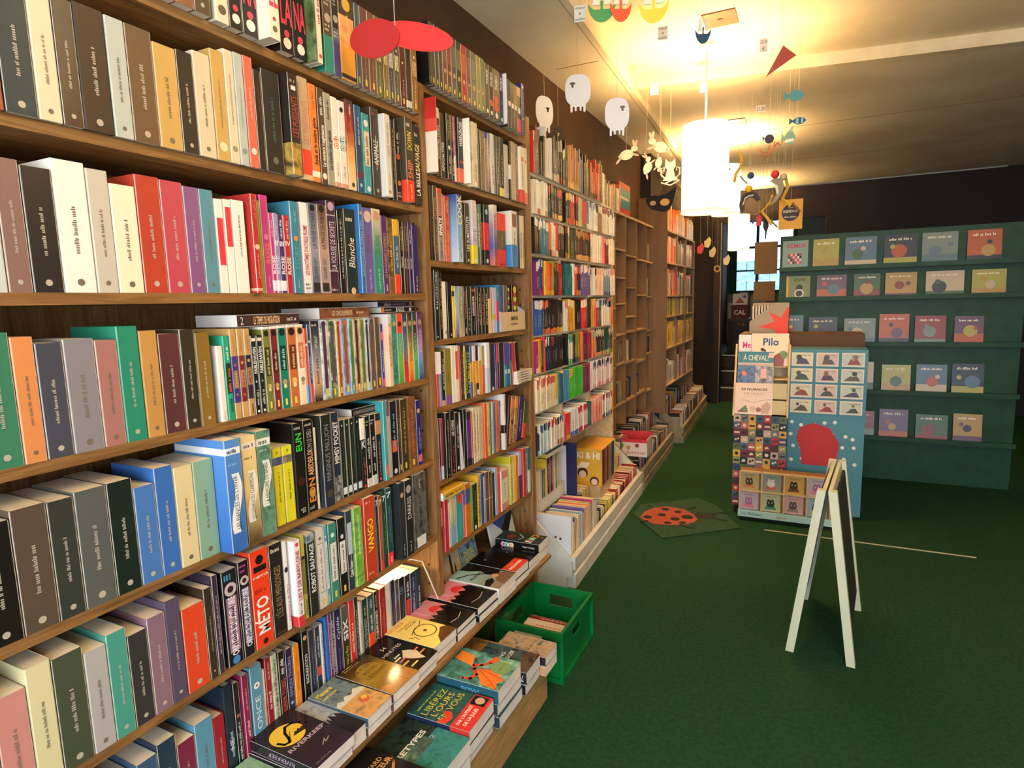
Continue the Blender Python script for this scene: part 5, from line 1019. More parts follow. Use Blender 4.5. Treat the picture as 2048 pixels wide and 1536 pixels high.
PALE = surf('pale_birch_board', 'b89c6c', 'd4ba8c', (8, 1.5, 8), 5, .5, 6)
cp('upright', XB, -1.225, 2.715, 2.745, 0, 2.36, WOOD_L, c3); cp('upright', XB, -1.225, 4.095, 4.115, .46, 2.1, PALE, c3)
for y in (3.14, 3.62): cp('divider', XB, -1.235, y, y + .018, .69, 2.1, PALE, c3)
cp('back_panel', XB - .012, XB, 2.715, 4.115, .02, 2.1, PALE, c3)
for i, (z, h, r_) in enumerate(MANGA):
    cp('shelf', XB, -1.228, 2.7455, 4.0945, z - .012, z - .0005, WHITESH, c3)
    y = 2.752; xf = -1.205 if z > 1.4 else -1.214
    for blk in r_.split('|'):
        ye, n, m_, t_, bo_ = blk.split(); ye = int(ye) / 1e4; n = int(n); t = (ye - y) / n
        if t <= .002: continue
        for k in range(n):
            rr = random.Random('%d%s%d' % (i, blk, k)); y0 = y + k * t
            if any(y0 < dv + .02 and y0 + t > dv - .002 for dv in (3.14, 3.62)) and i > 0: continue
            sb(xf - rr.uniform(0, .006), y0 + .0003, t - .0006, (h * rr.uniform(.9, 1.0)) * (rr.uniform(.8, 1.25) if i == 0 else .96), .12, z, m_, t_, bo_, '%d%s%d' % (i, blk, k), rr.random() < .6)
        y = ye
cp('skirting', XB, -1.43, 2.7455, 4.0945, .0, .69, PALE, c3)
# cubby bookcase, recessed
c4 = empty('bookcase', (-1.42, 5.0, 0), 'brown cubby bookcase with half-empty pigeonholes', 'bookcase')
X4 = -1.35
for y in (4.13, 4.60, 4.89, 5.23, 5.59, 5.825): cp('divider', XW + .012, X4, y, y + .016, .46, 2.15, BEECH, c4)
cp('top_board', XW + .012, X4 + .004, 4.13, 5.841, 2.151, 2.17, BEECH_E, c4); cp('back_panel', XW, XW + .011, 4.13, 5.841, 0, 2.15, BEECH, c4)
cols4 = [(4.146, 4.60, (1.89, 1.665, 1.437, 1.205, .971, .663)), (4.616, 4.89, (1.893, 1.675, 1.47, 1.225, .99, .66)), (4.906, 5.23, (1.86, 1.6, 1.36, 1.235, .98, .66)), (5.246, 5.59, (1.844, 1.538, 1.234, .949, .66)), (5.606, 5.825, (1.839, 1.522, 1.207, .995, .64))]
bk4 = ['2c2620', '4a3c30', '1c1a1c', '6a5a44', '3a3430', '26304a', '8a7c64', 'c8bca4']
for ci, (ya, yb, zs) in enumerate(cols4):
    for zi, z in enumerate(zs):
        cp('shelf', XW + .012, X4, ya + .0005, yb - .0005, z - .014, z, BEECH_E, c4)
        rr = random.Random('c4%d%d' % (ci, zi))
        n = [0, 1, 0, 5, 8][ci] if zi < 4 else 7
        y = ya + .01 if ci > 2 else yb - .2
        for k in range(n):
            t = rr.uniform(.012, .03)
            if y + t > yb - .006: break
            sb(X4 - .012 - rr.uniform(0, .03), y, t - .001, rr.uniform(.14, .185), .1, z, rr.choice(bk4), seed='c4%d%d%d' % (ci, zi, k)); y += t
for k in range(16):
    rr = random.Random('c4t%d' % k); y = 4.2 + k * .036
    sb(X4 - .01, y, .03, rr.uniform(.16, .22), .11, 2.1705, rr.choice(['c8b890', 'd8ccb0', 'a89468', '8a9a8a', '6a5a44', 'd86a3c']), seed='ct%d' % k)
# tall bookcase that stands forward
c5 = empty('bookcase', (-1.36, 6.6, 0), 'tall brown bookcase standing forward at the far end of the aisle', 'bookcase')
cp('side_panel', XW + .012, -1.22, 5.845, 5.865, .39, 2.44, BEECH, c5); cp('side_panel', XW + .012, -1.22, 7.355, 7.375, .45, 2.14, BEECH, c5)
cp('back_panel', XW, XW + .011, 5.845, 7.375, 0, 2.14, BEECH, c5)
for y in (6.36, 6.84): cp('divider', XW + .012, -1.222, y, y + .018, .645, 2.12, BEECH, c5)
for z in (2.14, 1.84, 1.53, 1.33, 1.02, .66): cp('shelf', XW + .012, -1.218, 5.8655, 7.3545, z - .016, z, BEECH_E, c5)
pal5 = {0: ['e06a2c', 'e8782c', 'd84a2c', 'e8782c', 'd8c8a4', 'c8b890', 'a89468'], 1: ['3a8ab0', 'e0702c', 'd86a2c', 'e8dcc8', 'c8bca4', '8a7c64', '5a4a38'], 2: ['d8cdb4', '2c2a28', 'c8bca0', '8a6a44', 'd84a34', 'e8dcc8'], 3: ['3a3228', '5a4c3c', 'a8b83c', 'c8b890'], 4: ['d8cdb8', 'c8a83c', 'e8b83c', '8a7c64'], 5: ['d8cdb8', 'b0a488', 'e8dcc4', '8a3434']}
for zi, z in enumerate((2.14, 1.84, 1.53, 1.33, 1.02, .66)):
    y = 5.88; k = 0
    while y < 7.33:
        rr = random.Random('c5%d%d' % (zi, k)); t = rr.uniform(.02, .045); k += 1
        if any(y < d_ + .02 and y + t > d_ - .002 for d_ in (6.36, 6.84)): y += .03; continue
        if rr.random() < .12: y += t; continue
        hm = (9, .27, .28, .17, .28, .33)[zi]
        if y + t > 7.35: break
        sb(-1.235, y, t - .001, min(rr.uniform(.17, .25), hm), .16, z, rr.choice(pal5[zi]), seed='c5%d%d' % (zi, k)); y += t
# black carnival mask and red sign on the cubby bookcase, framed cards past the tall bookcase
o = MB(); mk = [(-.115, .045), (-.09, .06), (-.05, .064), (-.01, .058), (.03, .064), (.07, .085), (.118, .115), (.108, .06), (.09, .0), (.066, -.045), (.035, -.062), (.0, -.06), (-.03, -.05), (-.06, -.042), (-.09, -.02), (-.11, .015)]
o.prism(mk, -.004, .004, 'y', M('14120f', .3)); mo = empty('carnival_mask', (-1.04, 4.75, 2.21), 'black winged mask hanging above the cubby bookcase', 'mask'); o.build('mask', mo)
for ex_, er, ec in ((.03, .036, 'c89a50'), (-.06, .024, 'a88a60')): o = MB(); o.prism(circ(ex_, .008, er, 18, er * .72), -.0048, .0048, 'y', M(ec, .5)); o.build('eye_hole', mo)
o = MB(); o.tube([(0, 0, .1), (0, 0, .70)], .0012, M('b8a888'), 5); o.build('string', mo)
P = book_parts(.02, .30, .34, 'b83428', '', 'redbig', False, .4, [('rect', 0, 1, .3, .85, '3a7a90'), ('fake', .1, .9, .6, .08, 'e8dcc8')])
queue_book(T(-1.46, 5.05, 2.171) @ FACE, P, .0, 'red and blue album standing face out above the cubby bookcase', 'album', 'book', 'albums above the cubbies')
for k, (y, z, c_, c2_) in enumerate(((7.52, 1.62, 'b8ae98', '8a8474'), (7.6, 1.28, '7a8a84', 'c8ccc0'), (7.55, 1.95, '8a7a5c', 'd8c890'))):
    f = empty('framed_card', (-1.47, y, z), ['pale framed card', 'landscape framed card', 'brown framed card'][k] + ' on the wall past the tall bookcase', 'card', 'framed cards past the tall bookcase')
    bx(0, .15, 0, .28, 0, .24, M(c_)).build('frame', f); bx(.15, .155, .03, .25, .03, .21, M(c2_)).build('print', f)
# ------------------------------------------------------------------ white floor trays
TA = math.radians(2.35)
def tray(x, y, L, label, dark=False, D=.235):
    t = empty('display_tray', (x, y, 0), label, 'tray', None, TA); m = WHITEP if not dark else WHITE_SHADED
    pts = [(-D, .0), (-.045, .0), (-.045, .06), (-.014, .06), (-.014, .15), (-.04, .175), (-.235, .37)] + ([(-D, .44)] if D > .25 else [])
    for yy in (0, L - .018):
        b = MB(); b.prism(pts, yy, yy + .018, 'y', m); b.build('side_panel', t)
    plank('plinth', t, -.045, -.0, .0185, L - .0185, 0, .075, m); plank('front_board', t, -.03, -.014, .0185, L - .0185, .0755, .165, m)
    plank('bottom_board', t, -D, -.0455, .0185, L - .0185, .03, .045, m); plank('front_lip', t, -.014, -.002, .0185, L - .0185, .1, .165, m)
    plank('back_board', t, -D - .015, -D - .0005, 0, L, 0, .37 if D < .25 else .44, m)
    return t
t1 = tray(-1.047, 2.815, 1.75, 'long white floor tray of picture books before the comics bookcase', False, .34)
t2 = tray(-1.120, 4.575, 1.52, 'floor tray of paperbacks in painted grey beige shade before the cubby bookcase', True)
t3 = tray(-1.125, 6.28, 2.3, 'floor tray of dark albums in painted grey beige shade before the tall brown bookcase', True)
def TL(tx, ty, lx, ly, z): c_, s_ = math.cos(TA), math.sin(TA); return Vector((tx + lx * c_ - ly * s_, ty + lx * s_ + ly * c_, z))
# picture books filed behind one another, covers towards the door
cols = ['d8dce2', 'e8c83a', '2c3c58', 'd83034', 'e8e0d0', '26221f', '7ab0c8', '241f1c', '6a5a9c', 'e0702c', 'e8742c', '7ab040', '1f2024', 'c83a70', 'e0dcd4', '2f8a8c', '4a7ab0']
y = .03
for k, c_ in enumerate(cols):
    rr = random.Random('pb%d' % k); t = rr.uniform(.016, .034); h = rr.uniform(.25, .285) if k else .305; w_ = rr.uniform(.18, .195) if k > 2 else .225
    cov = [('rect', 0, 1, 0, 1, 'd8dce2'), ('text', 'A', .08, .16, .9, .06, '2c2c34'), ('text', 'R', .3, .38, .7, .06, '2c2c34'), ('vtext', 'LES PETITS CAHIERS', .1, .6, .5, .03, '4a4c58'), ('disc', .62, .62, .03, '8a3038'), ('disc', .74, .6, .03, '2c2c34'), ('disc', .62, .36, .03, '8a3038'), ('disc', .74, .3, .03, 'b0803c'), ('rect', .78, .92, .06, .16, 'f0f0f0'), ('rect', .80, .82, .07, .15, '1a1a1a'), ('rect', .84, .86, .07, .15, '1a1a1a'), ('rect', .88, .90, .07, .15, '1a1a1a')] if k == 0 else None
    P = book_parts(t, h, w_, c_, 'F:.2:.8:e8e0d0:.3', 'pb%d' % k, False, .35, cov)
    v = TL(-1.047, 2.815, -.034 - w_, y + t / 2, .066)
    queue_book(T(*v) @ RZ(2.35) @ RX(-5) @ FACEY, P, h * w_ if k == 0 else t * w_ * 2.5, 'white magazine back cover standing at the near end of the white tray' if k == 0 else '%s picture book filed %s behind the white magazine in the tray' % (cname(c_), ordinal(k)), 'picture_book', 'book', 'picture books filed in the white tray')
    y += t + .006
# tall books on the riser with a boxed game on top, navy board behind
rs = empty('riser', (-1.345, 3.10, .046), 'white riser block behind the filed picture books', 'riser'); plank('block', rs, -.055, .050, -.18, .22, .29, .374, WHITEP); plank('support', rs, -.055, -.01, -.18, .22, 0, .29, WHITEP)
y = 2.925
for k, c_ in enumerate(['d8ccb8', '4a5a58', '2f7a5c', 'e8c83a', '241f20', '9c2434', '2c2a4a', 'd8704c', 'c8ccd8', '3a8a8c', 'e0c040']):
    rr = random.Random('rz%d' % k); t = rr.uniform(.018, .03)
    P = book_parts(t, rr.uniform(.2, .23) if k > 2 else .16, .13, c_, 'F:.2:.8:e8e0d0:.3', 'rz%d' % k)
    queue_book(T(-1.285, y + t / 2, .421), P, t * .2, '%s tall book, %s along the white riser' % (cname(c_), ordinal(k + 1)), 'book', 'book', 'books on the white riser'); y += t + .001
P = book_parts(.022, .20, .24, 'e0c040', '', 'lid', False, .4, [('rect', 0, 1, 0, 1, '4a8a80~6aa898~3a7a70'), ('rect', .1, .9, .2, .5, 'ece4cc'), ('text', 'BESTIOLES', .14, .86, .35, .16, '4a4438', 1), ('disc', .7, .75, .08, 'd8603c')])
queue_book(T(-1.25, 2.955, .664) @ FLAT, P, .04, 'turquoise and yellow album lying on the books of the white riser', 'album', 'book', 'albums')
P = book_parts(.012, .34, .16, '22244e', '', 'navyb', True, .4, [('rect', 0, .6, .05, .95, 'd0ccd4'), ('disc', .3, .2, .06, 'd84a6a'), ('fake', .1, .5, .08, .03, '2c2c34')])
queue_book(T(-1.385, 3.345, .31) @ FACEY, P, .04, 'navy board with a pale sheet standing behind the white riser', 'album', 'book', 'albums')
# rows of low paperbacks in the trays
def fill(tx, ty, y0, y1, lx, z, hs, pal, tag_, tr=(.008, .018), gap=.0):
    y = y0; k = 0
    fr = T(tx, ty, 0) @ Matrix.Rotation(TA, 4, 'Z')
    while y < y1:
        rr = random.Random('%s%d' % (tag_, k)); k += 1; t = rr.uniform(*tr)
        if rr.random() < .06: y += .03; continue
        sb(lx - rr.uniform(0, .008), y, t - .0008, rr.uniform(*hs), .115, z, rr.choice(pal), seed=tag_ + str(k), pr=False, fr=fr); y += t
RED = ['a8242c', '8a2028', 'b83a34', 'd8c8a8', 'c8a870', 'a03038', 'e8d8b8', '6a1c24']; CRM = ['e0d0a8', 'c8b070', 'd8c040', '8a9a4a', 'e8dcc0', '3a7a78', 'd8a870', '4a3a54']
fill(-1.047, 2.815, .62, 1.05, -.045, .046, (.14, .17), CRM, 'ta'); fill(-1.047, 2.815, 1.07, 1.72, -.045, .046, (.15, .18), RED, 'tb')
plank('inner_step', t1, -.3395, -.164, .62, 1.73, .0455, .135, PALE)
fill(-1.047, 2.815, .64, .84, -.165, .1355, (.15, .18), RED + CRM, 'tc', (.009, .018)); fill(-1.047, 2.815, 1.24, 1.72, -.165, .1355, (.14, .18), CRM + ['e8dcc0', 'd8c8a8'], 'th', (.009, .018))
plank('box_plinth', t1, -.31, -.10, .86, 1.22, .136, .29, PALE)
DK = ['2c2a2c', '4a4a4c', 'c8c4bc', '8a8a88', '1c1a1c', 'd8d4cc', '5a3a34', '26344c', 'a8a49c', 'b0342c', 'e0d8c8']
fill(-1.120, 4.575, .03, 1.48, -.045, .046, (.17, .22), DK, 'td', (.008, .016)); fill(-1.120, 4.575, .03, 1.48, -.19, .16, (.18, .24), DK, 'te', (.01, .02))
plank('inner_step', t2, -.235, -.165, .0185, 1.5, .0455, .159, WHITEP)
fill(-1.125, 6.28, .03, 2.25, -.045, .046, (.2, .27), DK, 'tf', (.008, .02)); fill(-1.125, 6.28, .03, 2.25, -.19, .2, (.2, .27), DK + ['d8a83c', 'b0342c'], 'tg', (.01, .024))
plank('inner_step', t3, -.235, -.165, .0185, 2.28, .0455, .199, BEECH)
# yellow boxed comics and the red rimmed cardboard dispenser
bc = empty('comic_box', (-1.277, 3.685, .2905), 'yellow boxed set of comics with white lettering', 'box', None, TA)
plank('box', bc, -.09, .10, 0, .36, 0, .245, M('e0a838', .4)); b = MB()
put_text(b, 'KI & HI', lambda s, q_: (s, -.0008, .20 + q_), -.07, .088, .042, M('f4efe4', .5), 1)
b.build('lettering', bc); b = MB(); b.build('printed_shape', bc); b = MB(); b.prism(circ(-.03, .08, .035, 16), -.0012, 0, 'y', M('2a2018', .5)); b.build('printed_shape', bc); b = MB(); b.prism(circ(-.03, .07, .026, 16), -.0018, 0, 'y', M('e8c8a8', .5)); b.build('printed_shape', bc); b = MB(); b.prism(circ(.05, .03, .03, 16), -.0012, 0, 'y', M('2a2018', .5)); b.build('printed_shape', bc); b = MB(); b.prism(circ(.05, .025, .022, 16), -.0018, 0, 'y', M('e8c8a8', .5)); b.build('printed_shape', bc); b = MB(); b.prism([(-.07, .11), (.0, .115), (.02, .15), (-.04, .155)], -.001, 0, 'y', M('f0e4c4', .5)); b.build('printed_shape', bc)
for k in range(10):
    rr = random.Random('cb%d' % k); b = MB(); b.box(.1003, .104, .012 + k * .033, .012 + k * .033 + .031, .004, .24, M(rr.choice(['3a7a8c', 'c8603c', '4a3a34', 'd8c8a8', '8a3a34', '5a7a4a', '2c2c4a']), .4)); b.build('volume_spine', bc)
ds = empty('card_dispenser', (-1.235, 4.66, .25), 'pale cardboard dispenser with a red rim on the tray', 'dispenser', None, TA)
b = MB(); b.box(-.13, .12, 0, .012, 0, .135, M('d8ccc0', .5)); b.box(-.13, -.118, .012, .2, 0, .135, M('d8ccc0', .5)); b.box(.108, .12, .012, .2, 0, .135, M('d8ccc0', .5)); b.box(-.13, .12, .2, .212, 0, .165, M('c83038', .5)); b.build('carton_body', ds)
b = MB(); b.box(-.132, .122, -.004, .0, .115, .14, M('c8283a', .5)); b.build('red_rim', ds)
b = MB(); put_text(b, 'Justine', lambda s, q_: (s, -.0012, .035 + q_), -.05, .10, .03, M('c83048', .5), 0, 1); b.build('lettering', ds)
b = MB(); b.build('printed_shape', ds); b = MB(); b.prism(circ(-.09, .085, .024, 14), -.0015, 0, 'y', M('6a9a34', .5)); b.build('printed_shape', ds); b = MB(); b.prism(circ(-.03, .07, .018, 12), -.0015, 0, 'y', M('c88a5c', .5)); b.build('printed_shape', ds); b = MB(); b.prism(circ(.04, .09, .016, 12), -.0015, 0, 'y', M('8a2c34', .5)); b.build('printed_shape', ds)
# ------------------------------------------------------------------ green crate with books
cr = empty('plastic_crate', (-.963, 2.235, 0), 'green plastic crate on the carpet holding a few red books', 'crate')
X, Y, Hc = .138, .176, .21
b = MB(); b.box(-X + .012, X - .012, -Y + .012, Y - .012, .004, .012, GREENP); b.build('base', cr)
def wall(x0, x1, y0, y1, slot, name):
    b = MB()
    lx = abs(x1 - x0) > abs(y1 - y0); a0, a1 = (x0, x1) if lx else (y0, y1); m_ = (a0 + a1) / 2; s_ = .055
    for p0, p1, z0, z1 in ((a0, a1, .004, .125), (a0, a1, .175, Hc), (a0, m_ - s_, .125, .175), (m_ + s_, a1, .125, .175)):
        if lx: b.box(p0, p1, y0, y1, z0, z1, GREENP)
        else: b.box(x0, x1, p0, p1, z0, z1, GREENP)
    return b.build(name, cr)
wall(-X, X, -Y, -Y + .006, 1, 'end_wall'); wall(-X, X, Y - .006, Y, 1, 'end_wall'); wall(-X, -X + .006, -Y + .006, Y - .006, 1, 'side_wall'); wall(X - .006, X, -Y + .006, Y - .006, 1, 'side_wall')
b = MB()
for (x0, x1, y0, y1) in ((-X - .01, X + .01, -Y - .01, -Y - .0002), (-X - .01, X + .01, Y + .0002, Y + .01), (-X - .01, -X - .0002, -Y, Y), (X + .0002, X + .01, -Y, Y)):
    b.box(x0, x1, y0, y1, Hc - .03, Hc + .004, GREENP); b.box(x0, x1, y0, y1, .0, .02, GREENP)
b.build('rim', cr)
for sx in (-1, 1):
    for sy in (-1, 1): b = MB(); b.box(sx * (X + .004) - .008, sx * (X + .004) + .008, sy * (Y + .004) - .008, sy * (Y + .004) + .008, .0205, Hc - .031, GREENP); b.build('corner_post', cr)
b = MB(); b.box(-.06, .06, -Y - .0125, -Y - .0108, .155, .185, M('c8c8bc', .5)); b.build('paper_label', cr)
y = 2.10
for k, (c_, th) in enumerate((('1c3040', .026), ('22384a', .026), ('b02830', .024), ('d8ccc0', .02), ('d0c4b8', .022), ('7a1c22', .022))):
    P = book_parts(th, .19, .12, c_, 'F:.1:.75:e0b8a0:.3' if k != 3 else 'F:.1:.75:b04848:.3', 'cr%d' % k)
    queue_book(T(-.862, y + th / 2, .134) @ RX(18) @ SPUP, P, th * .19 * 2, '%s book lying spine up in the green crate, %s from its near end' % (cname(c_), ordinal(k + 1)), 'book', 'book', 'books in the green crate'); y += th + .006
# ------------------------------------------------------------------ ladybird mat
mt = empty('ladybird_mat', (-.78, 4.06, 0), 'flat green mat with a painted red ladybird on the carpet', 'mat')
L_ = lambda px: [(a - -.78, c_ - 4.06) for a, c_ in px]
MATM = surf('dark_green_mat', '1a3824', '264a32', (1, 1, 1), 30, .9, 4, .2)
b = MB(); b.prism(L_([(-.777, 3.669), (-.348, 4.037), (-.55, 4.42), (-.70, 4.545), (-1.06, 4.24), (-1.06, 4.03)]), .001, .006, 'z', MATM, M('0e1c12', .9)); b.build('mat_sheet', mt)
RED_ = surf('worn_red_paint', '8c3c2a', 'a04a36', (1, 1, 1), 12, .8, 5)
b = MB(); b.prism(L_([(-.996, 3.972), (-.95, 3.93), (-.88, 3.89), (-.796, 3.90), (-.70, 3.95), (-.64, 4.02), (-.631, 4.089), (-.67, 4.17), (-.75, 4.25), (-.869, 4.265), (-.95, 4.21), (-.995, 4.10)]), .0062, .0076, 'z', RED_); b.build('ladybird_body', mt)
for sx, sy, r_ in ((-.95, 4.0, .03), (-.87, 4.08, .03), (-.87, 4.2, .028), (-.80, 3.94, .025), (-.77, 4.03, .032), (-.70, 4.1, .04), (-.71, 3.98, .024), (-.78, 4.18, .026)):
    b = MB(); b.prism([(p[0] + .78, p[1] - 4.06) for p in circ(sx, sy, r_, 14)], .0078, .0086, 'z', M('1a1614', .8)); b.build('spot', mt)
b = MB(); b.prism(L_([(-.66, 4.14), (-.60, 4.10), (-.54, 4.13), (-.53, 4.2), (-.58, 4.25), (-.65, 4.24)]), .0062, .008, 'z', M('1c1614', .8)); b.build('head', mt)
for pts in ([(-.54, 4.15), (-.47, 4.12), (-.44, 4.13)], [(-.55, 4.22), (-.5, 4.27), (-.46, 4.27)], [(-.93, 3.93), (-.97, 3.88)], [(-.72, 3.94), (-.66, 3.90), (-.62, 3.91)], [(-.97, 4.2), (-1.0, 4.24)], [(-.72, 4.26), (-.68, 4.32)]):
    b = MB(); b.tube([(p[0] + .78, p[1] - 4.06, .008) for p in pts], .005, M('1c1614', .8), 5); b.build('leg', mt)
# ------------------------------------------------------------------ cardboard card stand with picture books
KRAFT = surf('beech_ply_edge', 'c0a070', 'd8bc8c', (3, 3, 3), 5, .6, 4)
cs_ = empty('card_stand', (-.275, 4.33, 0), 'cardboard picture book stand covered in small coloured tiles', 'display stand')
bx(-.165, .17, .004, .30, .06, .70, M('3a2c34', .6)).build('carton_body', cs_)
bx(-.15, .155, .04, .27, 0, .06, M('1c1814', .8)).build('plinth', cs_)
tp = ['7a3038', '6a7078', '5a6a40', '5a2c34', 'c89a50', '4a5a74', '8a8a5c', '2c5470', 'b05a5c', '1c2c34', 'a83434', 'd0a83c', 'b8a890', '344c6c']
tw = .3350 / 7; th_ = .64 / 13
for r_ in range(13):
    for c_ in range(7):
        rr = random.Random('tl%d%d' % (r_, c_)); x0 = -.165 + c_ * tw; z0 = .06 + r_ * th_
        b = MB(); b.box(x0 + .0006, x0 + tw - .0006, .0, .0035, z0 + .0006, z0 + th_ - .0006, M(tp[(c_ * 3 + r_ * 5 + (r_ // 3) * 2) % 14], .5))
        k_ = rr.randint(0, 3); cc = rr.choice(['1c1814', 'e0d4bc', '2c3c2c', 'd8b8a0'])
        if k_ == 0: b.prism(circ(x0 + tw / 2, z0 + th_ / 2, .012, 10), -.0006, 0, 'y', M(cc, .5))
        elif k_ == 1: b.prism([(x0 + .01, z0 + .015), (x0 + .038, z0 + .02), (x0 + .028, z0 + .036), (x0 + .014, z0 + .03)], -.0006, 0, 'y', M(cc, .5))
        elif k_ == 2: b.box(x0 + .006, x0 + tw - .006, -.0006, 0, z0 + .018, z0 + .03, M(cc, .5))
        else:
            b.prism(circ(x0 + tw * .35, z0 + th_ * .45, .008, 8), -.0006, 0, 'y', M(cc, .5)); b.prism(circ(x0 + tw * .68, z0 + th_ * .6, .007, 8), -.0006, 0, 'y', M(cc, .5))
        b.build('tile', cs_)
for sx in (-1, 1):
    b = MB(); b.prism([(.0, .69), (.02, .69), (.14, 1.17), (.12, 1.17)], sx * .168 - .006, sx * .168 + .006, 'x', KRAFT); b.build('side_rail', cs_)
bx(-.161, .161, .27, .285, .70, 1.2, KRAFT).build('back_board', cs_)
for z, y_ in ((.70, .035), (.84, .085), (.94, .125), (1.02, .175)): bx(-.1615, .1615, y_ - .028, y_ + .09, z - .008, z, KRAFT).build('ledge', cs_)
bx(.075, .16, .03, .036, .705, .8, M('d0c090', .6)).build('empty_slot', cs_); bx(.075, .16, .045, .05, .81, .915, M('d0c090', .6)).build('empty_slot', cs_)
def stand_book(x0, x1, z0, z1, y, col, cov, label, th=.012, tilt=-10, grp='picture books on the tiled stand'):
    P = book_parts(th, z1 - z0, x1 - x0, col, '', label, True, .35, cov)
    queue_book(T(x0, y, z0) @ RX(tilt) @ FACEY, P, 9, label, 'picture_book', 'book', grp)
stand_book(-.437, -.200, .7005, .915, 4.352, 'd8c0ac', [('rect', 0, 1, 0, 1, 'd8c0ac'), ('text', '50 NUANCES', .16, .86, .80, .075, '241c18', 1), ('text', 'DE GRECS', .24, .78, .66, .07, '8a7c70'), ('poly', [(.06, .06), (.3, .3), (.36, .06)], '7a4a30'), ('disc', .28, .16, .07, '5a7048'), ('disc', .48, .18, .08, 'c8a080'), ('disc', .64, .16, .07, '8a4a34'), ('poly', [(.7, .04), (.72, .3), (.86, .42), (.96, .3), (.9, .04)], 'b89478'), ('line', [(.2, .46), (.5, .38), (.66, .44), (.95, .5)], '8a7868', .012), ('fake', .3, .7, .58, .02, 'a89484')], 'beige picture book with black title standing on the tiled stand')
stand_book(-.432, -.320, .8405, 1.03, 4.405, '1c2440', [('rect', 0, 1, 0, 1, '1c2c54~5a7ca8~141a34'), ('disc', .4, .7, .14, 'd87a54'), ('rect', .1, .6, .05, .3, 'e4e4e8')], 'dark blue picture book below the teal title on the tiled stand')
stand_book(-.318, -.200, .8405, 1.026, 4.405, '6a6870', [('rect', 0, 1, 0, 1, '4a4850~8a8890~b8b4bc'), ('rect', .3, .6, .55, .9, 'd8a89a')], 'grey picture book below the teal title on the tiled stand')
stand_book(-.430, -.205, .9405, 1.12, 4.448, '2a7484', [('rect', 0, 1, 0, 1, '2a7484'), ('text', 'À CHEVAL!', .14, .86, .77, .2, 'e8e4dc', 0), ('rect', 0, 1, 0, .58, 'b8ac9c'), ('rect', .86, 1, .78, .97, 'e0b8a8')], 'teal picture book with tall white title on the tiled stand')
stand_book(-.353, -.117, 1.0205, 1.243, 4.50, 'e4d4bc', [('rect', 0, 1, 0, 1, 'e4d4bc'), ('text', 'Pilo', .3, .74, .74, .22, '1f4a80', 1), ('disc', .86, .34, .12, '6a8a4a'), ('disc', .3, .5, .05, '3a241a'), ('disc', .36, .47, .04, '3a241a'), ('poly', [(.6, 0), (.62, .3), (.74, .4), (.9, .2), (.88, 0)], '8a3c2c'), ('fake', .3, .7, .92, .03, 'b8a890')], 'cream picture book with big blue title on the tiled stand')
stand_book(-.440, -.356, 1.0205, 1.232, 4.53, 'dce0e4', [('rect', 0, 1, 0, 1, 'dce0e4'), ('text', 'Me', .3, .95, .66, .2, 'c8347a', 1), ('fake', .3, .8, .4, .03, '9a9ca8')], 'pale picture book with pink title on the tiled stand')
# white box of six little board books
bb = empty('board_book_box', (-.185, 4.20, 0), 'pale tray with two rows of little square board books on the floor', 'box')
bx(-.196, .40, .02, .10, .03, .345, M('8a6a44', .6)).build('carton_body', bb); bx(-.19, .39, .03, .09, 0, .03, M('16140f', .8)).build('plinth', bb)
for x in (-.196, -.06, .075, .21, .345): bx(x, x + .009, -.004, .0195, .075, .345, KRAFT).build('post', bb)
for z in (.205, .336): bx(-.196, .40, -.0045, .0195, z, z + .009, KRAFT).build('rail', bb)
b = bx(-.2, .404, -.006, .0195, .03, .074, M('a8ccc8', .5)); fs = b.build('fascia', bb)
b = MB(); put_text(b, 'Les Bébêtes', lambda s, q_: (s, -.0065, .054 + q_), -.185, -.05, .02, M('2c4a5c', .5), 0, 1); put_fake(b, lambda s, q_: (s, -.0065, .05 + q_), .04, .1, .012, M('c84a4c', .5), rng)
b.build('lettering', bb)
bb_c = [('b0a06a', '5a3c24', 'c87a44'), ('8a9484', 'd8d4cc', 'c8605c'), ('c09a48', '3a2818', '6a4a30'), ('b8a8b4', 'a06a9c', 'd87a88'), ('b8bc94', '2c3a2c', '4a8a6a'), ('c8a098', '5a5450', '8a8078'), ('98b0b8', '3a4a6a', 'd8b83c'), ('b8c088', '4a6a3a', 'c8603c')]
for k in range(8):
    c_, r_ = k // 2, k % 2; x0 = -.382 + .135 * c_ + .002; z0 = .215 if r_ == 0 else .080
    cA, cB, cC = bb_c[(c_ + r_ * 3) % 8]
    P = book_parts(.011, .119, .121, cA, '', 'bb%d' % k, True, .4, [('rect', 0, 1, 0, 1, cA), ('text', ['Bébé', 'Lapin', 'Ours', 'Souris', 'Tortue', 'Lion', 'Chat', 'Loup'][k], .25, .75, .86, .08, '4a4034', 0, 1), ('poly', [(.2, .12), (.3, .36), (.7, .36), (.8, .12)], cC), ('disc', .5, .46, .2, cB), ('disc', .42, .5, .03, 'e8e0d0'), ('disc', .58, .5, .03, 'e8e0d0'), ('disc', .4, .64, .07, cB), ('disc', .6, .64, .07, cB)])
    queue_book(T(x0, 4.2125, z0) @ FACEY, P, 9, ['tan board book with a dark round animal', 'grey green board book with a pale animal', 'ochre board book with a dark brown animal', 'lilac board book with a purple animal', 'pale green board book with a dark animal', 'dusty pink board book with a grey animal', 'pale blue board book with a navy animal', 'moss green board book with a green animal'][(c_ + r_ * 3) % 8] + ' in the ' + ('upper' if r_ == 0 else 'lower') + ' row of the pale tray', 'board_book', 'book', 'board books in the pale tray')
bx(-.21, .9, 4.06, 4.07, 0, .004, M('b0a888', .6)).build('trim_8')['kind'] = 'structure'
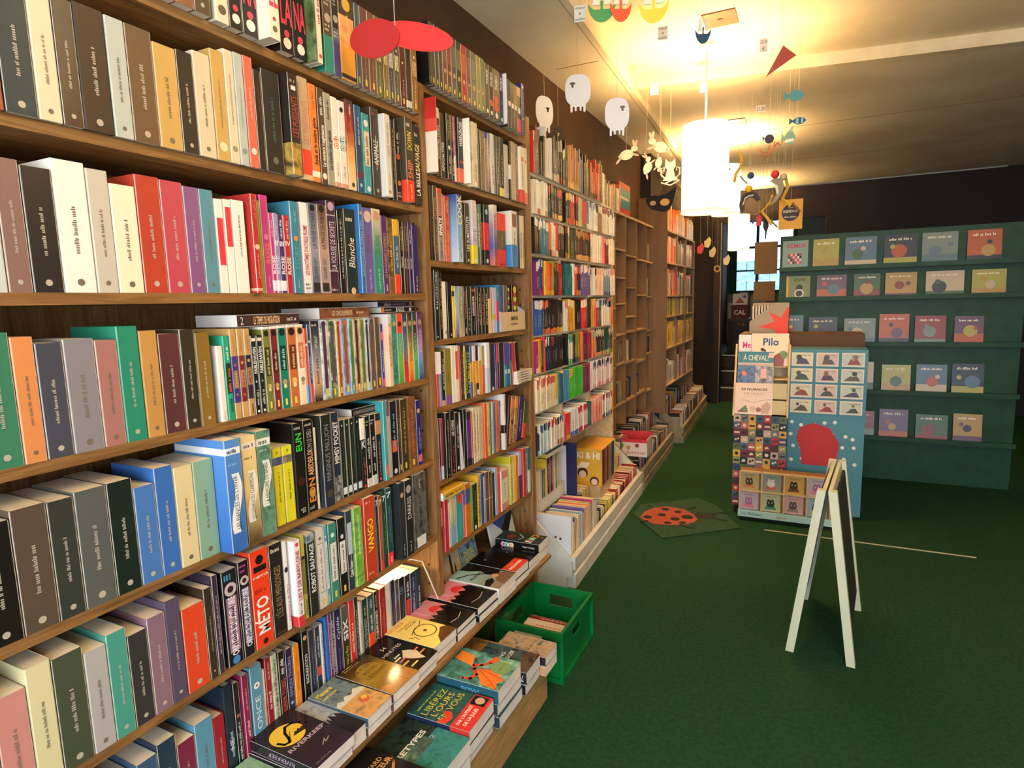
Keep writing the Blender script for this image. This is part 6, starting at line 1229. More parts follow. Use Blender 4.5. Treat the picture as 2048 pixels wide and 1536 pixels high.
# blue spotted stand beside it
bs = empty('spotted_stand', (.11, 4.45, 0), 'blue card stand with white spots and a red shape', 'display stand')
BLU = M('4a8494', .5); bx(-.22, .24, 0, .25, .03, 1.14, BLU).build('carton_body', bs); bx(-.2, .22, .02, .23, 0, .03, M('1c1814')).build('plinth', bs)
for k in range(26):
    rr = random.Random('sp%d' % k); b = MB(); b.prism(circ(-.185 + (k % 7) * .062 + rr.uniform(-.012, .012), .395 + (k // 7) * .082 + rr.uniform(-.02, .02), .012, 12), -.001, 0, 'y', M('e4e0d4', .5)); b.build('spot', bs)
b = MB(); b.prism([(-.12, .36), (-.13, .46), (-.16, .54), (-.14, .61), (-.06, .65), (.04, .62), (.1, .52), (.08, .36)], -.003, -.0012, 'y', M('b82c2c', .5)); b.build('red_shape', bs)
for r_ in range(4):
    for c_ in range(3):
        x0 = .11 - .205 + c_ * .148; z0 = .715 + r_ * .105
        P = book_parts(.006, .09, .13, 'd8d0bc', '', 'pc%d%d' % (r_, c_), False, .4, [('rect', .05, .95, .08, .92, ['d0c8a8', 'c8b0a0', 'b8c0b0'][c_]), ('poly', [(random.Random('q%d%d' % (r_, c_)).uniform(.1, .3), .15), (.3 + .05 * c_, .3 + .1 * r_), (.5, .62 - .08 * c_), (.7, .5), (.85, .15)], ['5a4a34', '8a3c2c', '3a4a3c', '4a3c54'][(r_ + c_) % 4]), ('disc', .35 + .12 * c_, .66, .07 + .02 * r_, ['3a2c20', '8a5a3c', '4a4a3c'][(r_ + 2 * c_) % 3]), ('fake', .4, .9, .8, .07, '4a4034')])
        queue_book(T(x0, 4.444, z0) @ FACEY, P, 4, 'small pictured card, %s row up and %s from the tiled stand on the spotted stand' % (ordinal(r_ + 1), ordinal(c_ + 1)), 'postcard', 'card', 'cards on the blue spotted stand')
# magazine carton with the red star, on a brown crate behind the stands
bx(-.46, .35, 4.78, 5.18, 0, 1.22, M('5a4030', .7)).build('brown_crate'); q = tag(bpy.data.objects['brown_crate'], 'tall brown packing case behind the picture book stands', 'case')
sbx = empty('star_carton', (-.268, 4.86, 1.2205), 'grey magazine carton with a big orange star', 'carton')
GRYC = M('a89a88', .7)
b = MB(); b.prism([(-.13, 0), (.135, 0), (.135, .225), (.04, .225), (-.13, .09)], 0, .006, 'y', GRYC); b.box(-.13, -.124, .006, .2, 0, .09, GRYC); b.box(.129, .135, .006, .2, 0, .225, GRYC); b.box(-.124, .129, .194, .2, 0, .225, GRYC); b.box(-.124, .129, .006, .194, 0, .005, GRYC); b.build('carton_body', sbx)
b = MB(); b.prism([(.06, .0), (.135, .0), (.135, .19), (.12, .19), (.085, .12), (.0, .16), (.04, .09), (-.07, .05), (.04, .03)], -.0015, 0, 'y', M('e0482a', .5)); b.build('star', sbx)
for k, x in enumerate((-.12, -.10, -.08, -.06, -.04, -.02, 0, .02, .04, .06, .08)):
    P = book_parts(.012, .2, .17, ['d8ccb8', 'c8bca8', 'e0d4c0'][k % 3], '', 'mg%d' % k)
    queue_book(T(-.268 + x + .012, 4.878, 1.2265) @ RZ(-90), P, .0005, 'thin pale booklet in the star carton, %s from its low end' % ordinal(k + 1), 'booklet', 'booklet', 'booklets in the star carton')
# ------------------------------------------------------------------ green picture book display
gd = empty('picture_book_display', (.95, 5.6, 0), 'tall green display wall with ledges of picture books facing out', 'display')
bx(-1.185, .45, .0, .04, .0, 1.98, GREENPAINT).build('back_panel', gd)
zl = (.35, .72, 1.10, 1.462, 1.705)
for z in zl: bx(-1.185, .45, -.075, -.0005, z - .015, z, surf('ledge_wood', '6a4a34', '8a6a4c', (8, 1, 1), 5)).build('ledge', gd); bx(-1.185, .45, -.082, -.0755, z - .015, z + .02, GREENPAINT).build('ledge_lip', gd)
pb_c = ['7a8c8c', 'a8a85c', '4a6a54', 'b0604a', '5a7890', 'b0945c', '8a4a50', '3a4458', 'c0b49c', '6a5470']
for zi, z in enumerate(zl):
    x = -.215 if zi != 3 else -.18; k = 0
    while x < 1.15:
        rr = random.Random('gd%d%d' % (zi, k)); wd = rr.uniform(.17, .24); h = rr.uniform(.2, .235) if zi < 3 else (.19 if zi == 3 else .235)
        c_ = pb_c[(k * 3 + zi * 2) % 10]; c2_ = pb_c[(k * 3 + zi * 2 + 4) % 10]
        if zi == 4 and k == 0: cov = [('rect', 0, 1, .1, 1, '88a8a0'), ('rect', 0, 1, 0, .1, 'a8b050'), ('text', 'ELMER', .15, .9, .82, .12, 'c84a6a', 1)] + [('rect', .22 + .09 * (j % 6), .30 + .09 * (j % 6), .2 + .09 * (j // 6), .28 + .09 * (j // 6), ['d8485c', '1c1a1c', 'e8b0b8', 'd8d4cc', 'b83a4c'][(j * 3) % 5]) for j in range(24)]
        elif zi == 3 and k == 0: cov = [('rect', 0, 1, 0, 1, '7a8c5c'), ('rect', 0, .1, 0, 1, 'd8a83c'), ('text', 'ZOE', .3, .8, .84, .1, '3a4a34', 1), ('disc', .55, .5, .14, '1c1a18'), ('disc', .55, .25, .2, 'd8d4c8'), ('disc', .55, .25, .14, '2a2826')]
        else: cov = [('rect', 0, 1, 0, 1, c_), ('rect', 0, 1, 0, rr.uniform(.15, .4), c2_), ('disc', rr.uniform(.35, .65), rr.uniform(.35, .5), rr.uniform(.14, .25), pb_c[(k + zi * 7 + 2) % 10]), ('fake', .15, .85, .85, .08, 'f0e8d8'), ('disc', rr.uniform(.2, .8), rr.uniform(.55, .65), .08, c2_)]
        P = book_parts(.012, h, wd, c_, '', 'gd%d%d' % (zi, k), True, .35, cov)
        queue_book(T(x, 5.565, z + .0005) @ RX(-7) @ FACEY, P, .02, '%s picture book facing out, %s from the aisle, %s ledge up on the green display' % (cname(c_), ordinal(k + 1), ordinal(zi + 1)), 'picture_book', 'book', 'picture books on the green display')
        x += wd + rr.uniform(.02, .06); k += 1
ps = empty('poster', (-.155, 5.02, 1.98), 'yellow poster with a dark round emblem hanging above the stands', 'poster')
bx(-.075, .085, 0, .004, 0, .215, M('d8a028', .5)).build('sheet', ps); b = MB(); b.prism(circ(.005, .12, .06, 20), -.0015, 0, 'y', M('2a1814', .5)); b.build('emblem', ps)
b = MB(); put_text(b, 'Les', lambda s, q_: (s, -.002, .158 + q_), -.012, .022, .012, M('e8d8b8')); put_text(b, 'KIDIDOC', lambda s, q_: (s, -.002, .13 + q_), -.045, .055, .018, M('e8d8b8'), 1); put_fake(b, lambda s, q_: (s, -.002, .09 + q_), -.035, .045, .01, M('e8d8b8'), rng); b.build('lettering', ps)
b = MB(); b.tube([(.005, .002, .215), (.005, .002, .93)], .001, M('b8a888'), 5); b.build('string', ps)
# ------------------------------------------------------------------ white folding floor sign seen from its edge
ez = empty('folding_sign', (.09, 2.64, 0), 'white wooden folding sign standing on the carpet by the aisle', 'sign', None, math.radians(-6))
CRMP = M('c8ccb0', .5)
for s_ in (-1, 1):
    b = MB(); b.prism([(s_ * .13, 0), (s_ * .098, 0), (s_ * .004, .72), (s_ * .036, .72)], 0, .035, 'y', CRMP); b.build('leg', ez)
    b = MB(); b.prism([(s_ * .13, 0), (s_ * .098, 0), (s_ * .004, .72), (s_ * .036, .72)], .52, .555, 'y', CRMP); b.build('leg', ez)
    b = MB(); b.prism([(s_ * .108, .1), (s_ * .098, .1), (s_ * .024, .68), (s_ * .034, .68)], .0355, .5195, 'y', M('2a2c28', .7)); b.build('board', ez)
    b = MB(); b.prism([(s_ * .022, .685), (s_ * .008, .685), (s_ * .004, .72), (s_ * .018, .72)], .0355, .5195, 'y', CRMP); b.build('top_rail', ez)
# ------------------------------------------------------------------ hanging signs, counter and boxes in the back room
for k, (x0, x1, z0, z1, y) in enumerate(((-.542, -.319, 1.726, 2.058, 7.0), (-.546, -.334, 1.443, 1.649, 7.05))):
    g = empty('hanging_sign', ((x0 + x1) / 2, y, z0), ['upper', 'lower'][k] + ' plain brown sign board hanging before the back window', 'sign', 'brown sign boards')
    bx(x0 - (x0 + x1) / 2, x1 - (x0 + x1) / 2, 0, .008, 0, z1 - z0, M('6a5c48', .8)).build('board', g)
    b = MB(); b.tube([(-.05, .004, z1 - z0), (-.05, .004, (2.915 if k == 0 else 1.726) - z0)], .0015, M('8a7c64'), 5); b.tube([(.05, .004, z1 - z0), (.05, .004, (2.915 if k == 0 else 1.726) - z0)], .0015, M('8a7c64'), 5); b.build('cords', g)
ct = empty('counter', (-.75, 10.75, .6), 'dark counter with stacked boxes in the back room', 'counter')
bx(-.45, .85, -.2, .3, 0, .5, M('14110f', .6)).build('body', ct); bx(-.47, .87, -.22, .32, .5, .54, M('241c18', .4)).build('top', ct)
for k, (x, y, z, sx, sy, sz, c_, lab) in enumerate(((-1.02, 10.63, 1.141, .26, .18, .22, '5a1c22', 'dark red carton lettered in white on the back counter'), (-1.14, 10.85, 1.141, .16, .2, .25, 'a8a498', 'pale grey carton beside the dark red one'), (-1.02, 10.63, 1.3615, .22, .16, .18, 'd8cfc0', 'cream carton with a mountain picture above the dark red one'), (-1.0, 10.96, 1.141, .11, .2, .42, 'd0ccc4', 'tall white carton at the back of the counter'), (-.75, 10.85, 1.141, .24, .22, .36, '8a8478', 'grey carton beside the mountain picture'))):
    e_ = empty('cardboard_box', (x, y, z), lab, 'box')
    bx(-sx / 2, sx / 2, -sy / 2, sy / 2, 0, sz, M(c_, .6)).build('box', e_)
    b = MB()
    if k == 0: put_text(b, 'CAL', lambda s, q_: (s, -sy / 2 - .001, .1 + q_), -.09, .09, .07, M('e0d8cc'), 1)
    elif k == 2: b.prism([(-.07, .03), (.0, .12), (.07, .03)], -sy / 2 - .002, -sy / 2, 'y', M('a84a34')); b.prism(circ(.07, .13, .025, 12), -sy / 2 - .002, -sy / 2, 'y', M('3a5aa0'))
    else: put_fake(b, lambda s, q_: (s, -sy / 2 - .001, sz * .7 + q_), -sx * .35, sx * .35, .03, M('4a4440'), rng)
    b.build('print', e_)
sh_ = empty('floral_panel', (-.98, 10.45, .6), 'dark panel with red flowers on the back counter front', 'panel'); bx(-.12, .12, 0, .02, .0, .5, M('1c2028', .6)).build('panel', sh_)
for k in range(9):
    rr = random.Random('fl%d' % k); b = MB(); b.prism(circ(rr.uniform(-.1, .1), rr.uniform(.04, .46), rr.uniform(.015, .03), 10), -.002, 0, 'y', M(rr.choice(['8a2c2c', 'b04a34', '5a2c2c', '6a3c44']), .6)); b.build('flower', sh_)
# ------------------------------------------------------------------ paper mobiles
def hung(name, x, y, z, outline, col, ztop, label, rz=0, cat='mobile', grp=None, extra=(), th=.0025, sx=0.):
    e_ = empty(name, (x, y, z), label, cat, grp, math.radians(rz))
    b = MB(); b.prism(outline, -th / 2, th / 2, 'y', M(col, .6)); b.build('cutout', e_)
    for nm, pts, c_ in extra: b = MB(); b.prism(pts, -th / 2 - .0012, th / 2 + .0012, 'y', M(c_, .6)); b.build(nm, e_)
    zt = max(p[1] for p in outline) - .004; b = MB(); b.tube([(sx, 0, zt), (sx, 0, ztop - z)], .0009, M('c8b890', .5), 5); b.build('string', e_)
    return e_
def sheep(wd, h):
    pts = []
    for k in range(28):
        a = 2 * math.pi * k / 28; c_, s_ = math.cos(a), math.sin(a); e = .75
        x = wd / 2 * math.copysign(abs(c_) ** e, c_); z = h * .58 + h * .42 * math.copysign(abs(s_) ** e, s_)
        pts.append((x, z))
    # four short legs along the lower edge
    low = [p for p in pts if p[1] < h * .2]; up = [p for p in pts if p[1] >= h * .2]; up.sort(key=lambda p: math.atan2(p[1] - h * .58, p[0]))
    st_ = [p for p in up if math.atan2(p[1] - h * .58, p[0]) > -math.pi / 2]; en = [p for p in up if math.atan2(p[1] - h * .58, p[0]) <= -math.pi / 2]
    legs = [(-wd * .3, h * .2), (-wd * .3, 0), (-wd * .22, 0), (-wd * .21, h * .14), (-wd * .14, h * .14), (-wd * .13, h * .03), (-wd * .06, h * .03), (-wd * .05, h * .14), (wd * .06, h * .14), (wd * .07, h * .03), (wd * .13, h * .03), (wd * .14, h * .14), (wd * .2, h * .14), (wd * .21, 0), (wd * .29, 0), (wd * .3, h * .2)]
    return en + legs + st_
def shead(cx, cz, s_): return [(cx - s_, cz + s_ * .5), (cx - s_ * .4, cz + s_ * .9), (cx + s_ * .4, cz + s_ * .9), (cx + s_, cz + s_ * .5), (cx + s_ * .4, cz + s_ * .2), (cx + s_ * .3, cz - s_ * .7), (cx - s_ * .3, cz - s_ * .7), (cx - s_ * .4, cz + s_ * .2)]
G = 'paper sheep on strings'
hung('paper_sheep', -1.142, 3.2, 2.49, sheep(.135, .19), 'f6efe8', 2.86, 'white paper sheep hanging highest, its face turned to the bookcases', 20, 'mobile', G, [('face', shead(-.028, .135, .017), '6a5c4e')])
hung('paper_sheep', -1.335, 3.2, 2.415, sheep(.12, .187), 'faf2e6', 2.86, 'narrow white paper sheep hanging before the comics bookcase', 62, 'mobile', G, [('face', shead(.022, .118, .015), '241c16')])
hung('paper_sheep', -.93, 3.2, 2.341, sheep(.125, .187), 'f4eef0', 2.86, 'white paper sheep hanging lowest under the ceiling trim', 24, 'mobile', G, [('face', shead(.028, .132, .016), '7a6c62')], sx=-.0)
hung('paper_sheep', -1.355, 3.45, 2.36, sheep(.06, .145), '2a231d', 2.86, 'black paper sheep hanging at the wall', 60, 'mobile', G, [('face', shead(.0, .1, .01), 'b8b0a0')])
def blob(*el):  # union outline replaced by separate ellipse plates sharing one mesh
    b = MB()
    for cx, cz, rx, rz_, an in el:
        ca, sa = math.cos(math.radians(an)), math.sin(math.radians(an))
        b.prism([(cx + ca * rx * math.cos(t_) - sa * rz_ * math.sin(t_), cz + sa * rx * math.cos(t_) + ca * rz_ * math.sin(t_)) for t_ in [2 * math.pi * k / 18 for k in range(18)]], -.0015, .0015, 'y', M('ece2c4', .6))
    return b
def rabbit(x, y, z, s_, rot, label, flip=1, body=((0, 0, .05, .034, 15), (.055, .04, .024, .019, 0), (-.048, -.01, .010, .010, 0)), ears=((.05, .078, .008, .026, 8), (.066, .076, .008, .026, -14)), legs=((.06, .0, .03, .008, -15), (-.055, -.038, .03, .008, 50)), rz=20):
    e_ = empty('paper_rabbit', (x, y, z), label, 'mobile', 'paper rabbits on strings', math.radians(rz)); e_.rotation_euler = (0, math.radians(rot), math.radians(rz)); e_.scale = (s_ * flip, s_, s_)
    blob(*body).build('body', e_)
    for nm, col_, els in (('ear', 'd0b89c', ears), ('leg', 'cfbba0', legs)):
        for el in els: q = blob(el); q.m = [M(col_, .6)] * len(q.m); q.build(nm, e_)
    b = MB(); b.prism(circ(.062, .045, .0025, 8), -.002, .002, 'y', M('2a2018')); b.build('eye', e_)
    b = MB(); a = math.radians(rot); b.tube([(0, 0, .03), ((2.86 - z) / s_ * -math.sin(a), 0, (2.86 - z) / s_ * math.cos(a))], .0009, M('c8b890'), 5); b.build('string', e_)
rabbit(-1.155, 4.2, 2.47, .95, 0, 'white paper rabbit leaping up towards the lamp')
rabbit(-.925, 4.2, 2.49, 1.0, 0, 'white paper rabbit diving over the other rabbits', -1)
rabbit(-1.01, 4.2, 2.37, .8, -50, 'white paper rabbit sitting upright below the diving one')
rabbit(-.94, 4.21, 2.395, .65, 120, 'white paper rabbit curled up behind the sitting one')
ct_ = empty('paper_cat', (-.86, 4.2, 2.24), 'white paper cat with curled tail hanging beside the lamp', 'mobile', None, .3)
b = MB(); b.prism([(-.035, .12), (-.03, .17), (-.012, .15), (.012, .15), (.03, .17), (.035, .12), (.02, .10), (.03, .06), (.05, .03), (-.05, .03), (-.03, .06), (-.02, .10)], -.0015, .0015, 'y', M('ece2cc', .6)); b.build('body', ct_)
b = MB(); b.tube([(.03, 0, .04), (.06, 0, .07), (.06, 0, .11), (.04, 0, .115), (.04, 0, .095)], .006, M('ece2cc', .6), 6); b.build('tail', ct_); b = MB(); b.tube([(-.03, 0, .04), (-.06, 0, .07), (-.06, 0, .11), (-.04, 0, .115), (-.04, 0, .095)], .006, M('ece2cc', .6), 6); b.build('tail', ct_)
b = MB(); b.tube([(-.06, 0, .02), (0, 0, .0), (.06, 0, .03), (.04, 0, .045), (-.04, 0, .01)], .005, M('e4dcc8', .6), 6); b.build('ribbon', ct_)
b = MB(); b.tube([(0, 0, .15), (0, 0, .675)], .0009, M('c8b890'), 5); b.build('string', ct_)
# hulls of the sailing boats: crescent with sails
def boat(x, y, z, wd, h, col, label, ztop=2.97, rz=0, sails='ece4cc'):
    hull = [(wd / 2 * math.cos(t_), h * .5 + h * .5 * math.sin(t_)) for t_ in [math.pi * (1 + k / 16) for k in range(17)]] + [(wd * .5 * math.cos(t_) * .86, h * .47 - h * .17 * math.sin(t_)) for t_ in [math.pi * k / 10 for k in range(1, 4)]] + [(wd * .05, h * .34), (wd * .05, h * .56), (-wd * .05, h * .56), (-wd * .05, h * .34)] + [(wd * .5 * math.cos(t_) * .86, h * .47 - h * .17 * math.sin(t_)) for t_ in [math.pi * k / 10 for k in range(7, 10)]]
    hung('paper_boat', x, y, z, hull, col, ztop, label, rz, 'mobile', 'paper sailing boats on strings', [('sail', [(-wd * .34, h * .45), (-wd * .08, h * .45), (-wd * .1, h * .8), (-wd * .24, h * .86)], sails), ('sail', [(wd * .08, h * .45), (wd * .34, h * .45), (wd * .24, h * .86), (wd * .1, h * .8)], sails)])
boat(-.82, 2.6, 2.643, .115, .15, '4f9a58', 'green paper boat hanging near the ceiling trim', rz=20); boat(-.745, 2.62, 2.636, .09, .15, 'ec5a34', 'orange red paper boat hanging between green and yellow ones', rz=30); boat(-.605, 2.6, 2.595, .118, .16, 'f0d848', 'yellow paper boat hanging under the bright ceiling', rz=15)
boat(-.475, 3.0, 2.63, .07, .125, '1f4a68', 'dark blue paper boat hanging under the copper plate', rz=20)
hung('paper_kite', -.158, 3.2, 2.50, [(-.064, .0), (.006, .13), (.064, .082)], 'b04a38', 2.97, 'red triangular paper kite hanging over the aisle', 15, 'mobile')
b = empty('red_leaf_mobile', (-1.02, 1.42, 2.21), 'red two-leaf mobile hanging before the top shelf', 'mobile', None, .25)
for nm, pts, dz, rz_ in (('leaf', [(-.13 + .13 * (1 - math.cos(t_)) * .55, .0 + .05 * math.sin(t_)) for t_ in [2 * math.pi * k / 20 for k in range(20)]], .03, 0), ('leaf', [(.055 + .105 * math.cos(t_), -.004 + .036 * math.sin(t_) - .24 * .105 * math.cos(t_)) for t_ in [2 * math.pi * k / 22 for k in range(22)]], .02, 0)):
    q = MB(); q.prism(pts, -.0012, .0012, 'y', M('b0201c' if dz == .03 else 'd02c26', .5)); o = q.build(nm, b); o.location = (0, 0 if dz == .03 else .006, 0)
q = MB(); q.tube([(.0, .003, .02), (-.002, .003, .76)], .0011, M('c8c0b4'), 5); q.build('string', b)
# fish, coral, balls and long-necked figures at the aisle end
fish = lambda L, h: [(-L / 2, h * .4), (-L * .3, .0 + h * .1), (-L * .05, h * .45), (L * .3, h * .4), (L / 2, 0), (L * .3, -h * .4), (-L * .05, -h * .45), (-L * .3, -h * .1), (-L / 2, -h * .4)]
hung('paper_fish', -.11, 3.6, 2.515, fish(.10, .06), '5a9a94', 2.97, 'teal paper fish hanging near the red kite', 10, 'mobile', 'paper fish')
hung('paper_fish', -.10, 4.0, 2.488, fish(.09, .045), '2a5a78', 2.97, 'striped dark blue paper fish hanging beyond the teal one', 10, 'mobile', 'paper fish', [('stripe', [(-.01, -.018), (.004, -.018), (.004, .018), (-.01, .018)], '8ac0c8'), ('stripe', [(.018, -.016), (.028, -.016), (.028, .016), (.018, .016)], '8ac0c8')])
hung('paper_fish', -.16, 4.4, 2.49, fish(.085, .095), '7aa494', 2.915, 'pale green paper fish with a big fin', 10, 'mobile', 'paper fish', [('belly', [(-.02, -.03), (.03, -.02), (.03, -.005), (-.02, -.01)], 'e8e4d4'), ('fin', [(-.005, .035), (.02, .035), (.028, .075), (.012, .06)], '9ab4a4')])
e_ = hung('paper_fish', -.285, 4.6, 2.545, [(p[0], p[1]) for p in circ(0, 0, .03, 14, .03)], '2c2a4a', 2.915, 'round dark blue paper fish over an orange coral', 10, 'mobile', 'paper fish', [('tail', [(-.028, .008), (-.045, .02), (-.04, -.012)], '2c2a4a')])
b = MB()
for pts in ([(0, -.10), (.0, -.07), (.005, -.04)], [(0, -.09), (-.03, -.085), (-.055, -.07)], [(-.03, -.085), (-.06, -.1)], [(0, -.09), (.03, -.06), (.05, -.03), (.06, -.03)], [(.03, -.06), (.035, -.02)], [(.05, -.035), (.075, -.045)], [(0, -.1), (-.04, -.105)]):
    b.tube([(p[0], 0, p[1]) for p in pts], .0035, M('c8683c', .6), 5)
b.build('coral', e_)
def ball(x, y, z, r, col, label):
    e_ = empty('felt_ball', (x, y, z), label, 'mobile', 'coloured balls on strings'); b = MB(); b.lathe([(r * math.sin(a), -r * math.cos(a)) for a in [math.pi * k / 10 for k in range(11)]], M(col, .7), 16); b.build('ball', e_, True)
    b = MB(); b.tube([(0, 0, r), (0, 0, 2.915 - z)], .0009, M('c8b890'), 5); b.build('string', e_)
ball(-.252, 4.8, 2.345, .028, 'd83048', 'red ball hanging above the grey dolphin'); ball(-.424, 4.8, 2.263, .026, 'e8b82c', 'yellow ball hanging by the black ring'); ball(-.415, 4.82, 2.358, .024, '2a4a80', 'blue ball hanging above the yellow one'); ball(-.20, 4.85, 2.33, .025, 'c8b494', 'beige ball hanging beside the dolphin')
e_ = empty('paper_penguin', (-.405, 4.84, 2.16), 'black curved paper penguin with white stripes', 'mobile'); b = MB()
b.prism([(-.06 + .075 * math.cos(t_) * r_ + .05, .09 * math.sin(t_) * r_) for r_, ts in ((1, [math.pi * (.1 + .1 * k) for k in range(12)]), (.55, [math.pi * (1.2 - .1 * k) for k in range(12)])) for t_ in ts], -.0015, .0015, 'y', M('2a2826', .6)); b.build('body', e_)
b = MB(); b.tube([(-.06, -.003, .0), (-.045, -.003, .045), (-.02, -.003, .06), (.01, -.003, .062)], .005, M('e8e4dc', .6), 5); b.build('white_stripe', e_); b = MB(); b.tube([(-.02, 0, .08), (-.02, 0, .755)], .0009, M('c8b890'), 5); b.build('string', e_)
def giraffe(x, y, z, s_, label, pts, col='d8b03c'):
    e_ = empty('paper_figure', (x, y, z), label, 'mobile', 'yellow paper figures on strings'); b = MB(); b.tube([(p[0] * s_, 0, p[1] * s_) for p in pts], .011 * s_, M(col, .6), 6); b.build('body', e_)
    b = MB(); b.tube([(p[0] * s_, 0, p[1] * s_) for p in ((-.04, .0), (-.07, -.02), (-.09, -.015))], .007 * s_, M('8a6a3c', .6), 5); b.build('limb', e_); b = MB(); b.tube([(p[0] * s_, 0, p[1] * s_) for p in ((.03, -.06), (.06, -.1), (.08, -.12))], .006 * s_, M('8a6a3c', .6), 5); b.build('limb', e_)
    t_ = max(pts, key=lambda p: p[1]); b = MB(); b.tube([(t_[0] * s_, 0, t_[1] * s_), (t_[0] * s_, 0, 2.915 - z)], .0009, M('c8b890'), 5); b.build('string', e_)
giraffe(-.52, 4.86, 2.43, 1.0, 'yellow paper figure stretching beside the lamps', [(-.01, -.1), (.0, -.04), (.03, .0), (.04, .05), (.02, .11)])
giraffe(-.31, 4.9, 2.11, 1.0, 'yellow paper figure bending below the penguin', [(.04, .11), (.02, .05), (-.03, .0), (.01, -.05), (.04, -.1)])
giraffe(-.17, 4.9, 2.22, 1.1, 'yellow paper figure hanging above the yellow poster', [(-.02, .12), (.0, .04), (-.03, -.03), (.02, -.08)])
hung('paper_dolphin', -.235, 4.8, 2.16, [(-.05, .14), (-.02, .165), (.03, .15), (.045, .10), (.03, .05), (-.005, .0), (-.045, -.03), (-.03, .005), (.0, .05), (.005, .1), (-.02, .12)], '8a8274', 2.915, 'grey paper dolphin leaping below the red ball', 10, 'mobile', None, [('belly', [(-.02, .12), (.0, .11), (.01, .06), (.0, .04), (-.01, .08)], 'd8e0dc')])
hung('paper_bird', -.315, 5.0, 1.92, [(-.02, .14), (.0, .16), (.02, .15), (.03, .135), (.018, .13), (.02, .09), (.008, .05), (.004, -.0), (-.004, -.0), (-.004, .05), (-.02, .09)], '181412', 2.915, 'black paper bird hanging before the back window', 10, 'mobile', 'paper birds')
hung('paper_bird', -.365, 5.0, 1.98, [(-.02, .1), (.0, .13), (.02, .1), (.018, .04), (-.018, .04)], 'c83a34', 2.915, 'red paper bird with dark wings before the back window', 10, 'mobile', 'paper birds', [('wing', [(-.05, .09), (-.02, .10), (-.02, .08), (-.045, .05)], '2a4a5a')])
for k, (x, y, z, c_, lab) in enumerate(((-1.1, 7.0, 1.98, 'c83a3c', 'red paper figure hanging past the tall bookcase'), (-1.0, 7.2, 1.95, 'd8c890', 'cream paper figure hanging in the dark doorway'), (-.97, 7.4, 1.78, 'b8902c', 'small gold paper frame hanging in the dark doorway'), (-.86, 7.3, 1.86, 'ece0a8', 'pale yellow paper bird hanging in the dark doorway'), (-1.04, 7.1, 2.05, 'e8d890', 'pale yellow paper elephant below the first lamp'))):
    hung('paper_charm', x, y, z, [(-.03, 0), (-.035, .06), (-.01, .08), (.02, .11), (.04, .07), (.03, .02), (.01, -.01)] if k != 2 else circ(0, .04, .04, 12), c_, 2.915, lab, 10, 'mobile', 'paper charms in the doorway', [('centre', circ(0, .04, .022, 10), '140f0b')] if k == 2 else [])
hung('paper_bird', -.80, 4.9, 2.44, [(-.05, .07), (-.03, .12), (.02, .10), (.05, .03), (.06, -.06), (.03, -.02), (.0, .04)], '58b84c', 2.915, 'bright green paper bird hanging behind the first lamp', 10, 'mobile', 'paper birds')
def price_tag(x, y, z, wd, h, lines, label, fake=False):
    e_ = empty('price_tag', (x, y, z), label, 'tag', 'paper tags hanging from the ceiling', .2); bx(-wd / 2, wd / 2, 0, .0012, 0, h, M('e8e2d2', .6)).build('card', e_); b = MB(); n = len(lines)
    for k, l_ in enumerate(lines):
        hh = h / n; put_text(b, l_, lambda s, q_: (s, -.0006, h - (k + .5) * hh + q_), -wd * .42, wd * .42, hh * .5, M('2a2620'), 0, 0, True)
    b.build('lettering', e_); b = MB(); b.tube([(0, .0006, h), (0, .0006, (2.97 if y < 4.3 else 2.915) - z if x > -1.0 or y > 4.3 else 2.86 - z)], .0008, M('c8b890'), 5); b.build('string', e_)
price_tag(-.986, 2.8, 2.755, .052, .07, ['Adhésif', '&', 'mobiles'], 'small white lettered tag hanging beside the green boat'); price_tag(-.264, 3.6, 2.755, .04, .068, ['25,50', '€'], 'white price tag hanging near the red kite')
price_tag(-.922, 4.0, 2.763, .05, .066, ['Adhésif', '&', 'mobiles'], 'white lettered tag hanging before the cross trim'); price_tag(-.64, 4.1, 2.76, .045, .06, ['23', '€'], 'white price tag hanging before the first lamp cord'); price_tag(-.375, 5.0, 2.83, .066, .05, ['21,00'], 'white price tag hanging by the second copper plate'); price_tag(-.72, 3.3, 2.80, .05, .066, ['Adhésif', '&', 'mobiles'], 'white lettered tag hanging under the brightest ceiling patch')
# ------------------------------------------------------------------ cardboard magazine holder in the narrow bookcase, small stack at the comics wall
mh = empty('magazine_holder', (-1.30, 2.50, 1.3705), 'cut-away cardboard magazine holder in the narrow bookcase', 'holder')
CARD = M('d0b890', .7); GREYC = M('b8bcc4', .6)
b = MB(); b.prism([(-.12, .0), (.085, .0), (.085, .085), (.04, .115), (-.12, .115)], -.125, -.119, 'y', GREYC); b.prism([(-.12, .0), (.085, .0), (.085, .085), (.04, .115), (-.12, .115)], .125, .131, 'y', GREYC); b.box(.079, .085, -.1188, .1248, 0, .085, CARD); b.box(-.12, .079, -.1188, .1248, 0, .004, CARD); b.box(-.12, -.114, -.1188, .1248, .004, .115, CARD); b.build('carton_body', mh)
b = MB(); put_text(b, 'MINI', lambda s, q_: (.0856, s, .055 + q_), -.02, .05, .018, M('2a2420'), 1); put_fake(b, lambda s, q_: (.0856, s, .03 + q_), -.02, .05, .008, M('4a4038'), rng); b.build('lettering', mh)
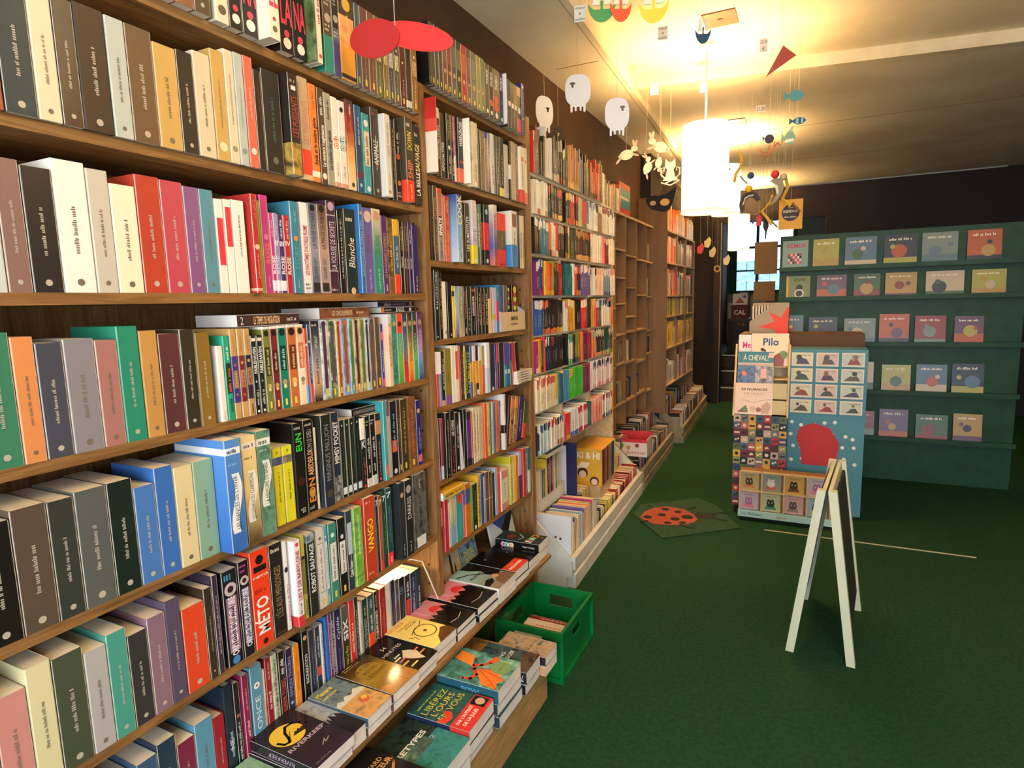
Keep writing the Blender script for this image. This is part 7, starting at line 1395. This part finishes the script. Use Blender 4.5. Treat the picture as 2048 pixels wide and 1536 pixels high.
b = MB(); b.prism(circ(.0, .05, .05, 20), -.1262, -.125, 'y', M('2a1f5c', .5)); b.prism(circ(.0, .05, .034, 20), -.1268, -.125, 'y', GREYC); b.build('emblem', mh)
for k, (c_, y) in enumerate((('3a88b4', -.11), ('6a6070', -.055), ('241c18', -.02), ('241c18', .045))):
    P = book_parts(.03 if k == 0 else (.055 if k == 3 else .03), .2, .15, c_, '' if k < 2 else ';'.join('O:%.2f:.3:%s' % (.5 + .1 * j, ('d8c83a', 'b8402c')[j % 2]) for j in range(5)), 'mh%d' % k)
    queue_book(T(-1.235, 2.50 + y + .018, 1.376), P, .005, '%s book standing in the cardboard magazine holder, %s from its near side' % (cname(c_), ordinal(k + 1)), 'book', 'book', 'books in the magazine holder')
for k in range(5):
    P = book_parts(.011, .17, .12, 'd8ccb4', 'F:.2:.7:2c2c30:.5', 'st%d' % k, False, .4, None, PAPER2)
    queue_book(T(-1.20, 2.585, 1.1208 + k * .0118 + .0055) @ RZ(rng.uniform(-4, 4)) @ Matrix(((1, 0, 0, 0), (0, 0, 1, 0), (0, -1, 0, 0), (0, 0, 0, 1))) @ T(0, 0, -.085), P, .0012, 'white booklet in the small stack by the comics wall, %s from the bottom' % ordinal(k + 1), 'booklet', 'booklet', 'small stack of white booklets')
# ------------------------------------------------------------------ make the books: the largest in view one by one, the rest as one object
BOOKS.sort(key=lambda q_: -q_[0])
N_SINGLE = 345
for imp, m4, P, name, label, cat, group in BOOKS[:N_SINGLE]:
    e_ = bpy.data.objects.new(name, None); COL.objects.link(e_); e_.empty_display_size = .03; e_.matrix_world = m4; tag(e_, label, cat, group)
    cvo = None
    for k, mb in P:      # book > cover (> printed pieces, lettering), pages
        o = mb.build(k, e_ if k in ('cover', 'pages') else cvo)
        if k == 'cover': cvo = o
        if k == 'lettering': o['kind'] = 'stuff'
for imp, m4, P, name, label, cat, group in BOOKS[N_SINGLE:]:
    for k, mb in P: STUFF.add(mb, m4)
o = STUFF.build('book_rows'); o['kind'] = 'stuff'; tag(o, 'packed rows of smaller books and comics on the shelves and trays', 'books')
print('books', len(BOOKS), 'triangles in rows', len(STUFF.f))
